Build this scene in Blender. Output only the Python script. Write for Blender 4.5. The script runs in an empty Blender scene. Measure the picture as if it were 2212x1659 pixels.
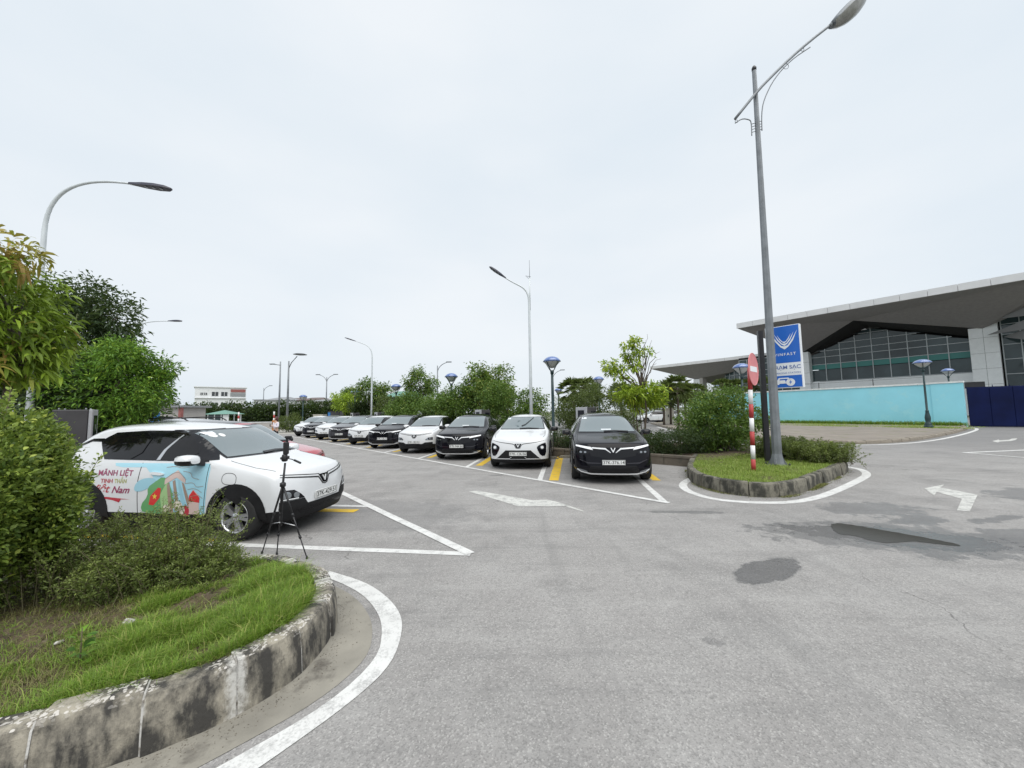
import bpy, bmesh, math, random
import numpy as np
from mathutils import Vector, Matrix
from mathutils.bvhtree import BVHTree

random.seed(7); RNG = np.random.default_rng(11)
R = math.radians
sc = bpy.context.scene
col = sc.collection

# ---------------------------------------------------------------- camera
CAM_H, PITCH, ROLL = 1.72, math.atan(60.5/800.0), R(0.9)
cd = bpy.data.cameras.new('camera'); cam = bpy.data.objects.new('camera', cd); col.objects.link(cam)
cd.sensor_width = 36; cd.lens = 36*800/2212.0; cd.clip_start = 0.05; cd.clip_end = 3000
F = Vector((0, math.cos(PITCH), math.sin(PITCH))); U0 = Vector((0, -math.sin(PITCH), math.cos(PITCH))); R0 = Vector((1, 0, 0))
UP = U0*math.cos(ROLL) + R0*math.sin(ROLL); RT = R0*math.cos(ROLL) - U0*math.sin(ROLL)
cam.matrix_world = Matrix(((RT.x, UP.x, -F.x, 0), (RT.y, UP.y, -F.y, 0), (RT.z, UP.z, -F.z, CAM_H), (0, 0, 0, 1)))
sc.camera = cam

# ---------------------------------------------------------------- world, sun, exposure
SUN_EL, SUN_AZ = R(64), R(160)
w = bpy.data.worlds.new('World'); sc.world = w; w.use_nodes = True
nt = w.node_tree; nt.nodes.clear()
out = nt.nodes.new('ShaderNodeOutputWorld'); bg = nt.nodes.new('ShaderNodeBackground')
sky = nt.nodes.new('ShaderNodeTexSky'); sky.sky_type = 'NISHITA'; sky.sun_disc = False
sky.sun_elevation = SUN_EL; sky.sun_rotation = SUN_AZ; sky.air_density = 1.0; sky.dust_density = 4.0
tcw = nt.nodes.new('ShaderNodeTexCoord'); mp = nt.nodes.new('ShaderNodeMapping'); mp.inputs['Scale'].default_value = (1, 1, 2.6)
nz = nt.nodes.new('ShaderNodeTexNoise'); nz.inputs['Scale'].default_value = 1.7; nz.inputs['Detail'].default_value = 5; nz.inputs['Roughness'].default_value = 0.45
rmp = nt.nodes.new('ShaderNodeValToRGB')
rmp.color_ramp.elements[0].position = 0.30; rmp.color_ramp.elements[0].color = (7.20, 7.95, 8.60, 1)
rmp.color_ramp.elements[1].position = 0.70; rmp.color_ramp.elements[1].color = (8.35, 8.76, 9.12, 1)
mx = nt.nodes.new('ShaderNodeMix'); mx.data_type = 'RGBA'; mx.inputs[0].default_value = 0.92
L = nt.links.new
L(tcw.outputs['Generated'], mp.inputs[0]); L(mp.outputs[0], nz.inputs[0]); L(nz.outputs[0], rmp.inputs[0])
L(sky.outputs[0], mx.inputs[6]); L(rmp.outputs[0], mx.inputs[7]); L(mx.outputs[2], bg.inputs[0]); bg.inputs[1].default_value = 0.062
L(bg.outputs[0], out.inputs[0])
sl = bpy.data.lights.new('sun', 'SUN'); sl.energy = 1.5; sl.angle = R(70); sl.color = (1.0, 0.97, 0.92)
so = bpy.data.objects.new('sun', sl); col.objects.link(so)
so.rotation_euler = Vector((math.sin(SUN_AZ)*math.cos(SUN_EL), math.cos(SUN_AZ)*math.cos(SUN_EL), math.sin(SUN_EL))).to_track_quat('Z', 'Y').to_euler()
sc.view_settings.view_transform = 'Standard'; sc.view_settings.look = 'None'; sc.view_settings.gamma = 1; sc.view_settings.exposure = 0.84
sc.view_settings.use_curve_mapping = False
sc.render.engine = 'CYCLES'; sc.cycles.use_denoising = True; sc.cycles.max_bounces = 6; sc.cycles.transparent_max_bounces = 6

# ---------------------------------------------------------------- where a photograph pixel (2212 wide) meets a plane of the place
def ray(u, v):
    a = (u-1106)/800.; b = -(v-829.5)/800.
    x = a*math.cos(ROLL)+b*math.sin(ROLL); z = -a*math.sin(ROLL)+b*math.cos(ROLL)
    return x, math.cos(PITCH)-z*math.sin(PITCH), math.sin(PITCH)+z*math.cos(PITCH)
def G(u, v, z=0):
    a, b, c = ray(u, v); t = (z-CAM_H)/c
    return (a*t, b*t)
def at(u, v, Y):
    a, b, c = ray(u, v); t = Y/b
    return Vector((a*t, Y, CAM_H+c*t))

# ---------------------------------------------------------------- materials
M = {}
def nodes(name):
    m = bpy.data.materials.new(name); m.use_nodes = True
    n = m.node_tree; n.nodes.clear()
    o = n.nodes.new('ShaderNodeOutputMaterial'); b = n.nodes.new('ShaderNodeBsdfPrincipled'); n.links.new(b.outputs[0], o.inputs[0])
    return m, n, b, o
def N(n, t, **kw):
    x = n.nodes.new(t)
    for k, v in kw.items():
        if k.startswith('i_'): x.inputs[int(k[2:]) if k[2:].isdigit() else k[2:]].default_value = v
        else: setattr(x, k, v)
    return x
def mixc(n, f, a, b, blend='MIX'):
    x = n.nodes.new('ShaderNodeMix'); x.data_type = 'RGBA'; x.blend_type = blend
    for s, v in ((x.inputs[0], f), (x.inputs[6], a), (x.inputs[7], b)):
        if hasattr(v, 'is_linked'): n.links.new(v, s)
        elif isinstance(v, (int, float)): s.default_value = v
        else: s.default_value = (*v[:3], 1)
    return x.outputs[2]
def math_(n, op, a, b=None, c=None, clamp=False):
    x = n.nodes.new('ShaderNodeMath'); x.operation = op; x.use_clamp = clamp
    for i, v in enumerate((a, b, c)):
        if v is None: continue
        if hasattr(v, 'is_linked'): n.links.new(v, x.inputs[i])
        else: x.inputs[i].default_value = v
    return x.outputs[0]
def ramp(n, v, p0, p1, c0=(0, 0, 0), c1=(1, 1, 1)):
    x = n.nodes.new('ShaderNodeValToRGB'); e = x.color_ramp.elements
    if p0 > p1: p0, p1, c0, c1 = p1, p0, c1, c0
    e[0].position = p0; e[1].position = p1; e[0].color = (*c0, 1); e[1].color = (*c1, 1)
    n.links.new(v, x.inputs[0]); return x.outputs[0]
def noise(n, vec, scale, detail=4, rough=0.55, dim='3D'):
    x = n.nodes.new('ShaderNodeTexNoise'); x.inputs['Scale'].default_value = scale; x.inputs['Detail'].default_value = detail; x.inputs['Roughness'].default_value = rough
    if vec is not None: n.links.new(vec, x.inputs['Vector'])
    return x.outputs[0]
def coords(n, world=False):
    if world: return N(n, 'ShaderNodeNewGeometry').outputs['Position']
    return N(n, 'ShaderNodeTexCoord').outputs['Object']
def mat(name, c, rough=0.5, metal=0.0, spec=0.5, var=0.0, vscale=4.0, bump=0.0, bscale=60, coat=0.0, dirt=None, world=False, ior=None):
    m, n, b, o = nodes(name)
    b.inputs['Base Color'].default_value = (*c, 1); b.inputs['Roughness'].default_value = rough; b.inputs['Metallic'].default_value = metal
    b.inputs['Specular IOR Level'].default_value = spec
    if ior: b.inputs['IOR'].default_value = ior
    if coat: b.inputs['Coat Weight'].default_value = coat; b.inputs['Coat Roughness'].default_value = 0.03
    if var or bump or dirt:
        v = coords(n, world)
    if var or dirt:
        f = noise(n, v, vscale, 6)
        cc = mixc(n, ramp(n, f, 0.3, 0.7), tuple(x*(1-var) for x in c), tuple(min(1, x*(1+var)) for x in c))
        if dirt:
            g = noise(n, v, dirt[1], 8, 0.65)
            cc = mixc(n, ramp(n, g, dirt[2], dirt[2]+0.14), cc, dirt[0])
        n.links.new(cc, b.inputs['Base Color'])
        n.links.new(math_(n, 'ADD', rough-0.06, math_(n, 'MULTIPLY', f, 0.12)), b.inputs['Roughness'])
    if bump:
        bm_ = N(n, 'ShaderNodeBump'); bm_.inputs['Strength'].default_value = bump; bm_.inputs['Distance'].default_value = 0.01
        n.links.new(noise(n, v, bscale, 5), bm_.inputs['Height']); n.links.new(bm_.outputs[0], b.inputs['Normal'])
    M[name] = m; return m
def leafmat(name, dark, light, young, trans=0.28, rough=0.45):
    """per-leaf tint attribute: 0..1 leaf colour, >1 a young or old leaf"""
    dark, light, young = (tuple(min(.8, q*1.5) for q in c_) for c_ in (dark, light, young))
    m, n, b, o = nodes(name)
    a = N(n, 'ShaderNodeAttribute', attribute_name='tint').outputs['Fac']
    c = mixc(n, ramp(n, a, 0.05, 0.95), dark, light)
    c = mixc(n, math_(n, 'SUBTRACT', a, 1.0, clamp=True), c, young)
    n.links.new(c, b.inputs['Base Color']); b.inputs['Roughness'].default_value = rough; b.inputs['Specular IOR Level'].default_value = 0.35
    t = N(n, 'ShaderNodeBsdfTranslucent'); n.links.new(mixc(n, 0.35, c, (0.25, 0.35, 0.05)), t.inputs[0])
    ms = N(n, 'ShaderNodeMixShader'); ms.inputs[0].default_value = trans
    n.links.new(b.outputs[0], ms.inputs[1]); n.links.new(t.outputs[0], ms.inputs[2]); n.links.new(ms.outputs[0], o.inputs[0])
    M[name] = m; return m

mat('white_paint', (0.80, 0.81, 0.82), 0.3, coat=0.7, spec=0.5)
mat('car_white', (0.67, 0.685, 0.70), 0.32, coat=1.0)
mat('car_black', (0.005, 0.005, 0.008), 0.14, spec=0.08, coat=0.32)
mat('car_graphite', (0.022, 0.021, 0.027), 0.2, spec=0.2, coat=0.6)
mat('car_red', (0.42, 0.04, 0.06), 0.25, coat=1.0)
mat('car_silver', (0.38, 0.40, 0.42), 0.3, metal=0.4, coat=1.0)
mat('cladding', (0.011, 0.011, 0.012), 0.6, spec=0.25, var=0.25, vscale=9)
mat('gloss_black', (0.005, 0.005, 0.007), 0.12, spec=0.25, coat=0.25)
mat('seam', (0.02, 0.02, 0.02), 0.8)
mat('tyre', (0.016, 0.016, 0.016), 0.8, var=0.3, vscale=20)
mat('alloy', (0.62, 0.63, 0.65), 0.28, metal=0.9)
mat('alloy_dark', (0.05, 0.05, 0.055), 0.35, metal=0.6)
mat('chrome', (0.78, 0.79, 0.80), 0.12, metal=1.0)
mat('chrome_bright', (0.80, 0.81, 0.82), 0.3, metal=0.35)
mat('lamp_white', (0.85, 0.87, 0.88), 0.12, spec=0.8)
mat('lens', (0.30, 0.32, 0.34), 0.08, metal=0.7)
mat('glass_dark', (0.012, 0.016, 0.018), 0.03, spec=1.0, ior=1.75, coat=0.5)
mat('glass_side', (0.004, 0.004, 0.005), 0.05, spec=0.4)
mat('windshield', (0.115, 0.150, 0.160), 0.03, spec=1.0, ior=1.8, coat=0.6)
mat('plate_white', (0.72, 0.73, 0.72), 0.4)
mat('ink_black', (0.02, 0.02, 0.02), 0.5)
mat('galvanised', (0.20, 0.215, 0.23), 0.45, metal=0.35, var=0.22, vscale=3, dirt=((0.20, 0.21, 0.21), 7, 0.6))
mat('pole_light', (0.62, 0.66, 0.68), 0.4, metal=0.1, var=0.10, vscale=2)
mat('black_metal', (0.018, 0.018, 0.022), 0.4, var=0.2)
mat('lamp_black', (0.015, 0.015, 0.035), 0.35)
mat('lamp_glass', (0.26, 0.26, 0.245), 0.18, var=0.25, vscale=9, dirt=((0.22, 0.2, 0.17), 5, 0.58))
mat('blue_shade', (0.06, 0.13, 0.36), 0.12, spec=0.8, coat=1.0)
mat('blue_shade_inner', (0.5, 0.52, 0.52), 0.3)
mat('green_iron', (0.018, 0.045, 0.05), 0.4, var=0.2)
mat('plastic_black', (0.014, 0.014, 0.016), 0.4)
mat('bark', (0.10, 0.08, 0.06), 0.85, var=0.3, vscale=9, bump=0.4, bscale=25)
mat('soil', (0.085, 0.062, 0.04), 0.95, var=0.45, vscale=11, bump=0.6, bscale=50, dirt=((0.16, 0.13, 0.09), 14, 0.56), world=True)
mat('charger_grey', (0.42, 0.43, 0.45), 0.4, var=0.06)
mat('charger_dark', (0.062, 0.06, 0.064), 0.5, var=0.12)
mat('screen_black', (0.008, 0.009, 0.016), 0.15)
mat('sticker_yellow', (0.72, 0.56, 0.05), 0.5)
mat('sign_blue', (0.012, 0.13, 0.55), 0.35, var=0.04, vscale=2)
mat('sign_white', (0.80, 0.83, 0.86), 0.4)
mat('sign_text', (0.10, 0.17, 0.42), 0.5)
mat('sign_red', (0.64, 0.21, 0.215), 0.45, var=0.1, vscale=7, dirt=((0.70, 0.30, 0.28), 6, 0.55))
mat('stripe_red', (0.42, 0.045, 0.045), 0.55, var=0.15, vscale=12, dirt=((0.5, 0.16, 0.13), 16, 0.6))
mat('stripe_white', (0.78, 0.78, 0.78), 0.5, var=0.05, dirt=((0.55, 0.52, 0.5), 18, 0.66))
mat('wall_turquoise', (0.31, 0.72, 0.84), 0.75, var=0.05, vscale=0.7, dirt=((0.36, 0.74, 0.83), 1.2, 0.55), world=True)
mat('wall_coping', (0.72, 0.74, 0.74), 0.8, var=0.15, vscale=3, dirt=((0.32, 0.3, 0.28), 5, 0.6), world=True)
mat('gate_navy', (0.004, 0.009, 0.052), 0.6, spec=0.15, var=0.3, vscale=0.8)
mat('panel_white', (0.82, 0.84, 0.85), 0.35, var=0.04, vscale=2)
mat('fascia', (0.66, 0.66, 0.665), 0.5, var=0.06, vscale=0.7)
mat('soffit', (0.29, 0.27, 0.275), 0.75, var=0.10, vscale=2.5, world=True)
mat('fin_lit', (0.26, 0.26, 0.265), 0.7, var=0.08)  # soffit grey for the fins, with light from the sky put into the colour
mat('shade_black', (0.018, 0.017, 0.018), 0.8)  # near black puts the shade of eave recess and interior into the colour
mat('pane', (0.042, 0.064, 0.070), 0.05, spec=0.45, var=0.45, vscale=0.25, world=True)
mat('pane_teal', (0.05, 0.22, 0.20), 0.15, spec=0.3)
mat('mullion', (0.42, 0.45, 0.46), 0.4, metal=0.3)
mat('render_white', (0.74, 0.75, 0.76), 0.8, var=0.05, vscale=0.5, dirt=((0.6, 0.6, 0.6), 0.9, 0.6))
mat('render_grey', (0.42, 0.40, 0.38), 0.85, var=0.1, vscale=0.8)
mat('window_dark', (0.05, 0.055, 0.06), 0.15)
mat('roof_red', (0.28, 0.10, 0.09), 0.7, var=0.15)
mat('roof_brown', (0.13, 0.10, 0.095), 0.8, var=0.2, vscale=1)
mat('roof_grey', (0.25, 0.26, 0.27), 0.7, var=0.1)
mat('roof_green', (0.13, 0.27, 0.22), 0.6, var=0.1)
mat('cabinet_beige', (0.55, 0.53, 0.46), 0.5, var=0.05)
mat('cabinet_blue', (0.04, 0.20, 0.50), 0.5)
mat('orange', (0.45, 0.17, 0.04), 0.5)
mat('skin', (0.55, 0.36, 0.27), 0.55)
mat('hair', (0.012, 0.009, 0.008), 0.5)
mat('hair_red', (0.06, 0.022, 0.018), 0.5)
mat('shirt', (0.72, 0.68, 0.74), 0.8)
mat('trousers', (0.012, 0.012, 0.016), 0.8)
mat('mortar', (0.50, 0.49, 0.465), 0.9, var=0.25, vscale=9, bump=0.5, bscale=40, dirt=((0.16, 0.14, 0.115), 15, 0.47), world=True)
mat('verge_paving', (0.215, 0.188, 0.16), 0.9, var=0.2, vscale=0.8, bump=0.3, bscale=25, dirt=((0.13, 0.14, 0.06), 1.1, 0.56), world=True)
mat('planter_wall', (0.14, 0.12, 0.095), 0.9, var=0.3, vscale=2, bump=0.4, bscale=30, dirt=((0.08, 0.075, 0.06), 4, 0.52), world=True)
mat('stem', (0.11, 0.10, 0.05), 0.8)
mat('decal_sky', (0.36, 0.66, 0.78), 0.3, coat=0.6)
mat('decal_blue', (0.30, 0.55, 0.66), 0.3, coat=0.6)
mat('decal_green', (0.12, 0.34, 0.13), 0.3, coat=0.6)
mat('decal_green_light', (0.33, 0.52, 0.24), 0.3, coat=0.6)
mat('decal_pink', (0.62, 0.48, 0.44), 0.3, coat=0.6)
mat('decal_tan', (0.33, 0.24, 0.19), 0.3, coat=0.6)
mat('decal_cream', (0.74, 0.68, 0.58), 0.3, coat=0.6)
mat('decal_red', (0.45, 0.03, 0.05), 0.3, coat=0.6)
mat('decal_flag', (0.62, 0.03, 0.03), 0.3, coat=0.6)
mat('decal_maroon', (0.28, 0.02, 0.09), 0.3, coat=0.6)
mat('decal_gold', (0.75, 0.58, 0.08), 0.3, coat=0.6)
mat('decal_khaki', (0.40, 0.40, 0.12), 0.3, coat=0.6)
leafmat('leaf_near', (0.034, 0.064, 0.013), (0.175, 0.235, 0.042), (0.36, 0.40, 0.08))
leafmat('leaf_feather', (0.042, 0.062, 0.018), (0.140, 0.175, 0.045), (0.20, 0.24, 0.06))
leafmat('leaf_mango', (0.065, 0.105, 0.012), (0.185, 0.27, 0.025), (0.26, 0.16, 0.05))
leafmat('leaf_dark', (0.012, 0.026, 0.012), (0.045, 0.072, 0.030), (0.10, 0.12, 0.05))
leafmat('leaf_bright', (0.035, 0.085, 0.012), (0.13, 0.25, 0.03), (0.26, 0.36, 0.05))
leafmat('leaf_mid', (0.034, 0.074, 0.016), (0.120, 0.190, 0.038), (0.22, 0.24, 0.06))
leafmat('leaf_olive', (0.032, 0.050, 0.014), (0.095, 0.125, 0.035), (0.15, 0.17, 0.06))
leafmat('leaf_lime', (0.13, 0.20, 0.02), (0.30, 0.40, 0.04), (0.48, 0.48, 0.06))
leafmat('leaf_hedge', (0.012, 0.026, 0.010), (0.035, 0.058, 0.018), (0.07, 0.09, 0.03))
leafmat('grass', (0.070, 0.120, 0.016), (0.175, 0.280, 0.036), (0.30, 0.28, 0.10), 0.35)
leafmat('grass_light', (0.11, 0.155, 0.03), (0.24, 0.335, 0.06), (0.36, 0.36, 0.14), 0.4)
leafmat('dry_blade', (0.10, 0.095, 0.035), (0.19, 0.175, 0.075), (0.10, 0.14, 0.03), 0.25)

# ---------------------------------------------------------------- mesh helpers
def obj(name, data, parent=None, loc=None):
    o = bpy.data.objects.new(name, data); col.objects.link(o)
    if parent is not None: o.parent = parent
    if loc is not None: o.location = loc
    return o
def tag(o, label, cat, group=None, kind=None):
    o['label'] = label; o['category'] = cat
    if group: o['group'] = group
    if kind: o['kind'] = kind
    return o
def thing(name, label, cat, loc=(0, 0, 0), rz=0, group=None):
    o = obj(name, None, None, loc); o.rotation_euler = (0, 0, rz); o.empty_display_size = 0.2
    return tag(o, label, cat, group)
def struct(o, kind='structure'):
    o['kind'] = kind; return o
def copy_tree(o, parent=None):
    c = o.copy(); col.objects.link(c); c.parent = parent
    for ch in list(o.children): copy_tree(ch, c)
    return c
class MB:
    def __init__(s): s.v = []; s.f = []; s.m = []; s.mats = []; s.sm = []
    def mi(s, m):
        if m not in s.mats: s.mats.append(m)
        return s.mats.index(m)
    def add(s, vs, fs, m, smooth=False):
        k = len(s.v); i = s.mi(m); s.v += [tuple(p) for p in vs]
        for f in fs: s.f.append(tuple(k+q for q in f)); s.m.append(i); s.sm.append(smooth)
    def box(s, c, d, m, rz=0, bev=0.0):
        x, y, z = (q/2 for q in d); cs, sn = math.cos(rz), math.sin(rz)
        def T(p): return (c[0]+p[0]*cs-p[1]*sn, c[1]+p[0]*sn+p[1]*cs, c[2]+p[2])
        if not bev:
            vs = [T((a*x, b*y, e*z)) for e in (-1, 1) for a, b in ((-1, -1), (1, -1), (1, 1), (-1, 1))]
            s.add(vs, [(3, 2, 1, 0), (4, 5, 6, 7), (0, 1, 5, 4), (1, 2, 6, 5), (2, 3, 7, 6), (3, 0, 4, 7)], m)
        else:
            b_ = min(bev, x*.9, y*.9, z*.9); vs = []
            for zz, k in ((-z, b_), (-z+b_, 0), (z-b_, 0), (z, b_)):
                X, Y = x-k, y-k; e = b_ if k == 0 else b_*.4
                for px, py in ((-X+e, -Y), (X-e, -Y), (X, -Y+e), (X, Y-e), (X-e, Y), (-X+e, Y), (-X, Y-e), (-X, -Y+e)): vs.append(T((px, py, zz)))
            fs = [tuple(range(7, -1, -1)), tuple(range(24, 32))]
            for r_ in range(3):
                for i in range(8): fs.append((r_*8+i, r_*8+(i+1) % 8, r_*8+8+(i+1) % 8, r_*8+8+i))
            s.add(vs, fs, m)
        return s
    def tube(s, pts, rad, m, n=10, cap=True, smooth=True):
        pts = [Vector(p) for p in pts]; K = len(pts)
        rad = [rad]*K if isinstance(rad, (int, float)) else rad
        vs = []; ref = Vector((0.31, 0.17, 0.93))
        for i, p in enumerate(pts):
            t = (pts[min(i+1, K-1)]-pts[max(i-1, 0)]).normalized()
            a = t.cross(ref)
            if a.length < 1e-3: a = t.cross(Vector((1, 0, 0)))
            a.normalize(); b = t.cross(a); ref = -b if False else ref
            for k in range(n):
                an = 2*math.pi*k/n; vs.append(p+(a*math.cos(an)+b*math.sin(an))*rad[i])
        fs = [(i*n+k, i*n+(k+1) % n, (i+1)*n+(k+1) % n, (i+1)*n+k) for i in range(K-1) for k in range(n)]
        if cap: fs += [tuple(range(n-1, -1, -1)), tuple((K-1)*n+k for k in range(n))]
        s.add(vs, fs, m, smooth); return s
    def lathe(s, prof, m, n=20, c=(0, 0, 0), axis='z', smooth=True, cap=True):
        vs = []
        for r_, h in prof:
            for k in range(n):
                a = 2*math.pi*k/n; p = (r_*math.cos(a), r_*math.sin(a), h)
                if axis == 'y': p = (p[0], h, p[1])
                if axis == 'x': p = (h, p[0], p[1])
                vs.append((p[0]+c[0], p[1]+c[1], p[2]+c[2]))
        K = len(prof)
        fs = [(i*n+k, i*n+(k+1) % n, (i+1)*n+(k+1) % n, (i+1)*n+k) for i in range(K-1) for k in range(n)]
        if cap and prof[0][0] > 1e-4: fs.append(tuple(range(n-1, -1, -1)))
        if cap and prof[-1][0] > 1e-4: fs.append(tuple((K-1)*n+k for k in range(n)))
        s.add(vs, fs, m, smooth); return s
    def prism(s, poly, z0, z1, m, T=None):
        """poly in (x, y), extruded along z; T maps the points"""
        n = len(poly); vs = [(x, y, z0) for x, y in poly]+[(x, y, z1) for x, y in poly]
        if T: vs = [T(*p) for p in vs]
        s.add(vs, [tuple(range(n-1, -1, -1)), tuple(range(n, 2*n))]+[(i, (i+1) % n, n+(i+1) % n, n+i) for i in range(n)], m); return s
    def build(s, name, parent=None, loc=None, fix=True):
        me = bpy.data.meshes.new(name); me.from_pydata(s.v, [], s.f)
        for m in s.mats: me.materials.append(M[m])
        me.polygons.foreach_set('material_index', s.m); me.polygons.foreach_set('use_smooth', s.sm)
        if fix:
            b = bmesh.new(); b.from_mesh(me); bmesh.ops.recalc_face_normals(b, faces=b.faces); b.to_mesh(me); b.free()
        me.update(); return obj(name, me, parent, loc)
def fast_mesh(name, V, tri, mats, tint=None, smooth=False):
    """V (n,3), tri (k,3) arrays"""
    me = bpy.data.meshes.new(name); me.vertices.add(len(V)); me.vertices.foreach_set('co', np.ascontiguousarray(V, dtype=np.float32).ravel())
    k = len(tri); me.loops.add(3*k); me.loops.foreach_set('vertex_index', np.ascontiguousarray(tri, dtype=np.int32).ravel())
    me.polygons.add(k); me.polygons.foreach_set('loop_start', np.arange(0, 3*k, 3, dtype=np.int32))
    if smooth: me.polygons.foreach_set('use_smooth', np.ones(k, dtype=bool))
    me.update(calc_edges=True)
    for m in mats: me.materials.append(M[m])
    if tint is not None:
        a = me.attributes.new('tint', 'FLOAT', 'POINT'); a.data.foreach_set('value', tint.astype(np.float32))
    me.validate(); return me
def resample(path, step, closed=False):
    P = [Vector(p) for p in path]
    if closed: P.append(P[0])
    o = [P[0].copy()]; d = 0
    for a, b in zip(P, P[1:]):
        l = (b-a).length
        while d+l >= step:
            t = (step-d); a = a+(b-a).normalized()*t; o.append(a.copy()); l -= t; d = 0
        d += l
    if (o[-1]-P[-1]).length > step*.3: o.append(P[-1].copy())
    return o
def smooth_path(P, it=2):
    P = [Vector(p) for p in P]
    for _ in range(it):
        Q = [P[0]]
        for a, b in zip(P, P[1:]): Q += [a*.75+b*.25, a*.25+b*.75]
        P = Q+[P[-1]]
    return P
def chaikin(P, it=2):
    P = [Vector(p) for p in P]
    for _ in range(it):
        Q = []
        for i in range(len(P)):
            a, b = P[i], P[(i+1) % len(P)]; Q += [a*.75+b*.25, a*.25+b*.75]
        P = Q
    return P
def strip(path, wd, z, m, name, parent, shift=0.0, jag=0.0):
    P = [Vector((p[0], p[1])) for p in path]; vs = []
    for i, p in enumerate(P):
        t = (P[min(i+1, len(P)-1)]-P[max(i-1, 0)]).normalized(); nrm = Vector((-t.y, t.x))
        for s_ in (-.5, .5):
            q = p+nrm*(shift+s_*wd+random.uniform(-jag, jag)); vs.append((q.x, q.y, z))
    b = MB(); b.add(vs, [(2*i, 2*i+2, 2*i+3, 2*i+1) for i in range(len(P)-1)], m)
    o = b.build(name, parent, fix=False); me = o.data
    if me.polygons[0].normal.z < 0: me.flip_normals()
    return o
def flat(poly, z, m, name, parent=None):
    b = bmesh.new(); f = b.faces.new([b.verts.new((p[0], p[1], z)) for p in poly])
    if f.normal.z < 0 or f.calc_area() < 0: f.normal_flip()
    f.normal_update()
    if f.normal.z < 0: f.normal_flip()
    bmesh.ops.triangulate(b, faces=b.faces[:]); me = bpy.data.meshes.new(name); b.to_mesh(me); b.free(); me.materials.append(M[m]); return obj(name, me, parent)
def text_mesh(s, size, shear=0.0, bold=0.0, align='CENTER', spacing=1.0):
    c = bpy.data.curves.new('t', 'FONT'); c.body = s; c.size = size; c.align_x = align; c.align_y = 'CENTER'; c.shear = shear; c.offset = bold; c.space_character = spacing
    o = bpy.data.objects.new('t', c); col.objects.link(o)
    me = bpy.data.meshes.new_from_object(o.evaluated_get(bpy.context.evaluated_depsgraph_get()))
    V = [v.co.copy() for v in me.vertices]; Fs = [tuple(p.vertices) for p in me.polygons]
    bpy.data.objects.remove(o); bpy.data.curves.remove(c); bpy.data.meshes.remove(me)
    return V, Fs
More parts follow.
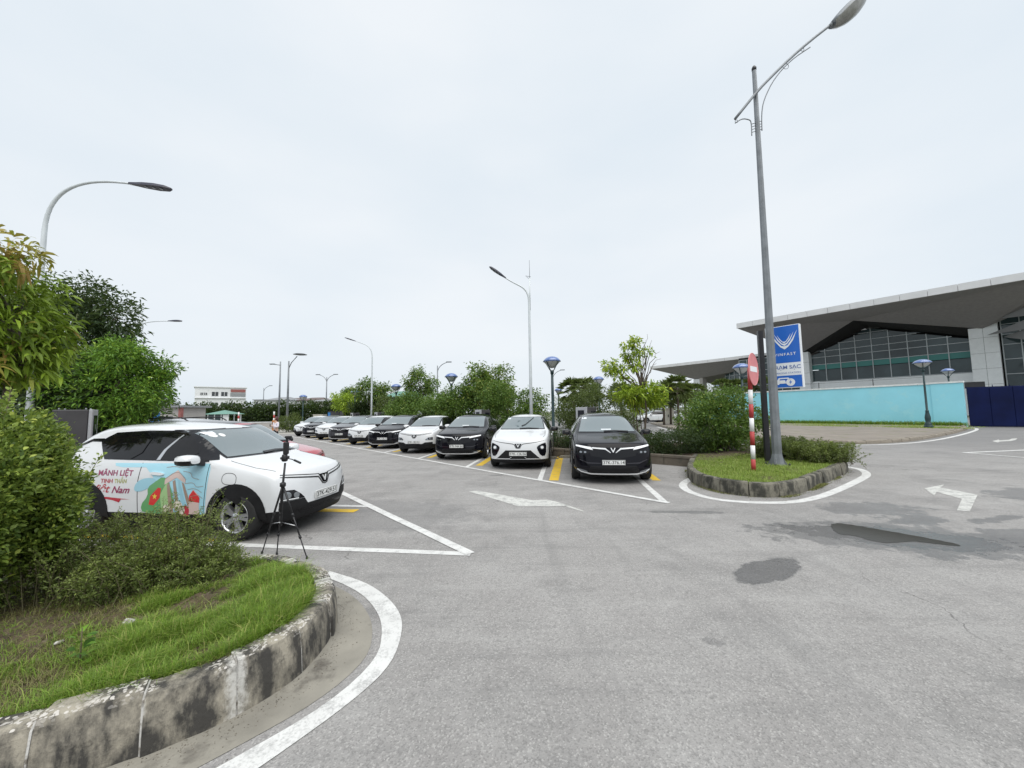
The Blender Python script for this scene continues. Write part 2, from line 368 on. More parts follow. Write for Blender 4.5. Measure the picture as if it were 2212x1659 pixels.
# ================================================================ ground, road, markings, planters
def asphalt_material():
    m, n, b, o = nodes('asphalt'); v = coords(n, True)
    big = noise(n, v, 0.22, 5, 0.6); mid = noise(n, v, 1.6, 6, 0.65); fine = noise(n, v, 55, 3, 0.6)
    sep = N(n, 'ShaderNodeSeparateXYZ'); n.links.new(v, sep.inputs[0]); X, Y = sep.outputs[0], sep.outputs[1]
    c = mixc(n, ramp(n, big, 0.32, 0.68), (0.250, 0.241, 0.234), (0.325, 0.315, 0.306))
    c = mixc(n, math_(n, 'MULTIPLY', ramp(n, mid, 0.42, 0.72), 0.55), c, (0.365, 0.358, 0.348))
    c = mixc(n, math_(n, 'MULTIPLY', ramp(n, noise(n, v, 0.75, 7, 0.7), 0.50, 0.70), 0.62), c, (0.165, 0.162, 0.159))
    vo = N(n, 'ShaderNodeTexVoronoi'); vo.inputs['Scale'].default_value = 105; n.links.new(v, vo.inputs['Vector'])
    agg = N(n, 'ShaderNodeSeparateColor'); n.links.new(vo.outputs['Color'], agg.inputs[0])
    c = mixc(n, math_(n, 'MULTIPLY', math_(n, 'GREATER_THAN', agg.outputs[0], 0.86), 0.36), c, (0.50, 0.49, 0.47))
    c = mixc(n, math_(n, 'MULTIPLY', math_(n, 'LESS_THAN', agg.outputs[1], 0.22), 0.34), c, (0.12, 0.118, 0.115))
    c = mixc(n, math_(n, 'MULTIPLY', ramp(n, noise(n, v, 21, 5, 0.75), 0.50, 0.68), 0.38), c, (0.145, 0.143, 0.14))
    # long scuffs and tyre wear across the lane
    mp_ = N(n, 'ShaderNodeMapping'); mp_.inputs['Rotation'].default_value = (0, 0, R(24)); mp_.inputs['Scale'].default_value = (0.30, 2.6, 1)
    n.links.new(v, mp_.inputs[0]); scf = noise(n, mp_.outputs[0], 1.1, 7, 0.72)
    c = mixc(n, math_(n, 'MULTIPLY', ramp(n, scf, 0.54, 0.70), 0.45), c, (0.15, 0.149, 0.148))
    c = mixc(n, math_(n, 'MULTIPLY', ramp(n, scf, 0.44, 0.28), 0.35), c, (0.40, 0.392, 0.38))
    mp2 = N(n, 'ShaderNodeMapping'); mp2.inputs['Rotation'].default_value = (0, 0, R(-48)); mp2.inputs['Scale'].default_value = (3.2, 0.22, 1)
    n.links.new(v, mp2.inputs[0]); sc2 = noise(n, mp2.outputs[0], 0.8, 6, 0.65)
    c = mixc(n, math_(n, 'MULTIPLY', ramp(n, sc2, 0.56, 0.70), 0.30), c, (0.17, 0.168, 0.166))
    # hairline cracks
    wv_ = N(n, 'ShaderNodeVectorMath', operation='ADD'); n.links.new(v, wv_.inputs[0])
    nv3 = N(n, 'ShaderNodeTexNoise'); nv3.inputs['Scale'].default_value = 1.4; nv3.inputs['Detail'].default_value = 6; n.links.new(v, nv3.inputs['Vector'])
    n.links.new(nv3.outputs['Color'], wv_.inputs[1])
    ck = N(n, 'ShaderNodeTexVoronoi', feature='DISTANCE_TO_EDGE'); ck.inputs['Scale'].default_value = 0.26; n.links.new(wv_.outputs[0], ck.inputs['Vector'])
    crk = math_(n, 'MULTIPLY', math_(n, 'LESS_THAN', ck.outputs['Distance'], 0.0016), ramp(n, noise(n, v, 0.5, 3), 0.50, 0.60))
    c = mixc(n, math_(n, 'MULTIPLY', crk, 0.6), c, (0.09, 0.088, 0.085))
    # darker, less worn asphalt by the gate
    gd = math_(n, 'ADD', math_(n, 'MULTIPLY', X, 0.10), math_(n, 'MULTIPLY', Y, 0.10))
    gd = math_(n, 'ADD', gd, math_(n, 'MULTIPLY', mid, 0.5))
    c = mixc(n, math_(n, 'MULTIPLY', ramp(n, math_(n, 'MULTIPLY', math_(n, 'SUBTRACT', gd, 2.6), 0.5), 0.0, 0.8), 0.6), c, (0.150, 0.150, 0.152))
    jag = math_(n, 'ADD', math_(n, 'MULTIPLY', math_(n, 'SUBTRACT', noise(n, v, 1.3, 7, 0.7), 0.5), 2.0), math_(n, 'MULTIPLY', math_(n, 'SUBTRACT', noise(n, v, 5.5, 7, 0.75), 0.5), 1.8))
    wet = None
    def ell(cx, cy, rx, ry, rot, amount, jg=1.0):
        nonlocal wet
        cs, sn = math.cos(R(rot)), math.sin(R(rot))
        dx = math_(n, 'SUBTRACT', X, cx); dy = math_(n, 'SUBTRACT', Y, cy)
        a = math_(n, 'MULTIPLY', math_(n, 'ADD', math_(n, 'MULTIPLY', dx, cs), math_(n, 'MULTIPLY', dy, sn)), 1/rx)
        e = math_(n, 'MULTIPLY', math_(n, 'SUBTRACT', math_(n, 'MULTIPLY', dy, cs), math_(n, 'MULTIPLY', dx, sn)), 1/ry)
        d = math_(n, 'SQRT', math_(n, 'ADD', math_(n, 'MULTIPLY', a, a), math_(n, 'MULTIPLY', e, e)))
        d = math_(n, 'ADD', d, math_(n, 'MULTIPLY', jag, jg*1.0))
        k = math_(n, 'MULTIPLY', ramp(n, math_(n, 'MULTIPLY', d, 0.5), 0.53, 0.47), amount)
        wet = k if wet is None else math_(n, 'MAXIMUM', wet, k)
    ell(2.72, 4.09, 0.56, 0.20, 30, 0.8, 0.42)          # dark patch in the foreground
    ell(5.0, 5.05, 1.25, 0.45, -18, 0.82, 0.7); ell(5.05, 5.02, 1.5, 0.62, -14, 0.6, 0.9)            # damp rim of the puddle
    ell(6.6, 4.9, 1.6, 0.30, 10, 0.6, 1.3)
    ell(6.0, 6.35, 0.85, 0.40, 10, 0.55, 1.8)
    ell(6.1, 5.75, 0.55, 0.22, 25, 0.6, 1.5)
    ell(7.2, 5.7, 0.55, 0.12, 15, 0.6, 1.2)
    ell(9.9, 7.2, 0.9, 0.45, 20, 0.55, 1.2)
    ell(2.9, 6.35, 0.60, 0.08, -6, 0.6, 1.3)
    ell(1.45, 2.88, 0.05, 0.09, 60, 0.4, 1.6)
    ell(-0.48, 10.3, 0.22, 0.10, 10, 0.6, 0.2)
    ell(-2.9, 6.6, 2.2, 1.0, -8, 0.3, 0.5)
    c = mixc(n, math_(n, 'MULTIPLY', wet, 0.78), c, (0.055, 0.055, 0.058))
    n.links.new(c, b.inputs['Base Color'])
    n.links.new(math_(n, 'SUBTRACT', 0.88, math_(n, 'MULTIPLY', wet, 0.80)), b.inputs['Roughness']); b.inputs['Specular IOR Level'].default_value = 0.3
    bu = N(n, 'ShaderNodeBump'); bu.inputs['Strength'].default_value = 0.55; bu.inputs['Distance'].default_value = 0.006
    n.links.new(math_(n, 'ADD', vo.outputs['Distance'], fine), bu.inputs['Height']); n.links.new(bu.outputs[0], b.inputs['Normal'])
    M['asphalt'] = m
asphalt_material()
def paint_material(name, c, wear, asph=(0.24, 0.24, 0.235), lo=0.50):
    m, n, b, o = nodes(name); v = coords(n, True)
    g = math_(n, 'ADD', math_(n, 'MULTIPLY', noise(n, v, 7, 8, 0.7), 0.6), math_(n, 'MULTIPLY', noise(n, v, 60, 4, 0.7), 0.4))
    cc = mixc(n, ramp(n, noise(n, v, 2.5, 5), 0.3, 0.7), tuple(q*0.86 for q in c), c)
    cc = mixc(n, math_(n, 'MULTIPLY', ramp(n, g, lo, lo+0.12), wear), cc, asph)
    n.links.new(cc, b.inputs['Base Color']); b.inputs['Roughness'].default_value = 0.75
    bu = N(n, 'ShaderNodeBump'); bu.inputs['Strength'].default_value = 0.3; bu.inputs['Distance'].default_value = 0.004
    n.links.new(noise(n, v, 90, 3), bu.inputs['Height']); n.links.new(bu.outputs[0], b.inputs['Normal']); M[name] = m
paint_material('line_white', (0.66, 0.66, 0.645), 0.6, lo=.49)
paint_material('line_worn', (0.58, 0.58, 0.55), 0.8, lo=0.47)
paint_material('line_yellow', (0.72, 0.47, 0.02), 0.6)
def kerb_material(name, base, dark, pale, lo, chips, lime=False):
    m, n, b, o = nodes(name); v = coords(n, True)
    mpk = N(n, 'ShaderNodeMapping'); mpk.inputs['Scale'].default_value = (1, 1, 0.45); n.links.new(v, mpk.inputs[0]); vk = mpk.outputs[0]
    g = noise(n, vk, 5.5, 8, 0.68); k = noise(n, v, 26, 6, 0.7); st = noise(n, v, 2.1, 4, 0.6)
    c = mixc(n, ramp(n, math_(n, 'ADD', math_(n, 'MULTIPLY', g, 0.7), math_(n, 'MULTIPLY', st, 0.3)), lo, lo+0.12), base, dark)
    c = mixc(n, math_(n, 'MULTIPLY', ramp(n, k, 0.55, 0.68), 0.55), c, tuple(q*0.45 for q in dark))
    geo = N(n, 'ShaderNodeNewGeometry'); sp = N(n, 'ShaderNodeSeparateXYZ'); n.links.new(geo.outputs['Normal'], sp.inputs[0])
    top = ramp(n, sp.outputs[2], 0.35, 0.75)
    vo = N(n, 'ShaderNodeTexVoronoi'); vo.inputs['Scale'].default_value = 62; n.links.new(v, vo.inputs['Vector'])
    s2 = N(n, 'ShaderNodeSeparateColor'); n.links.new(vo.outputs['Color'], s2.inputs[0])
    chip = math_(n, 'MULTIPLY', math_(n, 'GREATER_THAN', s2.outputs[0], chips), math_(n, 'LESS_THAN', vo.outputs['Distance'], 0.60))
    chip = math_(n, 'MULTIPLY', math_(n, 'MULTIPLY', chip, top), ramp(n, noise(n, v, 4, 4), 0.42, 0.55))
    c = mixc(n, math_(n, 'MULTIPLY', chip, 0.85), c, pale)
    if lime:                                     # limewash runs around the joints
        jt = N(n, 'ShaderNodeAttribute', attribute_name='joint').outputs['Fac']
        q = math_(n, 'ADD', jt, math_(n, 'MULTIPLY', math_(n, 'SUBTRACT', noise(n, vk, 11, 7, 0.7), 0.5), 0.16))
        c = mixc(n, math_(n, 'MULTIPLY', ramp(n, q, 0.050, 0.020), math_(n, 'ADD', 0.35, math_(n, 'MULTIPLY', ramp(n, k, 0.6, 0.45), 0.5))), c, (0.56, 0.55, 0.52))
    n.links.new(c, b.inputs['Base Color']); b.inputs['Roughness'].default_value = 0.92
    bu = N(n, 'ShaderNodeBump'); bu.inputs['Strength'].default_value = 0.7; bu.inputs['Distance'].default_value = 0.012
    n.links.new(math_(n, 'ADD', math_(n, 'ADD', k, g), math_(n, 'MULTIPLY', chip, 0.5)), bu.inputs['Height']); n.links.new(bu.outputs[0], b.inputs['Normal']); M[name] = m
kerb_material('kerb_old', (0.34, 0.31, 0.25), (0.052, 0.049, 0.044), (0.60, 0.57, 0.53), 0.42, 0.50, True)
kerb_material('kerb_mossy', (0.19, 0.178, 0.142), (0.042, 0.041, 0.033), (0.3, 0.28, 0.22), 0.44, 0.9)
kerb_material('kerb_far', (0.25, 0.22, 0.18), (0.10, 0.09, 0.075), (0.35, 0.33, 0.3), 0.55, 0.9)
mat('gutter', (0.25, 0.235, 0.20), 0.85, var=0.22, vscale=2.5, bump=0.35, bscale=45, dirt=((0.11, 0.10, 0.085), 3.2, 0.56), world=True)
mat('ground_far', (0.16, 0.17, 0.12), 0.95, var=0.25, vscale=0.1, world=True)
mat('pave_light', (0.33, 0.32, 0.29), 0.9, var=0.12, vscale=0.6, world=True)

struct(flat([(-900, -300), (900, -300), (900, 1400), (-900, 1400)], -0.03, 'ground_far', 'ground'))
road = struct(flat([(-75, -14), (60, -14), (60, 78), (-75, 78)], 0.0, 'asphalt', 'asphalt_road'))
LZ = 0.004
def line(p, q, wd, m='line_white', name='parking_line', seg=1, z=LZ):
    p, q = Vector(p[:2]), Vector(q[:2]); K = max(1, int((q-p).length/0.6))
    return strip([p+(q-p)*i/K for i in range(K+1)], wd, z, m, name, road, jag=0.004)
# row lines in front of the two rows of parked cars, and the stall dividers
HD = R(-8)                                                   # heading of the left row; the right row is at right angles
FL = Vector((math.cos(HD), math.sin(HD))); FR = Vector((math.sin(HD), -math.cos(HD)))
ROW = Vector((-0.665, 0.747))
ra = Vector(G(1445, 1087)); rb = ra + ROW*32.6
line(ra, rb, 0.13, z=.008)
la = Vector(G(1017, 1197)); lb = la + ROW*26
line(la, lb, 0.13, z=.008)
STALL = Vector((-2.16, 2.40))
for k in range(10):
    q = ra + ROW*(3.23*k + 0.08)
    line(q - FR*0.02, q - FR*5.9, 0.13)
    y0 = q - FR*(1.2) + Vector((0.50, 0.0)) if k else Vector(G(1400, 1030))
    if k == 0: line(Vector(G(1419, 1038)), Vector(G(1419, 1038))-FR*4.0, 0.19, 'line_yellow', 'yellow_line')
    elif k == 1: line(Vector(G(1196, 1038)), Vector(G(1211, 983)), 0.24, 'line_yellow', 'yellow_line')
    else:
        s0 = q - FR*0.35 + FL*0.33
        line(s0, s0-FR*4.6, 0.22, 'line_yellow', 'yellow_line')
for k in range(7):
    q = la + ROW*(3.23*k)
    line(q, q - FL*5.8, 0.12)
    s0 = q - FL*1.05 + FR*(-0.35) if k else q - FL*3.7 - FR*.10
    line(s0, s0-FL*4.2, 0.19, 'line_yellow', 'yellow_line')
yl = Vector(G(770, 1104)); line(yl, yl-FL*2.6, 0.2, 'line_yellow', 'yellow_line')
# arrows
flat([G(1012, 1062), G(1030, 1060), G(1150, 1081), G(1182, 1080), G(1202, 1084), G(1230, 1093), G(1190, 1094), G(1118, 1094), G(1090, 1085)], LZ, 'line_worn', 'direction_arrow', road)
flat([G(1230, 1093.2), G(1262, 1104.2), G(1259, 1105.2), G(1222, 1094.6)], LZ, 'line_worn', 'faded_arrow_tip', road)
flat([G(1997, 1055), G(2040, 1047), G(2031, 1053.5), G(2112, 1069), G(2095, 1105), G(2067, 1103), G(2078, 1078), G(2023, 1063), G(2018, 1071)], LZ, 'line_worn', 'direction_arrow', road)
flat([G(2143, 953), G(2158, 949.5), G(2158, 951.3), G(2180, 950), G(2186, 947.5), G(2198, 947), G(2193, 951), G(2184, 952.8), G(2159, 954), G(2156, 956)], LZ, 'line_worn', 'direction_arrow', road)
tr = Vector(G(2082, 978)); line(tr, Vector(G(2300, 968.5)), 0.16); line(tr, Vector(G(2300, 996)), 0.13, z=.008)
# puddle
pud = chaikin([G(1802, 1129), G(1792, 1139), G(1810, 1154), G(1850, 1158), G(1885, 1170), G(1925, 1174), G(1965, 1168), G(2015, 1174), G(2082, 1182), G(2072, 1176), G(1990, 1160), G(1900, 1144), G(1840, 1134)], 2)
pud = [Vector((p.x+random.uniform(-.015, .015), p.y+random.uniform(-.012, .012))) for p in resample([(p.x, p.y) for p in pud], 0.06)]
pm, pn, pb_, po = nodes('puddle_water'); pb_.inputs['Base Color'].default_value = (0.026, 0.025, 0.019, 1); pb_.inputs['Roughness'].default_value = 0.10; pb_.inputs['IOR'].default_value = 1.33; pb_.inputs['Specular IOR Level'].default_value = 0.16
pb_.inputs['Coat Weight'].default_value = 0.0; M['puddle_water'] = pm
pu = flat(pud, 0.0035, 'puddle_water', 'puddle'); struct(pu)

def kerb(path, h, wd, step, m, parent, name='kerb_stone', z0=0.0, gap=0.012, rough=0.0, mortar=None, cham=0.03, lean=0.02, segs=2):
    """separate stones along a path; the outside of the kerb is on the right-hand side of the path"""
    P = resample([Vector((p[0], p[1])) for p in path], step/segs); JR = [random.choice((0, 0, .05, .12)) for _ in range(len(P)+2)]
    for i in range(0, len(P)-segs, segs):
        Q = [p.copy() for p in P[i:i+segs+1]]
        t = (Q[1]-Q[0]).normalized(); Q[0] = Q[0]+t*gap; t = (Q[-1]-Q[-2]).normalized(); Q[-1] = Q[-1]-t*gap
        dz = random.uniform(-rough, rough); dn = random.uniform(-rough, rough)
        b = MB(); vs = []; n_ = 7
        for j, p in enumerate(Q):
            g = i+j
            t = (P[min(g+1, len(P)-1)]-P[max(g-1, 0)]).normalized(); o_ = Vector((t.y, -t.x))
            prof = [(0, -0.06), (-lean*.4, h*.5), (-lean, h-cham*1.2), (-lean-cham*.35, h-cham*.35), (-lean-cham*1.2, h), (-wd, h*.99), (-wd, -0.06)]
            for a_, z_ in prof:
                q = p + o_*(a_+dn+random.uniform(-rough, rough)*.35)
                vs.append((q.x, q.y, z0+z_+(dz if z_ > 0 else 0)+random.uniform(-rough, rough)*.35))
        fs = [(j*n_+k, (j+1)*n_+k, (j+1)*n_+(k+1) % n_, j*n_+(k+1) % n_) for j in range(len(Q)-1) for k in range(n_)]
        fs += [tuple(range(n_)), tuple(reversed([(len(Q)-1)*n_+k for k in range(n_)]))]
        b.add(vs, fs, m); ko = b.build(name, parent, fix=True); at_ = ko.data.attributes.new('joint', 'FLOAT', 'POINT')
        st_ = step/segs; at_.data.foreach_set('value', [min(j*st_+JR[i//segs], (len(Q)-1-j)*st_+JR[i//segs+1]) for j in range(len(Q)) for _ in range(n_)])
        if mortar and i+segs < len(P)-1:
            p = P[i+segs]; t = (P[min(i+segs+1, len(P)-1)]-P[i+segs-1]).normalized(); o_ = Vector((t.y, -t.x)); mw = gap*.9
            c = MB(); vs = []
            e = -0.004
            prof = [(e, -0.06), (-lean*.4+e, h*.5), (-lean+e, h-cham), (-lean-cham*.8, h+e*.6), (-wd*.95, h+e*.3), (-wd*.95, -0.06)]
            for sg in (-1, 1):
                for a_, z_ in prof:
                    q = p+o_*(a_+random.uniform(-.003, .003))+t*sg*(mw+random.uniform(-.002, .002)); vs.append((q.x, q.y, z0+z_))
            c.add(vs, [(k, k+1, 7+k, 6+k) for k in range(5)]+[(5, 0, 6, 11), tuple(range(6)), tuple(range(11, 5, -1))], mortar); c.build('mortar_joint', parent)
def offset_path(path, d):
    P = [Vector((p[0], p[1])) for p in path]; o_ = []
    for i, p in enumerate(P):
        t = (P[min(i+1, len(P)-1)]-P[max(i-1, 0)]).normalized(); o_.append(p+Vector((t.y, -t.x))*d)
    return o_
def inside_of(outline):
    O = [Vector((p[0], p[1])) for p in outline]
    def inside(x, y):
        c = False; j = len(O)-1
        for i in range(len(O)):
            if (O[i].y > y) != (O[j].y > y) and x < (O[j].x-O[i].x)*(y-O[i].y)/(O[j].y-O[i].y)+O[i].x: c = not c
            j = i
        return c
    return inside
def bumpy_bed(outline, z, m, name, step=0.12, amp=0.03):
    """soil bed: grid inside the outline"""
    O = [Vector((p[0], p[1])) for p in outline]
    xs = [p.x for p in O]; ys = [p.y for p in O]
    def inside(x, y):
        c = False; j = len(O)-1
        for i in range(len(O)):
            if (O[i].y > y) != (O[j].y > y) and x < (O[j].x-O[i].x)*(y-O[i].y)/(O[j].y-O[i].y)+O[i].x: c = not c
            j = i
        return c
    b = bmesh.new(); f = b.faces.new([b.verts.new((p.x, p.y, z)) for p in O]); bmesh.ops.triangulate(b, faces=[f])
    for _ in range(7):
        e = [q for q in b.edges if q.calc_length() > step]
        if not e: break
        bmesh.ops.subdivide_edges(b, edges=e, cuts=1); bmesh.ops.triangulate(b, faces=[q for q in b.faces if len(q.verts) > 3])
    for v in b.verts:
        if not v.is_boundary: v.co.z += random.uniform(-amp, amp)*.6 + amp*math.sin(v.co.x*3.1)*math.cos(v.co.y*2.7)
    me = bpy.data.meshes.new(name); bmesh.ops.recalc_face_normals(b, faces=b.faces)
    if sum(q.normal.z for q in b.faces) < 0: bmesh.ops.reverse_faces(b, faces=b.faces[:])
    b.to_mesh(me); b.free(); me.materials.append(M[m]); o = obj(name, me); return struct(o), inside

# near planter, lower left
near_kerb = smooth_path([(-4.6, 1.25), (-3.3, 1.50), (-2.35, 1.78), (-1.95, 1.98), (-1.72, 2.16), (-1.55, 2.33), (-1.45, 2.52), (-1.40, 2.75), (-1.42, 3.02), (-1.52, 3.30), (-1.70, 3.58), (-1.98, 3.80), (-2.4, 3.97), (-3.2, 4.15), (-5.0, 4.45), (-9.0, 5.05)], 2)
pl, in_near = bumpy_bed([(p.x, p.y) for p in offset_path(near_kerb, -0.10)]+[(-9.5, 1.0)], 0.245, 'soil', 'planter_soil')
in_near = inside_of([(p.x, p.y) for p in offset_path(near_kerb, -0.185)]+[(-9.5, 1.0)])
kb = struct(obj('kerb', None)); kb.empty_display_size = 0.1
kerb(near_kerb, 0.29, 0.17, 0.40, 'kerb_old', kb, rough=0.012, mortar='mortar', gap=0.005, cham=0.035, lean=0.03, segs=5)
inner = [G(300, 1750), G(472, 1659), G(709, 1523), G(816, 1424), G(827, 1364), G(818, 1325), G(786, 1286), G(742, 1262), G(700, 1246)]
outer = [G(420, 1750), G(563, 1659), G(770, 1510), G(848, 1434), G(870, 1365), G(866, 1325), G(835, 1288), G(790, 1258), G(712, 1234)]
wl = struct(obj('gutter', None)); wl.empty_display_size = 0.1
I_, O_ = smooth_path(inner, 2), smooth_path(outer, 2)
K = min(len(I_), len(O_))
bb = MB(); bb.add([(p.x, p.y, 0.0045) for p in I_]+[(p.x, p.y, 0.0045) for p in O_], [(i, i+1, K+i+1, K+i) for i in range(K-1)], 'line_white'); e = bb.build('edge_line', wl, fix=False)
if e.data.polygons[0].normal.z < 0: e.data.flip_normals()
gp = [(p.x, p.y) for p in near_kerb if p.x > -3.3 and p.y < 3.95]; gi = [(p.x, p.y) for p in offset_path(gp, -0.03)]
go = resample([(p.x, p.y) for p in offset_path(I_, -0.07)], 0.1)
flat(gi+[(p.x, p.y) for p in reversed(go) if p.y < 4.05], 0.0035, 'gutter', 'gutter_concrete', wl)

# right island
isl = smooth_path([(5.9, 12.3), (4.9, 10.6), (4.30, 9.3), (4.12, 8.55), (4.15, 7.95), (4.42, 7.45), (4.85, 7.26), (5.35, 7.32), (5.95, 7.70), (6.6, 8.18), (7.7, 9.02), (8.75, 9.84), (9.35, 10.5), (9.6, 11.3), (9.4, 12.2), (8.8, 13.0)], 2)
_, in_isl = bumpy_bed([(p.x, p.y) for p in offset_path(isl, -0.08)]+[(7.4, 13.2)], 0.20, 'soil', 'island_soil', 0.25, 0.03)
in_isl = inside_of([(p.x, p.y) for p in offset_path(isl, -0.15)]+[(7.4, 13.2)])
ki = struct(obj('island_kerb', None)); ki.empty_display_size = 0.1
kerb(isl, 0.27, 0.16, 0.55, 'kerb_mossy', ki, rough=0.012, gap=0.008, cham=0.03, segs=3)
io = smooth_path([G(1545, 1016), G(1500, 1026), G(1463, 1044), G(1472, 1060), G(1520, 1077), G(1590, 1087), G(1700, 1090), G(1760, 1082), G(1810, 1066), G(1868, 1038), G(1886, 1026), G(1870, 1014), G(1832, 1008)], 2)
strip(resample([(p.x, p.y) for p in io], 0.2), 0.17, LZ, 'line_white', 'edge_line', ki, shift=0.085)

# long planter behind the right row
pw = [(5.75, 10.75), (4.42, 12.0), (1.61, 14.25)]
dirp = Vector((-0.672, 0.741))
P0 = Vector(pw[-1]); pw += [tuple(P0+dirp*k) for k in (4, 8, 12, 16, 20, 24, 28, 32)]
bed = pw + [tuple(Vector(p)+Vector((4.4, 3.6))) for p in reversed(pw)]
_, in_bed = bumpy_bed(bed, 0.24, 'soil', 'hedge_bed', 0.8, 0.03)
kp = struct(obj('planter_kerb', None)); kp.empty_display_size = 0.1
kerb(list(reversed(pw)), 0.32, 0.15, 0.9, 'planter_wall', kp, rough=0.006, gap=0.006, cham=0.02, segs=2)
kerb([tuple(Vector(p)+Vector((4.4, 3.6))) for p in pw], 0.25, 0.15, 2.0, 'kerb_far', kp, rough=0.006, gap=0.008, segs=2)
# wheel stops behind the cars
for q, a in (((1.15, 13.55), 0.0), ((2.15, 13.75), -8.0)):
    b = MB(); b.prism([(-.5, 0), (.5, 0), (.46, .05), (.40, .09), (-.40, .09), (-.46, .05)], -.06, .06, 'gutter', lambda x, y, z: (x, z, y))
    o = b.build('wheel_stop', None, (q[0], q[1], 0.0)); o.rotation_euler = (0, 0, R(a))
    tag(o, 'low concrete wheel stop on the asphalt '+('left of' if a == 0 else 'right of')+' the yellow bar by the black car', 'wheel stop', 'wheel stops')

# far verge along the turquoise wall
vk = smooth_path([(17.0, 46.0), (13.6, 32.0), (12.4, 24.0), (12.75, 20.2), (13.9, 18.0), (15.6, 17.05), (17.6, 17.35), (20.8, 18.85), (26.0, 22.1), (30.6, 25.2), (33.0, 27.0), (34.6, 28.6)], 2)
vg = struct(flat([(p.x, p.y) for p in offset_path(vk, -0.08)]+[(27.5, 41.6), (22.0, 51.0)], 0.13, 'verge_paving', 'verge'))
vkk = struct(obj('verge_kerb', None)); vkk.empty_display_size = 0.1
kerb(vk, 0.16, 0.2, 0.8, 'kerb_far', vkk, rough=0.02, gap=0.012, segs=2)
strip(resample([(p.x, p.y) for p in offset_path(vk, 0.40) if p.y < 40], 0.5), 0.17, LZ, 'line_white', 'edge_line', vkk)
# pale pavement in the far left corner
struct(flat([(-42, 34.5), (-15.8, 34.5), (-14.5, 36.0), (-22, 50), (-60, 52)], 0.006, 'pave_light', 'pavement'))
# ================================================================ plants
def unit(a): return a/np.maximum(np.linalg.norm(a, axis=1, keepdims=True), 1e-9)
def leaves(base, outv, L0, wd, mat_, name, parent=None, up=0.25, rnd=0.8, droop=0.25, young=0.06, jit=0.48, tint=None, fold=0.25, seg=1):
    n = len(base); a = unit(outv*0.8+RNG.normal(0, rnd, (n, 3))*0.8+np.array([0, 0, up]))
    nn = unit(RNG.normal(0, 0.55, (n, 3))+np.array([0, 0, 1.0])); s = unit(np.cross(a, nn)); nn = np.cross(s, a)
    l = (L0*(1+RNG.uniform(-jit, jit, n)))[:, None]; wv = l*wd
    dz = np.array([0, 0, -1.0])*l*droop
    if seg == 1:
        V = np.stack([base, base+a*l*.45+s*wv*.5+nn*wv*fold*.5, base+a*l+dz, base+a*l*.45-s*wv*.5+nn*wv*fold*.5], 1)
        T = np.array([[0, 1, 2], [0, 2, 3]])
    else:
        V = np.stack([base, base+a*l*.35+s*wv*.5+nn*wv*fold*.4, base+a*l*.35, base+a*l*.35-s*wv*.5+nn*wv*fold*.4,
                      base+a*l*.72+s*wv*.4+dz*.45+nn*wv*fold*.3, base+a*l*.72+dz*.45, base+a*l*.72-s*wv*.4+dz*.45+nn*wv*fold*.3, base+a*l+dz*1.05], 1)
        T = np.array([[0, 1, 2], [0, 2, 3], [1, 4, 5], [1, 5, 2], [2, 5, 6], [2, 6, 3], [4, 7, 5], [5, 7, 6]])
    k = V.shape[1]
    tri = (T[None]+(np.arange(n)*k)[:, None, None]).reshape(-1, 3)
    if tint is None: tint = RNG.uniform(0, 1, n)
    tint = np.where(RNG.uniform(0, 1, n) < young, 1.3+RNG.uniform(0, .7, n), tint)
    me = fast_mesh(name, V.reshape(-1, 3), tri, [mat_], np.repeat(tint, k))
    return obj(name, me, parent)
def blob_points(blobs, n, lo=0.72, hi=1.06, jitter=0.0):
    """points near the surface of a union of ellipsoids, with outward directions"""
    C = np.array([b[:3] for b in blobs], float); Rr = np.array([b[3:6] for b in blobs], float)
    p = (Rr[:, 0]*Rr[:, 1]*Rr[:, 2])**(2/3); p /= p.sum(); res = []; o_ = []; need = n
    while need > 0:
        k = need*2+50; i = RNG.choice(len(blobs), k, p=p); d = unit(RNG.normal(0, 1, (k, 3))); r_ = RNG.uniform(lo, hi, k)[:, None]
        q = C[i]+d*Rr[i]*r_; keep = np.ones(k, bool)
        for c, rr in zip(C, Rr):
            keep &= (((q-c)/rr)**2).sum(1) > (lo*0.93)**2
        q = q[keep]; dd = unit(d[keep]/Rr[i][keep]); res.append(q[:need]); o_.append(dd[:need]); need -= min(need, len(q))
    return np.concatenate(res), np.concatenate(o_)
def lobes(c, r_, n, frac=0.42, seed=0, flat_=1.0):
    """a crown: one core and n lobes around it"""
    g = np.random.default_rng(seed); b = [(*c, r_[0]*.80, r_[1]*.80, r_[2]*.80)]
    for k in range(n):
        d = g.normal(0, 1, 3); d /= np.linalg.norm(d); d[2] = d[2]*flat_ + 0.1; f = g.uniform(.55, .86); s = frac*g.uniform(.6, 1.15)
        b.append((c[0]+d[0]*r_[0]*f, c[1]+d[1]*r_[1]*f, c[2]+d[2]*r_[2]*f, r_[0]*s, r_[1]*s, r_[2]*s))
    return b
def clumps(blobs, nc, per, spread, lo=0.7, hi=1.05):
    c, o_ = blob_points(blobs, nc, lo, hi)
    base = np.repeat(c, per, 0)+RNG.normal(0, spread, (nc*per, 3)); t = np.repeat(RNG.uniform(0, 1, nc), per)*.65+RNG.uniform(0, .35, nc*per)
    return base, np.repeat(o_, per, 0), t
def trunk(path, r0, r1, parent, name='trunk', branches=(), m='bark', n=9):
    b = MB(); K = len(path); b.tube(path, [r0+(r1-r0)*i/(K-1) for i in range(K)], m, n)
    for br in branches:
        kk = len(br); b.tube(br, [max(r1*.8*(1-i/kk), .006) for i in range(kk)], m, 6)
    return b.build(name, parent)
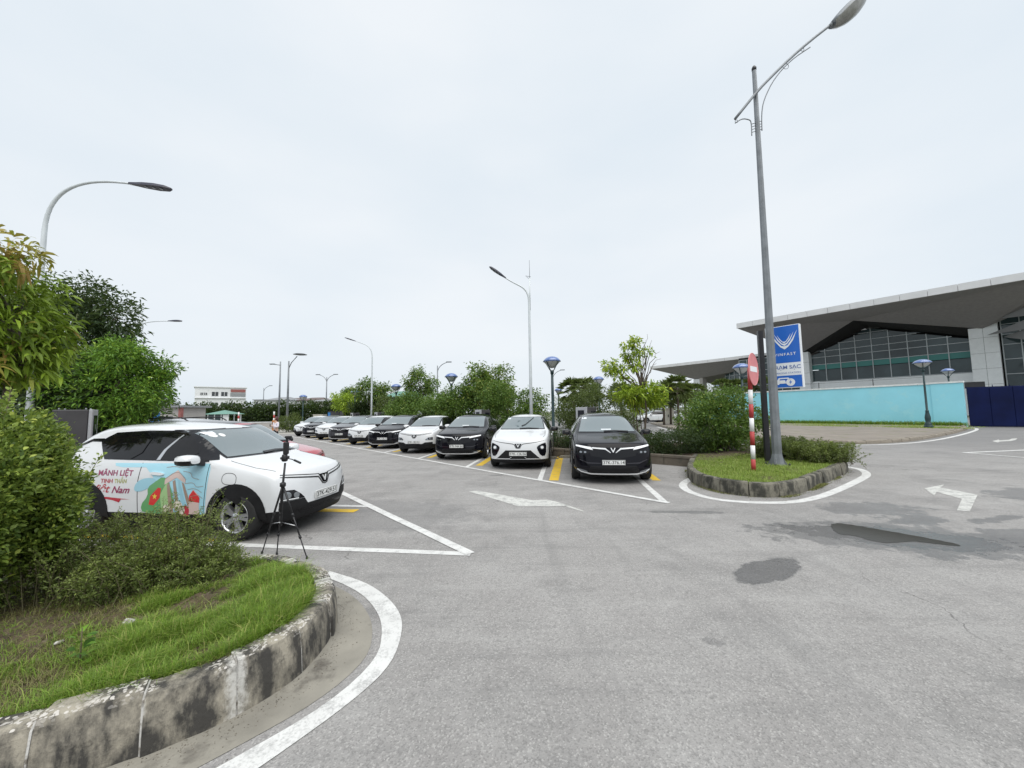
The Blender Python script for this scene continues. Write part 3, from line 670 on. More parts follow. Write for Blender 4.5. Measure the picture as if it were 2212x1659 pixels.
def limb(a, c, k=4, sag=0.1):
    a, c = Vector(a), Vector(c); d = (c-a).length
    return [a+(c-a)*i/k+Vector((random.uniform(-1, 1), random.uniform(-1, 1), random.uniform(-.4, 1)))*d*sag*.3*(0 < i < k)+Vector((0, 0, 1))*d*sag*math.sin(math.pi*i/k) for i in range(k+1)]
def bush(name, label, cat, c, r_, mat_, L0, wd, nc, per, spread, seed=0, n=9, frac=.42, up=.3, young=.06, group=None, stems=5, droop=.2, base_z=0.24, lo=.66, rnd=.8, flat_=1.0, seg=1):
    t = thing(name, label, cat, (c[0], c[1], base_z), 0, group); cz = c[2]-base_z
    bl = lobes((0, 0, cz), r_, n, frac, seed, flat_)
    bp, ov, ti = clumps(bl, nc, per, spread, lo)
    k = bp[:, 2] > 0.02; leaves(bp[k], ov[k], L0, wd, mat_, 'foliage', t, up=up, young=young, tint=ti[k], droop=droop, rnd=rnd, seg=seg)
    b = MB()
    for i in range(stems):
        q = bl[1+i % (len(bl)-1)]; b.tube(limb((random.uniform(-.2, .2)*r_[0], random.uniform(-.2, .2)*r_[1], -.05), q[:3], 4), [.03*r_[2]+.008, .024*r_[2]+.006, .018*r_[2]+.005, .012*r_[2]+.004, .005], 'bark', 6)
    b.build('stem', t); return t
def tree(name, label, x, y, z0, path, crown, mat_, L0, wd, nc, per, spread, r0, seed=0, n=10, frac=.42, up=.1, young=.06, droop=.3, group=None, seg=1, lo=.66, flat_=1.0, extra=None, rnd=.8):
    t = thing(name, label, 'tree', (x, y, z0), 0, group)
    bl = lobes(crown[:3], crown[3:], n, frac, seed, flat_)
    if extra: bl += extra
    bp, ov, ti = clumps(bl, nc, per, spread, lo)
    leaves(bp, ov, L0, wd, mat_, 'crown', t, up=up, young=young, tint=ti, droop=droop, seg=seg, rnd=rnd)
    top = path[-1]; br = []
    for q in bl[1:]:
        j = path[max(1, len(path)-1-random.randint(0, 1))]; br.append(limb(j, q[:3], 4, .12))
    trunk(path, r0, r0*.55, t, branches=br); return t
def grass_field(name, inside, box, n, h, wdt, zf, label, dens=None, lean=.5, young=.12, parent=None, m='grass'):
    """uncountable blades as one object"""
    x0, x1, y0, y1 = box; P = []
    while len(P) < n:
        x, y = random.uniform(x0, x1), random.uniform(y0, y1)
        if not inside(x, y): continue
        d = dens(x, y) if dens else 1
        if random.random() < d: P.append((x, y, d))
    P = np.array(P); k = len(P); base = np.stack([P[:, 0], P[:, 1], np.full(k, zf)], 1)
    an = RNG.uniform(0, 2*math.pi, k); dr = np.stack([np.cos(an), np.sin(an), np.zeros(k)], 1); sd = np.stack([-np.sin(an), np.cos(an), np.zeros(k)], 1)
    hh = (h*RNG.uniform(.45, 1.15, k)*(0.45+0.55*P[:, 2]))[:, None]; le = RNG.uniform(.1, lean*1.6, k)[:, None]*hh; wv = sd*wdt*RNG.uniform(.6, 1.2, k)[:, None]
    z = np.array([0, 0, 1.0])
    V = np.stack([base-wv, base+wv, base+dr*le*.4+z*hh*.6-wv*.7, base+dr*le*.4+z*hh*.6+wv*.7, base+dr*le+z*hh*np.clip(1-.25*le/hh, .5, 1)], 1)
    T = np.array([[0, 1, 3], [0, 3, 2], [2, 3, 4]]); tri = (T[None]+(np.arange(k)*5)[:, None, None]).reshape(-1, 3)
    ti = RNG.uniform(0, 1, k); ti = np.where(RNG.uniform(0, 1, k) < young, 1.2+RNG.uniform(0, .8, k), ti)
    o = obj(name, fast_mesh(name, V.reshape(-1, 3), tri, [m], np.repeat(ti, 5)), parent); tag(o, label, 'grass', kind='stuff'); return o

# ---- near planter: grass, shrubs
def dn(x, y):                                        # thick towards the nose of the planter, thin and patchy by the bushes
    e = (x+2.75)/1.05 + 0.30*math.sin(x*7+y*5) + .30*math.sin(y*9-x*4) + .28*math.sin(x*17-y*13)
    f = max(0.0, min(1.0, e)); g_ = 0.16 if y < 2.75 else .05
    return max(g_*(0.5+0.5*math.sin(x*11)*math.cos(y*13)), f)
grass_field('grass', in_near, (-3.7, -1.45, 1.4, 4.0), 42000, 0.135, 0.0019, 0.235, 'bright green grass growing over the nose of the near planter', dn, .95, .16)
grass_field('long_grass', in_near, (-3.2, -1.5, 1.7, 3.9), 1500, 0.22, 0.002, 0.235, 'scattered longer grass blades standing out of the near planter grass', dn, .9, .25)
grass_field('dry_grass', in_near, (-4.4, -1.5, 1.3, 3.4), 26000, 0.06, 0.0016, 0.235, 'short dry yellowish grass on the bare soil of the near planter', lambda x, y: .7 if x < -2 else .25, 1.5, .2, m='dry_blade')
bush('leafy_shrub', 'large dense green shrub at the left edge, in front of the painted white car', 'shrub', (-4.30, 3.0, 1.08), (0.88, 0.55, 0.98), 'leaf_near', 0.040, 0.46, 7000, 10, 0.030, seed=3, n=26, frac=.32, up=.55, young=.07, stems=12, base_z=.23, lo=.50, seg=2)
t = thing('shrub_shoot', 'upright leafy shoots rising above the large shrub at the left edge', 'shrub', (-4.28, 3.2, 0.23))
bp = []; ov = []; ti = []; b = MB()
for k in range(46):
    x = random.uniform(-1.0, .50); y = random.uniform(-.35, .4); h = random.uniform(1.25, 1.78)*(1-.40*max(0, x)/.5)
    pts = [Vector((x*.6, y*.6, .5)), Vector((x*.85, y*.85, h*.7)), Vector((x+random.uniform(-.08, .08), y+random.uniform(-.1, .1), h))]
    b.tube(pts, [.006, .004, .002], 'stem', 5); yg = random.random()
    for i in range(70):
        f = random.uniform(.15, 1.0); p = pts[1]+(pts[2]-pts[1])*f; an = random.uniform(0, 6.28)
        bp.append(p+Vector((math.cos(an), math.sin(an), 0))*.012); ov.append((math.cos(an), math.sin(an), .6)); ti.append(min(1, .35+.65*f) if random.random() < .75 else 1.15+.6*f*yg)
leaves(np.array(bp), np.array(ov), .040, .44, 'leaf_near', 'foliage', t, up=.5, young=.0, tint=np.array(ti), rnd=.35, seg=2); b.build('stem', t)
def feathery(name, label, spots, n_st, base_z=.23, L0=.026, group=None, m='leaf_feather', hh=(.35, .62), spread=.35, per=85):
    t = thing(name, label, 'shrub', (spots[0][0], spots[0][1], base_z), 0, group); bp = []; ov = []; ti = []; b = MB()
    ox, oy = spots[0][:2]
    for (sx, sy, sr, *sh) in spots:
        hk = sh[0] if sh else 1.0
        for k in range(n_st):
            x = sx-ox+random.gauss(0, sr*.45); y = sy-oy+random.gauss(0, sr*.4); h = random.uniform(*hh)*hk; an = random.uniform(0, 6.28); l = random.uniform(.2, 1)*spread*(.6+.4*hk)
            p0 = Vector((x, y, 0)); p2 = Vector((x+math.cos(an)*l, y+math.sin(an)*l, h)); p1 = p0*.5+p2*.5+Vector((0, 0, h*.22))
            b.tube([p0, p1, p2], [.004, .003, .0015], 'stem', 4, cap=False); tn = random.random()
            for i in range(per):
                f = random.uniform(.12, 1.0); p = p0*(1-f)**2+p1*2*f*(1-f)+p2*f*f; a2 = random.uniform(0, 6.28)
                bp.append(p+Vector((math.cos(a2), math.sin(a2), random.uniform(-.6, .8)))*random.uniform(.004, .05)*(1.1-f*.6)); ov.append((math.cos(a2), math.sin(a2), .5)); ti.append(min(1, tn*.6+.4*f))
    leaves(np.array(bp), np.array(ov), L0, .34, m, 'foliage', t, up=.4, young=.05, tint=np.array(ti), rnd=.6); b.build('stem', t); return t
feathery('feathery_shrub', 'low feathery olive green shrub covering the near car\'s sill', [(-3.70, 3.55, .45, 1.30), (-3.35, 3.62, .35, 1.15), (-3.02, 3.60, .26, .85), (-3.75, 3.2, .4, 1.15), (-3.25, 3.25, .32, .8), (-2.78, 3.5, .2, .5)], 105, hh=(.2, .50), spread=.32)
feathery('feathery_shrub', 'few tall feathery shoots reaching up beside the near front wheel', [(-3.05, 3.72, .22)], 14, hh=(.45, .80), spread=.26, per=75)
# young weed with broad leaves
t = thing('broadleaf_weed', 'small pale green broad-leaved weed growing in the near planter', 'weed', (-2.62, 2.34, .24)); bp = []; ov = []
for k in range(16):
    an = k*2.4; z = .02+.012*k; bp.append((math.cos(an)*.02, math.sin(an)*.02, z)); ov.append((math.cos(an), math.sin(an), .2))
for q_, v_ in zip(bp, ov): leaves(np.array([q_]), np.array([v_]), .055, .62, 'leaf_bright', 'leaf', t, up=.2, rnd=.2, young=0, seg=2)
b = MB(); b.tube([(0, 0, -.03), (0, 0, .22)], [.005, .003], 'stem', 6); b.build('stem', t)
for k, (x, y, s, m_) in enumerate([(-2.78, 2.78, .045, 'mortar'), (-2.18, 2.82, .022, 'panel_white'), (-2.35, 2.12, .03, 'mortar'), (-3.0, 2.55, .028, 'mortar')]):
    b = MB(); b.box((0, 0, s*.3), (s*1.6, s, s*.7), m_, bev=s*.25); o = b.build('stone', None, (x, y, .25)); o.rotation_euler = (.2, .1, k*1.3)
    tag(o, ['pale grey flat stone on the bare soil under the big shrub', 'small white chip lying in the near planter grass', 'small pale stone beside the near kerb', 'small grey stone on the soil left of the others'][k], 'stone')

# ---- left trees
mt = tree('mango_tree', 'tree with long drooping yellow-green and reddish leaves, top left edge', -7.98, 5.75, .24, [(0, 0, -.1), (.05, 0, 1.0), (.0, .1, 2.0), (.1, .05, 2.9)], (-.15, 0, 3.12, .98, .9, 1.20), 'leaf_mango', .155, .25, 720, 10, .05, .07, seed=5, n=20, frac=.34, up=-.05, droop=.45, young=.03, seg=2, lo=.6)
bp, ov, ti = clumps([(.0, -.3, 4.15, .45, .4, .30), (.55, -.3, 3.95, .3, .3, .25), (-.3, -.5, 2.6, .5, .4, .4), (.2, -.5, 2.3, .5, .3, .3)], 75, 8, .05, .5); leaves(bp, ov, .16, .24, 'leaf_mango', 'young_leaves', mt, up=.1, droop=.5, young=0, tint=1.35+.65*ti, seg=2)
tree('dark_tree', 'tall dark green tree behind the yellow-green one on the left', -14.15, 11.5, .2, [(0, 0, -.1), (.2, 0, 1.2), (.1, .1, 2.6), (.2, 0, 3.6)], (-.05, .2, 3.80, 1.95, 1.5, 2.25), 'leaf_dark', .16, .27, 1900, 9, .10, .11, seed=8, n=26, frac=.33, droop=.35, young=.05, lo=.5)
tree('bright_tree', 'round bright green tree right of the dark one, behind the grey chargers', -11.15, 10.4, .2, [(0, 0, -.1), (0, .1, .9), (.1, 0, 1.6), (0, 0, 2.1)], (0, 0, 2.30, 1.62, 1.2, 1.22), 'leaf_bright', .115, .32, 1900, 9, .08, .08, seed=12, n=24, frac=.33, droop=.3, young=.12, lo=.5)
tree('shadowy_tree', 'dark leafy tree low behind the left chargers and lamp post', -12.9, 10.3, .2, [(0, 0, -.1), (0, .1, .8), (0, 0, 1.5)], (0, 0, 1.8, 1.7, .8, 1.7), 'leaf_dark', .15, .32, 1300, 9, .12, .09, seed=14, n=16, frac=.36, droop=.3, young=.03, lo=.4)
tree('shadowy_tree', 'dark leafy tree filling the gap under the bright green tree', -14.6, 13.2, .2, [(0, 0, -.1), (0, .1, .8), (0, 0, 1.5)], (0, 0, 1.6, 2.6, 1.0, 1.6), 'leaf_dark', .16, .32, 1300, 9, .12, .09, seed=15, n=16, frac=.36, droop=.3, young=.03, lo=.4)

# ---- right island grass and shrubs
grass_field('grass', in_isl, (4.1, 9.4, 7.2, 12.4), 42000, 0.135, 0.0038, 0.19, 'bright grass on the kerbed island around the lamp post', lambda x, y: max(.1, min(1, 1.15-.25*max(0, y-9.6)-.1*max(0, x-7.5)))*(.75+.25*math.sin(x*5)*math.cos(y*6)), .9, .16, m='grass_light')
feathery('feathery_shrub', 'feathery olive shrub on the island right of the lamp post', [(8.35, 10.0, .45), (8.75, 10.2, .4), (8.1, 10.5, .4)], 100, .18, .05, None, 'leaf_feather', (.3, .62), .45, 60)
feathery('feathery_shrub', 'darker feathery shrub on the island directly behind the lamp post', [(8.05, 11.1, .45), (8.6, 11.3, .4), (7.5, 11.2, .35)], 90, .18, .055, None, 'leaf_olive', (.35, .70), .45, 60)
ow = [(p.x, p.y) for p in offset_path(isl, 0.015)]
def near_isl(x, y): return any((x-a)**2+(y-c)**2 < .0035 for a, c in ow) and not in_isl(x, y)
ow = [(p.x, p.y) for p in resample(ow, .06)]
grass_field('kerb_weeds', near_isl, (4.0, 9.5, 7.1, 10.6), 2600, 0.07, 0.004, 0.0, 'thin dry weeds along the foot of the island kerb', lambda x, y: max(.02, math.sin(x*3.1)*math.cos(y*2.3)), 1.2, .5, m='dry_blade')
# grit in the near gutter and by the island
def grit(name, label, path, n, spread, shift, smax):
    P = resample(path, .05); V = []; T = []; tt = np.array([[0, 1, 2], [0, 2, 3], [0, 3, 1], [1, 3, 2]])
    for k in range(n):
        i = random.randrange(1, len(P)-1); t_ = (P[i+1]-P[i-1]).normalized(); o_ = Vector((t_.y, -t_.x)); q = P[i]+o_*(shift+abs(random.gauss(0, spread)))+t_*random.uniform(-.03, .03); s_ = random.uniform(.002, smax)
        V += [(q.x+random.uniform(-s_, s_)*1.3, q.y+random.uniform(-s_, s_)*1.3, .003+z_*s_) for z_ in (0, 0, 0, 1.1)]; T.append(tt+4*k)
    o = obj(name, fast_mesh(name, np.array(V), np.concatenate(T), ['grit'])); tag(o, label, 'grit', kind='stuff')
mat('grit', (0.20, 0.175, 0.14), .9, var=.4, vscale=60, world=True)
grit('gutter_grit', 'fine grit and leaf crumbs gathered along the foot of the near kerb', [(p.x, p.y) for p in near_kerb if p.x > -3], 1300, .09, .01, .006)
grit('road_grit', 'fine grit lying along the foot of the island kerb', [(p.x, p.y) for p in isl], 900, .12, .02, .010)
# ---- bushes of the long planter
bush('round_bush', 'big dark green bush left of the no entry sign', 'bush', (7.35, 13.4, 1.22), (1.75, 1.3, 1.12), 'leaf_mid', .10, .42, 2500, 8, .075, seed=21, n=18, frac=.36, young=.05, lo=.55, up=.45)
bush('low_hedge', 'low trimmed hedge in the planter right of the nearest black car', 'hedge', (5.4, 12.6, .62), (1.35, .75, .46), 'leaf_hedge', .060, .35, 1900, 8, .06, seed=22, n=14, frac=.4, young=.03, lo=.5)
bush('low_hedge', 'low trimmed hedge in the planter between the white and nearest black car', 'hedge', (2.0, 15.4, .60), (1.5, .8, .48), 'leaf_hedge', .06, .35, 1700, 8, .06, seed=23, n=14, frac=.4, young=.03, lo=.5)
bush('round_bush', 'wide dark olive bush behind the nearest black car and its charger', 'bush', (4.6, 19.2, 1.60), (2.4, 1.5, 1.70), 'leaf_olive', .10, .40, 2600, 8, .09, seed=24, n=18, frac=.36, young=.03, lo=.55, up=.4)
bush('round_bush', 'glossy dark green bush behind the white car with upright headlights', 'bush', (-.1, 21.3, 1.65), (2.4, 1.4, 1.65), 'leaf_mid', .12, .45, 2300, 8, .10, seed=25, n=18, frac=.36, young=.06, lo=.55, up=.3)
gl = [(-3.6, 24.5, 1.7, 2.5, 1.5, 1.65, 'leaf_mid', 'dense green bush behind the second black car'), (-7.0, 28.0, 1.7, 2.6, 1.5, 1.60, 'leaf_mid', 'dense green bush in the middle of the hedge row'),
      (-10.2, 32.2, 1.65, 2.6, 1.5, 1.50, 'leaf_olive', 'dense olive bush near the far end of the hedge row'), (-14.0, 37.0, 1.5, 2.6, 1.5, 1.4, 'leaf_hedge', 'dark bush at the far end of the hedge row')]
for k, (x, y, z, a, c_, h, m_, lb) in enumerate(gl):
    bush('round_bush', lb, 'bush', (x, y, z), (a, c_, h), m_, .15, .45, 2100, 8, .12, seed=30+k, n=16, frac=.38, young=.05, lo=.55, group='bushes of the hedge row')
# ---- small trees of the planter
def small_tree(label, u, Y, zc, rx, rz, m_, seed, nc=600, L0=.2, n=12, z0=.2, frac=.36, lo=.5, rnd=.8, per=7, sp=.13, base=.8, group='trees along the car park hedge', young=.08, flat_=1.0):
    p = at(u, 860, Y); h = zc
    return tree('small_tree', label, p.x, Y, z0, [(0, 0, 0), (.05, 0, h*.35), (-.05, .05, h*.65), (0, 0, h*.85)], (0, 0, h, rx, rx*.85, rz), m_, L0, .36, nc, per, sp, .07, seed=seed, n=n, frac=frac, droop=.25, lo=lo, group=group, young=young, flat_=flat_)
small_tree('round bushy tree with mottled yellow-green leaves left of the central lamp post', 1062, 23.5, 2.75, 1.6, 1.85, 'leaf_mid', 41, 1500, .2, 18, young=.25)
small_tree('open-crowned tree right of the second blue lamp, in the middle of the hedge', 908, 31, 4.0, 1.6, 1.35, 'leaf_mid', 42, 330, .22, 14, frac=.30, per=9, sp=.16)
small_tree('airy tree beside the tall curved lamp left of the open-crowned one', 800, 36, 3.7, 2.0, 1.3, 'leaf_mid', 43, 420, .24, 14, frac=.3, per=8, sp=.18)
small_tree('lime green tree beside the blue cabinet at the far end', 744, 41, 2.9, 1.75, 1.2, 'leaf_lime', 44, 500, .22, 12, young=.0, per=7)
small_tree('small dark green tree top just behind the lime green one', 757, 47, 4.2, 1.1, .9, 'leaf_mid', 45, 260, .22, 9)
# sparse tree with bare twigs beside the nearest black car
tp = at(1392, 900, 15.4); t = thing('sparse_tree', 'slender tree with sparse yellow-green leaves and bare twigs behind the nearest black car', 'tree', (tp.x, 15.4, .2))
br = []; tw = []; cl = []; base_p = [(0, 0, 0), (.02, 0, .9), (.10, 0, 1.5), (.05, .0, 2.0), (-.15, .0, 2.45)]
def loc(u, v, Y=15.4): q = at(u, v, Y); return (q.x-tp.x, q.y-15.4, q.z-.2)
for (u, v, r_) in [(1370, 742, .30), (1360, 770, .28), (1382, 765, .25), (1345, 795, .22), (1320, 800, .20), (1308, 790, .20), (1370, 790, .26), (1400, 760, .16), (1335, 812, .16), (1352, 752, .22), (1325, 782, .14), (1350, 818, .13)]:
    q = loc(u, v); cl.append((*q, r_, r_*1.2, r_*.62)); br.append(limb((-.05, 0, 2.2) if u > 1340 else (.05, 0, 1.95), q, 5, .10))
for (u, v) in [(1375, 728), (1398, 722), (1410, 748), (1425, 760), (1428, 775), (1418, 785), (1395, 735), (1352, 735), (1340, 760), (1310, 815), (1408, 735)]:
    br.append(limb((-.02, 0, 2.35), loc(u, v), 6, .16))
bp, ov, ti = clumps(cl, 190, 8, .06, .3); leaves(bp, ov, .15, .34, 'leaf_lime', 'crown', t, up=.0, droop=.35, young=.12, tint=ti*.8)
trunk(base_p, .045, .03, t, branches=br)
t = bush('lime_bush', 'bright lime green leafy growth around the slender tree\'s foot', 'bush', (tp.x+.05, 15.7, 2.25), (1.08, .8, .58), 'leaf_lime', .17, .36, 300, 8, .10, seed=51, n=12, frac=.4, young=.05, lo=.4, droop=.4)
# ---- palms and greenery before the terminal
def palm(label, u, v, Y, h_r=1.3, group='palms before the terminal', m_='leaf_olive'):
    p = at(u, v, Y); t = thing('fan_palm', label, 'palm', (p.x, Y, .1), 0, group); hz = p.z-.1; bp = []; ov = []; b = MB(); b.tube([(0, 0, -.1), (.05, 0, hz*.5), (0, 0, hz)], [.13, .11, .10], 'bark', 8)
    for k in range(34):
        an = k*2.4; el = random.uniform(-.9, 1.35); d = Vector((math.cos(an)*math.cos(el), math.sin(an)*math.cos(el), math.sin(el))); c = Vector((0, 0, hz))+d*h_r*.55; b.tube([(0, 0, hz), c], [.02, .012], 'stem', 4)
        sdv = d.cross(Vector((0, 0, 1))).normalized(); upv = sdv.cross(d)
        for i in range(15):
            a2 = (i-7)*.19; bp.append(c); ov.append((d*math.cos(a2)+sdv*math.sin(a2))*3.0)
    leaves(np.array(bp), np.array([tuple(q) for q in ov]), h_r*.55, .11, m_, 'fronds', t, up=0, rnd=.10, droop=.25, young=.02, jit=.15, fold=.4); b.build('trunk', t)
for k, (u, v, Y, r_) in enumerate([(1238, 845, 36, 1.6), (1262, 842, 34, 1.5), (1278, 850, 37, 1.4), (1340, 852, 36, 1.4), (1446, 848, 40, 1.7), (1462, 838, 38, 1.6), (1478, 850, 41, 1.5), (1432, 862, 39, 1.4), (1500, 848, 46, 1.5), (1560, 838, 52, 1.6), (1585, 838, 51, 1.5), (1612, 836, 50, 1.5), (1648, 834, 49, 1.5)]):
    lbp = ['leftmost palm of the clump behind the central lamp', 'palm right of the leftmost one behind the central lamp', 'short palm at the right of the central clump', 'palm left of the small blue lamp behind the slender tree', 'palm left of centre before the distant canopy',
           'tallest palm just left of the turquoise wall', 'palm right of the tallest one by the turquoise wall', 'low palm behind the white parked cars', 'palm under the tip of the distant canopy', 'leftmost of the palms under the distant canopy\'s glass', 'second palm along the top of the turquoise wall', 'third palm along the top of the turquoise wall', 'palm beside the no entry sign above the turquoise wall'][k]
    palm(lbp, u, v, Y, r_)
bush('palm_undergrowth', 'olive undergrowth below the palms behind the slender tree', 'bush', (22.0, 58, 1.9), (6.5, 1.8, 2.4), 'leaf_olive', .3, .3, 900, 7, .25, seed=61, n=14, lo=.5, base_z=.05)
bush('palm_undergrowth', 'olive undergrowth below the central palm clump', 'bush', (6.2, 38, 1.5), (2.6, 1.3, 1.7), 'leaf_olive', .25, .3, 700, 7, .22, seed=62, n=12, lo=.5, base_z=.05)
bush('palm_undergrowth', 'dark planting on the bank behind the turquoise wall', 'bush', (29, 50, 2.9), (5.5, 1.2, 1.6), 'leaf_olive', .3, .3, 900, 7, .25, seed=63, n=16, lo=.5, base_z=1.2)
# ---- far hedge, round bush
t = thing('tall_hedge', 'long tall dark clipped hedge at the far side of the car park', 'hedge', (-34, 52, 0)); g_ = np.random.default_rng(70)
bl = [(x, g_.uniform(-.3, .3), 1.9, 1.7, 1.2, 1.75+g_.uniform(-.12, .18)) for x in np.arange(-15.5, 17.5, 1.5)]
bp, ov, ti = clumps(bl, 5200, 7, .16, .35); k = bp[:, 2] > 0; leaves(bp[k], ov[k], .36, .40, 'leaf_hedge', 'foliage', t, up=.5, tint=ti[k], young=.02)
for x in np.arange(-15, 17, 3.0): b = MB(); b.tube([(x, 0, -.05), (x, 0, 2.4)], .06, 'bark', 6); b.build('stem', t)
bush('clipped_bush', 'round clipped bush at the corner behind the farthest white car', 'bush', (-23.0, 38.5, .98), (1.45, 1.2, .98), 'leaf_olive', .13, .36, 900, 7, .09, seed=71, n=10, lo=.55, base_z=.0, young=.1)
def wdist(x, y): return ((x-27.5)*-12.9+(y-41.6)*-7.5)/14.92
grass_field('wall_grass', lambda x, y: .06 < wdist(x, y) < .9, (23, 35, 28.5, 48), 7000, .40, .018, .12, 'strip of rough green grass along the foot of the turquoise wall', None, .8, .1)
grass_field('verge_grass', lambda x, y: .9 < wdist(x, y) < 6.5 and y > 20.5+.62*max(0, x-24), (14, 34.2, 20, 46), 14000, .09, .012, .13, 'thin dry grass scattered over the paved verge', lambda x, y: .25+.75*(math.sin(x*.9)*math.cos(y*.7) > .1), 1., .5)
# ================================================================ buildings, wall, gate
def quadbox(p, q, z0, z1, th, m, b):
    """a wall slab from p to q"""
    p, q = Vector(p[:2]), Vector(q[:2]); c = (p+q)/2; d = q-p; b.box((c.x, c.y, (z0+z1)/2), (d.length, th, z1-z0), m, math.atan2(d.y, d.x))
def slab(pts, th, m, b, up=True):
    n = len(pts); P = [Vector(p) for p in pts]; vs = P+[p+Vector((0, 0, th)) for p in P]
    b.add(vs, [tuple(range(n)), tuple(range(2*n-1, n-1, -1))]+[(i, (i+1) % n, n+(i+1) % n, n+i) for i in range(n)], m)
# turquoise wall
t = thing('boundary_wall', 'long turquoise painted boundary wall with pale coping', 'wall', (27.5, 41.6, 0))
wa, wb_ = Vector((-3.9, 6.7)), Vector((7.5, -12.9)); wdv = (wb_-wa).normalized(); wn = Vector((wdv.y, -wdv.x))
if wn.dot(Vector((-1, -1))) < 0: wn = -wn
b = MB(); quadbox(wa, wb_-wdv*1.7, 0, 3.42, .22, 'wall_turquoise', b); b.build('wall', t)
b = MB(); quadbox(wa, wb_-wdv*1.68, 3.423, 3.56, .34, 'wall_coping', b); b.build('coping', t)
b = MB(); quadbox(wb_-wdv*1.69, wb_, 0, 3.45, .34, 'wall_turquoise', b); b.build('end_pier', t)
b = MB(); quadbox(wb_-wdv*1.72, wb_+wdv*.04, 3.453, 3.58, .44, 'wall_coping', b); b.build('coping', t)
for k in (1.5, 5.5, 9.5, 13.5, 17.5):
    q = wa+wdv*k; b = MB(); b.tube([(q.x, q.y, 3.4), (q.x, q.y, 4.15)], .03, 'black_metal', 6); b.build('wire_post', t)
b = MB(); b.tube([(wa.x, wa.y, 4.05), (wb_.x-1, wb_.y+1.7, 4.05)], .012, 'black_metal', 5); b.build('top_wire', t)
# gate
gd = Vector((.79, -.61)).normalized(); g0 = Vector((35.12, 28.62))
t = thing('sliding_gate', 'dark navy solid metal sliding gate closing the road by the turquoise wall', 'gate', (g0.x, g0.y, 0), math.atan2(gd.y, gd.x))
b = MB(); b.box((4.4, .045, 1.55), (8.8, .02, 2.86), 'gate_navy'); b.build('backing_sheet', t)
for k in range(8):
    b = MB(); b.box((.55+k*1.1, 0, 1.56), (1.085, .05, 2.9), 'gate_navy', bev=.012); b.build('gate_panel', t)
b = MB(); b.box((4.4, .08, 3.03), (8.9, .10, .09), 'gate_navy'); b.box((4.4, .08, .10), (8.9, .10, .10), 'gate_navy'); b.box((.45, .08, 3.25), (1.0, .09, .45), 'black_metal'); b.build('gate_frame', t)
for x in (2.9, 3.9, 6.4):
    b = MB(); b.lathe([(0.001, -.03), (.07, -.03), (.07, .03), (.001, .03)], 'black_metal', 12, (x, 0, .07), 'y'); b.build('roller', t)
for x in (1.3, 2.1, 2.9, 3.7, 4.5):
    b = MB(); b.lathe([(.03, 3.07), (.02, 3.15), (.001, 3.25)], 'gate_navy', 6, (x, .08, 0)); b.build('spike', t)

# airport-like terminal
TB = thing('terminal_building', 'large modern terminal with deep dark folded eaves and glazed gable', 'building', (75, 60, 0)); O3 = Vector((75, 60, 0))
fa, fb = Vector((75, 60)), Vector((63, 77.3)); fd = (fb-fa).normalized(); ang = math.atan2(fd.y, fd.x); FLn = (fb-fa).length
fn = Vector((-fd.y, fd.x))
if fn.dot(Vector((-1, -1))) < 0: fn = -fn
def Lc(p): return tuple(Vector(p)-O3)
def facade(base, dirv, nrm, length, ncol, rows, top, parent, teal=None, th=.06):
    """panes, each its own part, clipped by the line top(s)"""
    for i in range(ncol):
        s0, s1 = length*i/ncol+.05, length*(i+1)/ncol-.05
        for r_ in range(len(rows)-1):
            z0, z1 = rows[r_]+.05, rows[r_+1]-.05
            t0, t1 = min(z1, top(s0)-.08), min(z1, top(s1)-.08)
            if max(t0, t1) < z0+.25: continue
            t0, t1 = max(t0, z0+.01), max(t1, z0+.01)
            m_ = 'pane_teal' if (teal is not None and r_ == teal) else 'pane'
            b = MB(); vs = []
            tl = random.uniform(-.012, .012)
            for off in (0, -th):
                for s_, z_ in ((s0, z0), (s1, z0), (s1, t1), (s0, t0)):
                    p = base+dirv*s_+nrm*(off+tl*(s_-s0)); vs.append((p.x, p.y, z_))
            b.add(vs, [(0, 1, 2, 3), (7, 6, 5, 4), (0, 4, 5, 1), (1, 5, 6, 2), (2, 6, 7, 3), (3, 7, 4, 0)], m_); b.build('window_pane', parent)
    b = MB()
    for i in range(ncol+1):
        s_ = length*i/ncol; p = base+dirv*s_+nrm*.05; b.box((p.x, p.y, (rows[0]+top(s_))/2), (.12, .16, top(s_)-rows[0]), 'mullion', math.atan2(dirv.y, dirv.x))
    b.build('mullion', parent)
    for k, z_ in enumerate(rows):
        if teal is not None and k == teal: continue
        ss = [length*j/80 for j in range(81) if top(length*j/80) >= z_]
        if len(ss) < 2: continue
        b = MB(); quadbox(base+dirv*ss[0]+nrm*.04, base+dirv*ss[-1]+nrm*.04, z_-.05, z_+.05, .12, 'mullion', b); b.build('transom', parent)
apx = FLn*.56
def gab(s_): return 12.6+(16.6-12.6)*(1-abs(s_-apx)/(apx if s_ < apx else FLn-apx)*1.0)
lbase = Vector((0, 0))
facade(lbase, fd, fn, FLn, 9, [7.0, 9.4, 10.5, 12.0, 13.2, 14.5, 15.8, 17.2], gab, TB, teal=1)
b = MB(); quadbox(lbase-fd*.2, fd*(FLn+2), 0, 6.9, .5, 'panel_white', b); b.build('lower_wall', TB)
b = MB(); quadbox(lbase-fn*4, fd*FLn-fn*4, 5, 17, .2, 'shade_black', b); b.build('interior_wall', TB)
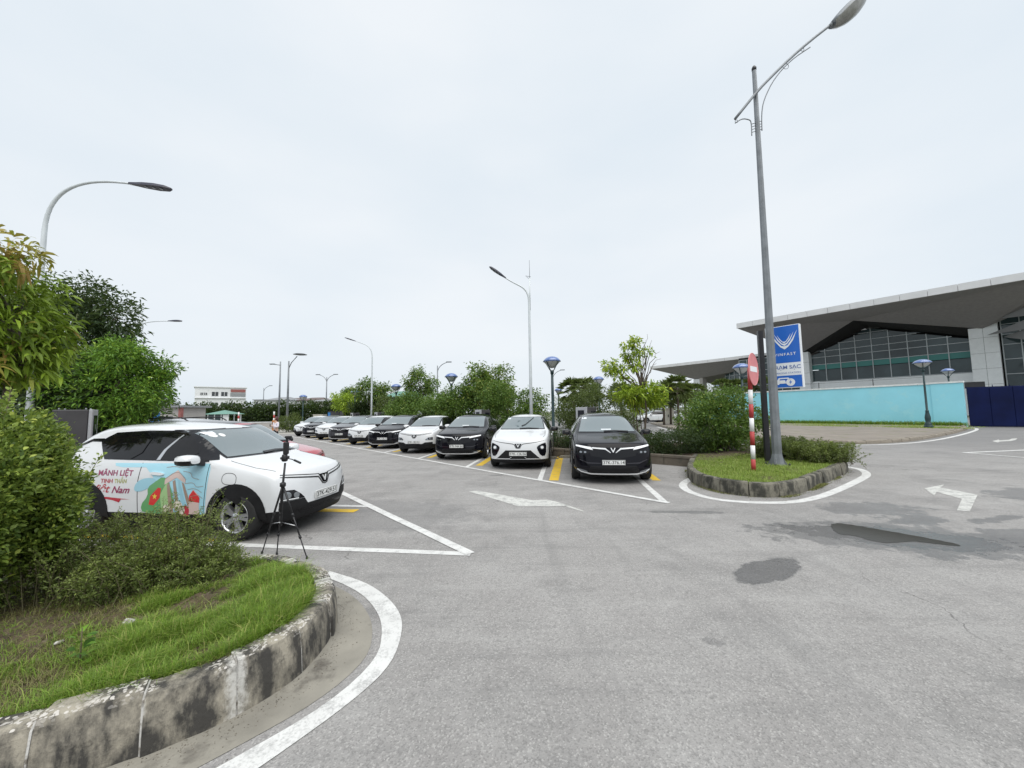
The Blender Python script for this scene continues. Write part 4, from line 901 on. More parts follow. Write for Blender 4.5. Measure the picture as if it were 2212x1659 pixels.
def column(c, wv, dp, h, nx, nz, parent, name='column'):
    cn = obj(name, None, parent, (c[0], c[1], 0)); cn.rotation_euler = (0, 0, ang)
    b = MB(); b.box((0, 0, h/2), (wv-.06, dp-.06, h-.02), 'seam'); o = b.build('core', cn)
    pwid, ph = wv/nx, h/nz
    for i in range(nx):
        for k in range(nz):
            for sy in (-1, 1):
                b = MB(); b.box((-wv/2+pwid*(i+.5), sy*(dp/2-.03), ph*(k+.5)), (pwid-.03, .06, ph-.03), 'panel_white'); b.build('panel', cn)
    for k in range(nz):
        for sx in (-1, 1):
            b = MB(); b.box((sx*(wv/2-.03), 0, ph*(k+.5)), (.06, dp-.14, ph-.03), 'panel_white'); b.build('panel', cn)
    return cn
c1 = -fd*1.5+fn*.6; c0 = fd*(FLn+1.0)+fn*.6
column(c1, 2.9, 2.2, 14.7, 2, 6, TB); column(c0, 1.9, 1.6, 13.3, 1, 6, TB)
Ef, En = Vector((45.7, 74, 17.9)), Vector((66.4, 48, 17.9)); ed = (En-Ef)
A_ = Vector((62.3, 66.4, 17.35)); C0 = Vector((75+c0.x, 60+c0.y, 13.3))+Vector((fn.x, fn.y, 0))*.8; C1 = Vector((75+c1.x, 60+c1.y, 13.7))+Vector((fn.x, fn.y, 0))*1.1
Ex = Ef+ed*1.15; Ey = Ef+ed*1.9; A2 = A_+(C1-C0); A2.z = 17.35; C2 = C1+(C1-C0); C2.z = 13.7
def face3(ps, m, b):
    n_ = Vector((0, 0, .12)); k = len(ps); vs = [Lc(p) for p in ps]+[Lc(p+n_) for p in ps]
    b.add(vs, [tuple(range(k)), tuple(range(2*k-1, k-1, -1))]+[(i, (i+1) % k, k+(i+1) % k, k+i) for i in range(k)], m)
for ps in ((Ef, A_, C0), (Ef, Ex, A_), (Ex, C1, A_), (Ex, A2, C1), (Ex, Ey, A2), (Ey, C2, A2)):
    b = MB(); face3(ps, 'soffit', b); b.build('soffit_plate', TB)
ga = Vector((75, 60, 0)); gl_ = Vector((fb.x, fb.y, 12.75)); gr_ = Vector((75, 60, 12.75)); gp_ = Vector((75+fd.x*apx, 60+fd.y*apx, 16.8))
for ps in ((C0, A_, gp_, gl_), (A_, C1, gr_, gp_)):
    b = MB(); face3([p+Vector((0, 0, .14)) for p in ps], 'shade_black', b); b.build('inner_soffit', TB)  # black plates paint the shade of the recess between eave and glass
nf = 22
for k in range(nf):
    p, q = Ef+ed*1.9*k/nf, Ef+ed*1.9*(k+1)/nf; dd = (q-p).normalized()*.02; b = MB(); quadbox(Vector(Lc(p+dd))[:2], Vector(Lc(q-dd))[:2], 17.85, 18.85, .3, 'fascia', b); b.build('fascia_panel', TB)
b = MB(); slab([Lc(A_+Vector((-1, 0, .35))), Lc(A2+Vector((-1, 0, .35))), Lc(A2+Vector((20, 16, .35))), Lc(A_+Vector((20, 16, .35)))], .1, 'shade_black', b); b.build('ceiling', TB)
bk = Vector((30, 24, 0)); b = MB(); slab([Lc(Ef+Vector((0.3, .2, .72))), Lc(Ey+Vector((.3, .2, .72))), Lc(Ey+bk+Vector((0, 0, 1))), Lc(Ef+bk+Vector((0, 0, 1)))], .2, 'fascia', b); b.build('roof', TB)
facade(fd*(FLn+2.1), fd, fn, 12, 7, [3.0, 5.0, 7.0, 9.4, 10.5, 12.0, 13.2], lambda s_: 13.2, TB)
b = MB(); quadbox(fd*(FLn+1.5)-fn*2, fd*(FLn+15)-fn*2, 0, 14, .2, 'shade_black', b); b.build('interior_wall', TB)
# fins, sky light put into their grey, and glass of the next bay
fb2 = -fd*3.2
facade(fb2, -fd, fn, 14, 8, [2.5, 4.5, 6.4, 8.7, 11.0, 12.6, 14.2, 15.6], lambda s_: 15.6, TB)
b = MB(); quadbox(fb2+fd*.8-fn*.6, fb2-fd*15-fn*.6, 0, 18, .2, 'shade_black', b); b.build('interior_wall', TB)
for (u0, v0, pts) in ((2127, 692, ((2230, 642), (2230, 680))), (2132, 724, ((2230, 684), (2230, 708))), (2166, 728, ((2230, 706), (2230, 735)))):
    a = at(u0, v0, 57.0); p, q = at(*pts[0], 51.0), at(*pts[1], 51.0); b = MB(); n_ = Vector((fn.x, fn.y, 0))*.25
    vs = [Lc(x) for x in (a, q, p)]+[Lc(x-n_) for x in (a, q, p)]; b.add(vs, [(0, 1, 2), (5, 4, 3), (0, 3, 4, 1), (1, 4, 5, 2), (2, 5, 3, 0)], 'fin_lit'); b.build('fin', TB)
# distant canopy of the same kind
DC = thing('terminal_canopy', 'distant terminal wing with pointed dark canopy, white column and glass corner', 'building', (55, 100, 0)); O3 = Vector((55, 100, 0))
T_, E2 = at(1405, 798.5, 112), at(1668, 766, 87); T_.z = E2.z = (T_.z+E2.z)/2; cc = at(1499, 819, 106); c2 = at(1560, 836, 118)
E3 = T_+(E2-T_)*1.6
for ps, m_ in (((T_, E3, cc), 'soffit'), ((cc, E3, c2), 'soffit')):
    b = MB(); face3(ps, m_, b); b.build('soffit_plate', DC)
for k in range(12):
    p, q = T_+(E3-T_)*k/12, T_+(E3-T_)*(k+1)/12; dd = (q-p).normalized()*.03; b = MB(); quadbox(Vector(Lc(p+dd))[:2], Vector(Lc(q-dd))[:2], T_.z-.02, T_.z+.75, .3, 'fascia', b); b.build('fascia_panel', DC)
b = MB(); slab([Lc(T_+Vector((.3, .2, .5))), Lc(E3+Vector((.3, .2, .5))), Lc(E3+Vector((30, 24, .9))), Lc(T_+Vector((30, 24, .9)))], .2, 'fascia', b); b.build('roof', DC)
k1 = at(1509, 825, 106)
b = MB(); p = Lc(k1); b.box((p[0], p[1], cc.z/2), (1.9, 1.9, cc.z-.1), 'panel_white', ang); b.build('column', DC)
b = MB(); p = Lc(at(1519, 825, 105.0)); b.box((p[0], p[1], cc.z/2+.4), (.9, 2.2, cc.z+.8), 'render_grey', ang); b.build('column_fin', DC)
gA = at(1566, 792, 100); gB = at(1668, 776, 84)
db = Vector((gB.x-gA.x, gB.y-gA.y)); ln = db.length; db.normalize(); ng = Vector((-db.y, db.x))
if ng.dot(Vector((-1, -1))) < 0: ng = -ng
facade(Vector(Lc(gA))[:2] if False else Vector((gA.x-55, gA.y-100)), db, ng, ln, 9, [4.0, 6.2, 7.6, 9.0, 10.4, 11.7, 12.9], lambda s_: 12.9, DC)

# white block, houses and booth beyond the hedge
def block(name, label, u0, u1, vt, Y, dpt, m, floors, wins, cat='building', roofm='roof_grey'):
    a, c = at(u0, vt, Y), at(u1, vt, Y); fa_ = math.atan2(-(a.x+c.x)/2, Y); wd_ = (c.x-a.x)*math.cos(fa_); h = a.z; t = thing(name, label, cat, ((a.x+c.x)/2, Y+dpt*.4, 0), fa_)
    b = MB(); b.box((0, 0, h/2), (wd_, dpt, h), m); b.build('wall', t)
    b = MB(); b.box((0, 0, h+.12), (wd_+.6, dpt+.6, .24), m); b.build('parapet', t)
    for fl in range(floors):
        z = h-2.0-fl*(3.3)
        b = MB(); b.box((0, -dpt/2-.2, z-1.25), (wd_+.3, .5, .16), m); b.build('ledge', t)
        for (f, ww, wh) in wins[fl % len(wins)]:
            b = MB(); b.box((wd_*(f-.5), -dpt/2-.02, z), (ww, .10, wh), 'window_dark'); o = b.build('window', t)
            b = MB()
            for sx in (-1, 0, 1): b.box((wd_*(f-.5)+sx*ww*.49, -dpt/2-.09, z), (.10, .06, wh+.1), 'render_white')
            b.build('window_frame', o)
    return t, wd_, h, dpt
t, wd_, h, dp_ = block('white_building', 'white flat-roofed office block above the far hedge, left', 400, 512, 838.5, 115, 10, 'render_white', 2,
    [[(.13, .8, .7), (.20, .8, .7), (.38, 1.7, 1.3), (.56, 1.7, 1.3)], [(.13, .8, .7), (.20, .8, .7), (.38, 1.7, 1.3), (.56, 1.7, 1.3), (.72, 1.7, 1.3), (.88, .7, .6), (.95, .7, .6)]])
b = MB(); b.box((wd_*.335, -dp_/2-.12, h-.9), (wd_*.30, .2, .9), 'roof_red'); b.build('red_panel', t)
b = MB(); b.box((wd_*.335, -dp_/2-.10, h-2.2), (wd_*.31, .12, 1.1), 'roof_grey'); b.build('balcony', t)
def house(label, u0, u1, v_eave, v_ridge, Y, wallm, roofm, group='houses beyond the hedge'):
    a, c = at(u0, v_eave, Y), at(u1, v_eave, Y); rz = at((u0+u1)/2, v_ridge, Y).z; w_ = c.x-a.x; h = a.z; t = thing('house', label, 'house', ((a.x+c.x)/2, Y+5, 0), 0, group)
    b = MB(); b.box((0, 0, h/2), (w_*.94, 9, h), wallm); b.build('wall', t)
    b = MB(); b.add([(-w_/2, -5, h), (w_/2, -5, h), (w_/2, 5, h), (-w_/2, 5, h), (-w_*.25, 0, rz), (w_*.25, 0, rz), (-w_/2, -5, h-.2), (w_/2, -5, h-.2), (w_/2, 5, h-.2), (-w_/2, 5, h-.2)],
        [(0, 1, 5, 4), (1, 2, 5), (2, 3, 4, 5), (3, 0, 4), (9, 8, 7, 6), (0, 6, 7, 1), (1, 7, 8, 2), (2, 8, 9, 3), (3, 9, 6, 0)], roofm); b.build('roof', t)
    for f in (-.25, .2):
        b = MB(); b.box((w_*f, -4.55, h-1.2), (w_*.14, .1, 1.0), 'window_dark'); b.build('window', t)
house('low house with brown hipped roof behind the two tall thin lamps', 640, 690, 864, 857, 95, 'render_white', 'roof_brown')
house('house with grey hipped roof right of the brown one', 668, 716, 866, 861, 90, 'render_grey', 'roof_grey')
house('white house with flat grey roof right of the office block', 545, 575, 863, 861, 98, 'render_white', 'roof_grey')
house('house with dark pitched roof between the two tall thin lamps', 600, 650, 866, 858, 99, 'render_white', 'roof_brown')
house('house with pale wall and dark grey roof left of the tall thin lamps', 568, 612, 864, 856, 93, 'render_white', 'roof_grey')
# low white shed and green-roofed hall behind the hedge row
a, c = at(790, 867, 48), at(845, 867, 48); t = thing('shed', 'low white shed behind the hedge near the tall curved lamp', 'building', ((a.x+c.x)/2, 50, 0)); b = MB(); b.box((0, 0, a.z/2), (c.x-a.x, 4, a.z), 'render_white'); b.build('wall', t); b = MB(); b.box((0, 0, a.z+.08), (c.x-a.x+.6, 4.6, .16), 'roof_grey'); b.build('roof', t)
a, c = at(835, 858, 60), at(900, 858, 60); t = thing('hall', 'green-roofed hall half hidden by the hedge trees', 'building', ((a.x+c.x)/2, 63, 0)); b = MB(); b.box((0, 0, a.z/2), (c.x-a.x, 6, a.z), 'window_dark'); b.build('wall', t)
b = MB(); w_ = (c.x-a.x)/2+.5; b.add([(-w_, -3.6, a.z), (w_, -3.6, a.z), (w_, 3.6, a.z), (-w_, 3.6, a.z), (-w_*.6, 0, a.z+1.1), (w_*.6, 0, a.z+1.1)], [(0, 1, 5, 4), (1, 2, 5), (2, 3, 4, 5), (3, 0, 4), (3, 2, 1, 0)], 'roof_green'); b.build('roof', t)
# guard booth
a = at(485, 905, 45); t = thing('guard_booth', 'small white guard booth with a green pyramid roof', 'booth', (a.x, 45, 0)); b = MB()
for x in (-1.2, -.4, .4, 1.2): b.box((x, -1.0, 1.0), (.10, .10, 2.0), 'render_white'); b.box((x, 1.0, 1.0), (.10, .10, 2.0), 'render_white')
b.box((0, 0, .4), (2.42, 1.98, .8), 'render_white'); b.build('frame', t)
for x in (-.8, 0, .8):
    b = MB(); b.box((x, -1.0, 1.4), (.66, .04, 1.05), 'pane'); b.build('window_pane', t)
b = MB(); b.box((.9, -1.03, 1.0), (.6, .05, 1.9), 'render_white'); b.build('door', t)
b = MB(); b.add([(-1.5, -1.4, 2.0), (1.5, -1.4, 2.0), (1.5, 1.4, 2.0), (-1.5, 1.4, 2.0), (0, 0, 2.5)], [(0, 1, 4), (1, 2, 4), (2, 3, 4), (3, 0, 4), (3, 2, 1, 0)], 'roof_green'); b.build('roof', t)
# barrier posts and boom
for u, lb in ((515.5, 'red and white barrier post right of the guard booth'), (592, 'red and white barrier post behind the woman in white')):
    a = at(u, 900, 44); t = thing('barrier_post', lb, 'barrier post', (a.x, 44, 0))
    for k in range(6):
        b = MB(); b.lathe([(.085, k*.36), (.085, k*.36+.358)], 'stripe_white' if k % 2 else 'stripe_red', 10); b.build('stripe', t)
    b = MB(); b.lathe([(.09, 2.162), (.09, 2.2), (.001, 2.23)], 'stripe_white', 10); b.build('cap', t)
t = thing('low_wall', 'low pale grey concrete wall in front of the far hedge', 'wall', (-30, 46.5, 0)); b = MB(); b.box((0, 0, .45), (13, .3, .9), 'render_grey'); b.build('wall', t); b = MB(); b.box((0, 0, .94), (13.2, .42, .08), 'render_white'); b.build('coping', t)
a = at(604, 900, 42); t = thing('barrier_cabinet', 'orange barrier cabinet just left of the woman in white', 'cabinet', (a.x-.5, 42, 0)); b = MB(); b.box((0, 0, .62), (.42, .4, 1.2), 'orange', bev=.03); b.build('body', t); b = MB(); b.box((0, -.21, .8), (.26, .03, .4), 'black_metal'); b.build('hatch', t)
for u, m_, wv, hh, lb in ((691, 'cabinet_beige', 1.1, 1.75, 'beige electrical cabinet behind the farthest white cars'), (725, 'charger_dark', 1.3, 2.1, 'dark cabinet with a bright blue side behind the dark cars'),):
    a = at(u, 900, 42); t = thing('cabinet', lb, 'cabinet', (a.x, 42, 0)); b = MB(); b.box((0, 0, hh/2), (wv, .8, hh-.04), m_, bev=.02); b.build('body', t)
    b = MB(); b.box((0, 0, hh+.015), (wv+.08, .88, .06), 'cabinet_beige' if m_ != 'charger_dark' else 'charger_dark'); b.build('lid', t)
    b = MB(); b.box((-wv/2+.12 if m_ == 'charger_dark' else 0, -.42, hh/2), (.28 if m_ == 'charger_dark' else wv*.8, .04, hh*.9), 'cabinet_blue' if m_ == 'charger_dark' else m_); b.build('door', t)
a = at(1445, 897, 43); t = thing('cabinet', 'pale utility cabinet on the verge in front of the far white cars', 'cabinet', (a.x, 43, .1)); b = MB(); b.box((0, 0, .85), (.95, .6, 1.7), 'cabinet_beige', bev=.03); b.build('body', t); b = MB(); b.box((0, 0, 1.74), (1.05, .7, .08), 'cabinet_beige'); b.build('lid', t); b = MB(); b.box((-.2, -.33, .9), (.08, .06, .3), 'black_metal'); b.build('handle', t)
# grey gatehouse with red pillar, far left
a = at(352, 880, 30); t = thing('gatehouse', 'grey walled gatehouse with a red corner pillar behind the left trees', 'building', (a.x, 31.5, 0)); b = MB(); b.box((0, 0, 1.25), (2.4, 2.5, 2.5), 'render_grey'); b.build('wall', t); b = MB(); b.box((1.3, -1.3, 1.3), (.22, .22, 2.6), 'roof_red'); b.build('pillar', t); b = MB(); b.box((0, 0, 2.6), (3.0, 3.1, .16), 'roof_grey'); b.build('roof', t); b = MB(); b.box((.1, -1.27, 1.3), (1.0, .06, 1.0), 'window_dark'); b.build('window', t)
# ================================================================ cars
# local frame: +x forward, +y left, z up, origin on the ground under the middle of the car; xf = metres behind the nose
def lerp(a, b, f): return a+(b-a)*f
def pw_(x, pts):
    for (a, fa_), (c, fc) in zip(pts, pts[1:]):
        if x <= c: return lerp(fa_, fc, (x-a)/(c-a)) if x >= a else fa_
    return pts[-1][1]
def car_body(p):
    L_, W, H = p['L'], p['W'], p['H']; zh, xc, zc, xr, zr = p['zh'], p['xc'], p['zc'], p['xr'], p['zr']
    xb, zb = p['xb'], p['zb']            # rear end of the roof
    xt, zt = p['xt'], p['zt']            # rear screen meets the tailgate
    ct = p['clad']; belt = p['belt']
    fr = p['front']                      # rows of the nose: (z, x centre, x mid, x corner, y corner/W)
    V = []; vid = {}
    def nv(x, y, z):
        V.append((L_/2-x, y, z)); return len(V)-1
    def ring(xs, ys, zs):
        r_ = {}
        for k, (x, y, z) in enumerate(zip(xs, ys, zs)):
            r_[(k, 1)] = nv(x, y, z)
            r_[(k, -1)] = r_[(k, 1)] if abs(y) < 1e-6 else nv(x, -y, z)
        return r_
    # ring points: 0 bottom centre, 1 bottom inner, 2 sill edge, 3 sill, 4 cladding top, 5 side, 6 shoulder, 7 belt, 8 rail, 9 top inner, 10 top centre
    rings = []
    def top(x):
        if x <= xc: return lerp(zh, zc, (max(x, .1)-.1)/(xc-.1))+.022*math.sin(math.pi*min(1, (x-.1)/(xc-.1)))
        return pw_(x, [(xc, zc), (xr, zr), ((xr+xb)/2-.25, H), ((xr+xb)/2+.3, H-.008), (xb, zb), (xt, zt), (L_-.06, zt-.12)])
    # nose
    ys = [0, .26*W]+[r_[4]*W for r_ in fr[:7]]+[.24*W, 0]
    rz_ = [r_[0] for r_ in fr]
    xs = [fr[0][1], fr[0][2]]+[r_[3] for r_ in fr]+[fr[6][2], fr[6][1]]
    rings.append(ring(xs, ys, [rz_[0], rz_[0]]+rz_+[fr[6][0]+.012, fr[6][0]+.016]))
    for x, wy in p['hood']:
        tz = top(x)
        rings.append(ring([x]*11, [0, .26*W, .40*W, .472*wy*W, .494*wy*W, .5*wy*W, .490*wy*W, .462*wy*W, .40*wy*W, .22*W, 0],
                          [.20, .20, .20, .25, ct+.02, .60, lerp(.80, tz-.12, .7), tz-.045, tz-.012, tz+.008, tz+.016]))
    def cab(x, yr, wy=1.0, zr_=None, drop=.05, crown=.02, belt_y=.470):
        tz = zr_ or top(x); bz = pw_(x, belt)
        rings.append(ring([x]*11, [0, .26*W, .42*W, .476*wy*W, .496*wy*W, .5*wy*W, .494*wy*W, belt_y*wy*W, yr*W, yr*W*.55, 0],
                          [.20, .20, .20, .24, ct, .58, bz-.17, bz, tz-drop, tz-.006, tz+crown]))
    cab(xc+.03, .415, zr_=zc+.015, drop=.01, crown=.025)
    xm = (xc+xr)/2; cab(xm, .365, zr_=(zc+zr)/2+.01, drop=.035, crown=.04)
    cab(xr, p['yr'], drop=.045, crown=.02)
    for f in (.2, .45, .7): cab(lerp(xr, xb, f), p['yr'], drop=.045, crown=.016)
    cab(xb, p['yr']-.015, .985, drop=.04, belt_y=.455)
    tz = zt
    rings.append(ring([xt-.02]*11, [0, .26*W, .42*W, .468*W, .485*W, .490*W, .475*W, .44*W, .40*W, .24*W, 0], [.22, .22, .22, .28, ct+.04, .60, zt-.22, zt-.06, zt-.01, zt, zt]))
    xe = L_
    rings.append(ring([xe-.05, xe-.05, xe-.12, xe-.10, xe-.08, xe-.06, xe-.09, xe-.12, xe-.12, xe-.10, xe-.09], [0, .26*W, .36*W, .42*W, .44*W, .445*W, .435*W, .41*W, .37*W, .22*W, 0],
                      [.26, .26, .26, .34, ct+.1, .62, zt-.28, zt-.13, zt-.09, zt-.08, zt-.08]))
    Fs = []; mt = []; cre = {}
    for a, c in zip(rings, rings[1:]):
        for k in range(10):
            for s in (1, -1):
                q = [a[(k, s)], a[(k+1, s)], c[(k+1, s)], c[(k, s)]]
                if s < 0: q.reverse()
                Fs.append(q); mt.append(1 if k < 4 and p['cladded'] else 0)
        cre[tuple(sorted((a[(4, 1)], c[(4, 1)])))] = .9; cre[tuple(sorted((a[(4, -1)], c[(4, -1)])))] = .9
    for i, (a, c) in enumerate(zip(rings, rings[1:])):
        for s in (1, -1): cre[tuple(sorted((a[(7, s)], c[(7, s)])))] = .45 if i > len(p['hood']) else .3
    # caps
    def cap(r_, cen, mid, flip, rows):
        cols = {}
        for k in range(2, 9):
            for s in (1, -1):
                cols[(k, 'p', s)] = r_[(k, s)]
                if k == 2: cols[(k, 'm', s)], cols[(k, 'c', s)] = r_[(1, s)], r_[(0, 1)]
                elif k == 8: cols[(k, 'm', s)], cols[(k, 'c', s)] = r_[(9, s)], r_[(10, 1)]
                else:
                    cols[(k, 'm', s)] = nv(mid[k-2], s*rows[k-2]*.62, V[r_[(k, 1)]][2])
                    if s == 1: cols[(k, 'c', 1)] = nv(cen[k-2], 0, V[r_[(k, 1)]][2])
                    cols[(k, 'c', -1)] = cols[(k, 'c', 1)]
        for k in range(2, 8):
            for s in (1, -1):
                for u_, v_ in (('p', 'm'), ('m', 'c')):
                    q = [cols[(k, u_, s)], cols[(k, v_, s)], cols[(k+1, v_, s)], cols[(k+1, u_, s)]]
                    if (s > 0) == flip: q.reverse()
                    Fs.append(q); mt.append(1 if k < 4 and p['cladded'] else 0)
        for u_, v_ in (('p', 'm'), ('m', 'c')):
            for s in (1, -1):
                cre[tuple(sorted((cols[(8, u_, s)], cols[(8, v_, s)])))] = .5; cre[tuple(sorted((cols[(4, u_, s)], cols[(4, v_, s)])))] = .8
    cap(rings[0], [r_[1] for r_ in fr], [r_[2] for r_ in fr], True, [r_[4]*W for r_ in fr])
    cap(rings[-1], [xe-.05, xe-.02, xe, xe-.01, xe-.04, xe-.08, xe-.09], [xe-.05, xe-.03, xe-.01, xe-.02, xe-.05, xe-.09, xe-.10], False, [.36*W, .42*W, .44*W, .445*W, .435*W, .41*W, .37*W])
    me = bpy.data.meshes.new('cage'); b = bmesh.new(); bv = [b.verts.new(v) for v in V]
    for f, m_ in zip(Fs, mt):
        if len(set(f)) < 3: continue
        q = []; [q.append(x) for x in f if x not in q]
        try: fc = b.faces.new([bv[i] for i in q]); fc.material_index = m_
        except ValueError: pass
    cl_ = b.edges.layers.float.new('crease_edge'); b.edges.ensure_lookup_table()
    for e_ in b.edges:
        k = tuple(sorted((e_.verts[0].index, e_.verts[1].index)))
    b.verts.index_update()
    for e_ in b.edges:
        k = tuple(sorted((e_.verts[0].index, e_.verts[1].index)))
        if k in cre: e_[cl_] = cre[k]
    bmesh.ops.recalc_face_normals(b, faces=b.faces); b.to_mesh(me); b.free()
    for m_ in (p['paint'], 'cladding', 'cladding'): me.materials.append(M[m_])
    o = obj('tmp_body', me); sb = o.modifiers.new('s', 'SUBSURF'); sb.levels = sb.render_levels = 2
    dg = bpy.context.evaluated_depsgraph_get(); dg.update(); me2 = bpy.data.meshes.new_from_object(o.evaluated_get(dg)); bpy.data.objects.remove(o)
    o = obj('tmp_body', me2); cut = []
    for x in (p['ax_f'], p['ax_r']):
        for s in (1, -1):
            c = MB(); r_ = p['wr']+.038; c.lathe([(r_, -.32), (r_, .32)], 'cladding', 40, (L_/2-x, s*(W/2), p['wr']+.01), 'y', False); co = c.build('cut'); cut.append(co)
            md = o.modifiers.new('b', 'BOOLEAN'); md.operation = 'DIFFERENCE'; md.object = co; md.solver = 'EXACT'
            if hasattr(md, 'material_mode'): md.material_mode = 'TRANSFER'
    dg = bpy.context.evaluated_depsgraph_get(); dg.update(); me3 = bpy.data.meshes.new_from_object(o.evaluated_get(dg)); bpy.data.objects.remove(o)
    for c in cut: bpy.data.objects.remove(c)
    return me2, me3
def patch2d(polys, maxlen=.07):
    """2D polygon(s) -> verts, tris fine enough to follow a curved surface"""
    b = bmesh.new()
    for poly in polys:
        f = b.faces.new([b.verts.new((q[0], q[1], 0)) for q in poly])
    bmesh.ops.triangulate(b, faces=b.faces[:])
    for _ in range(7):
        e_ = [q for q in b.edges if q.calc_length() > maxlen]
        if not e_: break
        bmesh.ops.subdivide_edges(b, edges=e_, cuts=1); bmesh.ops.triangulate(b, faces=[q for q in b.faces if len(q.verts) > 3])
    b.verts.index_update(); V = [(v.co.x, v.co.y) for v in b.verts]; Fs = [tuple(v.index for v in f.verts) for f in b.faces]; b.free(); return V, Fs
def project(bvh, V2, Fs, mode, off, th, mname, name, parent, fall=None):
    P = []; Nn = []
    dirs = {'F': Vector((-1, 0, 0)), 'R': Vector((0, 1, 0)), 'L': Vector((0, -1, 0)), 'T': Vector((0, 0, -1)), 'B': Vector((1, 0, 0))}; d = dirs[mode]
    last = None
    for a, c in V2:
        og = {'F': (6, a, c), 'B': (-6, a, c), 'R': (a, -6, c), 'L': (a, 6, c), 'T': (a, c, 6)}[mode]
        h, n_, i_, ds = bvh.ray_cast(Vector(og), d)
        if h is None:
            h = (last[0] if last else Vector(og)+d*5); h = Vector((og[0] if mode != 'F' and mode != 'B' else h.x, og[1] if mode in 'FBT' else h.y, og[2] if mode != 'T' else h.z)); n_ = last[1] if last else -d
        if n_.dot(d) > 0: n_ = -n_
        last = (h, n_); P.append(h); Nn.append(n_)
    n0 = len(P); vs = [p+q*off for p, q in zip(P, Nn)]; fs = []
    for f in Fs:
        a, c, e_ = (vs[i] for i in f[:3]); g = (c-a).cross(e_-a); fs.append(f if g.dot(d) < 0 else tuple(reversed(f)))
    from collections import Counter
    ec = Counter()
    for f in fs:
        for i in range(len(f)): ec[tuple(sorted((f[i], f[(i+1) % len(f)])))] += 1
    sk = []
    if th > .0025:
        vs += [p+q*off for p, q in zip(P, Nn)]+[p-q*th for p, q in zip(P, Nn)]
        for f in fs:
            for i in range(len(f)):
                a, c = f[i], f[(i+1) % len(f)]
                if ec[tuple(sorted((a, c)))] == 1: sk.append((c+n0, a+n0, a+2*n0, c+2*n0))
    me = bpy.data.meshes.new(name); me.from_pydata([tuple(v) for v in vs], [], list(fs)+sk); me.materials.append(M[mname])
    me.polygons.foreach_set('use_smooth', [True]*len(fs)+[False]*len(sk)); me.validate(); me.update()
    b = bmesh.new(); b.from_mesh(me); bmesh.ops.delete(b, geom=[v for v in b.verts if not v.link_faces], context='VERTS'); b.to_mesh(me); b.free()
    return obj(name, me, parent)
def mir(poly): return [(-a, c) for a, c in reversed(poly)]
def band(pts, wd):
    """polyline -> ribbon polygon"""
    P = [Vector(p) for p in pts]; l = []; r_ = []
    for i, p in enumerate(P):
        t = (P[min(i+1, len(P)-1)]-P[max(i-1, 0)]).normalized(); n_ = Vector((-t.y, t.x)); k = wd[i] if isinstance(wd, (list, tuple)) else wd
        l.append(tuple(p+n_*k/2)); r_.append(tuple(p-n_*k/2))
    return l+r_[::-1]
def arc(cx, cz, r0, r1, a0, a1, n=18):
    A = [R(a0+(a1-a0)*i/n) for i in range(n+1)]
    return [(cx+r1*math.cos(a), cz+r1*math.sin(a)) for a in A]+[(cx+r0*math.cos(a), cz+r0*math.sin(a)) for a in reversed(A)]
WHEELS = {}
def wheel_meshes(r_, style):
    k = (round(r_, 3), style)
    if k in WHEELS: return WHEELS[k]
    b = MB(); wv = .105; rr = r_*.66
    b.lathe([(rr, -wv), (r_*.90, -wv*1.02), (r_*.97, -wv*.85), (r_*.995, -wv*.5), (r_, 0), (r_*.995, wv*.5), (r_*.97, wv*.85), (r_*.90, wv*1.02), (rr*1.03, wv), (rr, wv*.85), (rr*.97, -wv)], 'tyre', 36, axis='y', cap=False)
    ty = b.build('wheel'); b = MB()
    # outer side is -y
    b.lathe([(rr*1.0, -wv*.98), (rr*.985, -wv*1.03), (rr*.93, -wv*.98), (rr*.90, -wv*.5), (rr*.90, wv*.6), (rr*.99, wv*.8)], 'alloy', 36, axis='y', cap=False)
    b.lathe([(.001, -wv*.15), (rr*.9, -wv*.1), (rr*.9, 0), (.001, 0)], 'alloy_dark', 24, axis='y')
    b.lathe([(.001, -wv*.88), (.045, -wv*.86), (.06, -wv*.72), (.06, -.0)], 'alloy', 16, axis='y')
    sm_ = 'alloy' if style == 'silver' else 'alloy_dark'
    for i in range(10 if style == 'silver' else 10):
        a = 2*math.pi*(i//2)/5+(.17 if i % 2 else -.17)
        ca, sa = math.cos(a), math.sin(a)
        def T(x, y, z): return (x*ca-z*sa, y, x*sa+z*ca)
        hw0, hw1 = .020, .028; vs = [T(.03, -wv*.80, -hw0), T(.03, -wv*.80, hw0), T(rr*.95, -wv*.90, hw1*.8), T(rr*.95, -wv*.90, -hw1*.8), T(.03, -wv*.35, -hw0*1.2), T(.03, -wv*.35, hw0*1.2), T(rr*.95, -wv*.45, hw1), T(rr*.95, -wv*.45, -hw1)]
        b.add(vs, [(0, 1, 2, 3), (7, 6, 5, 4), (0, 4, 5, 1), (1, 5, 6, 2), (2, 6, 7, 3), (3, 7, 4, 0)], sm_)
    ri = b.build('rim'); res = (ty.data, ri.data); bpy.data.objects.remove(ty); bpy.data.objects.remove(ri); WHEELS[k] = res; return res
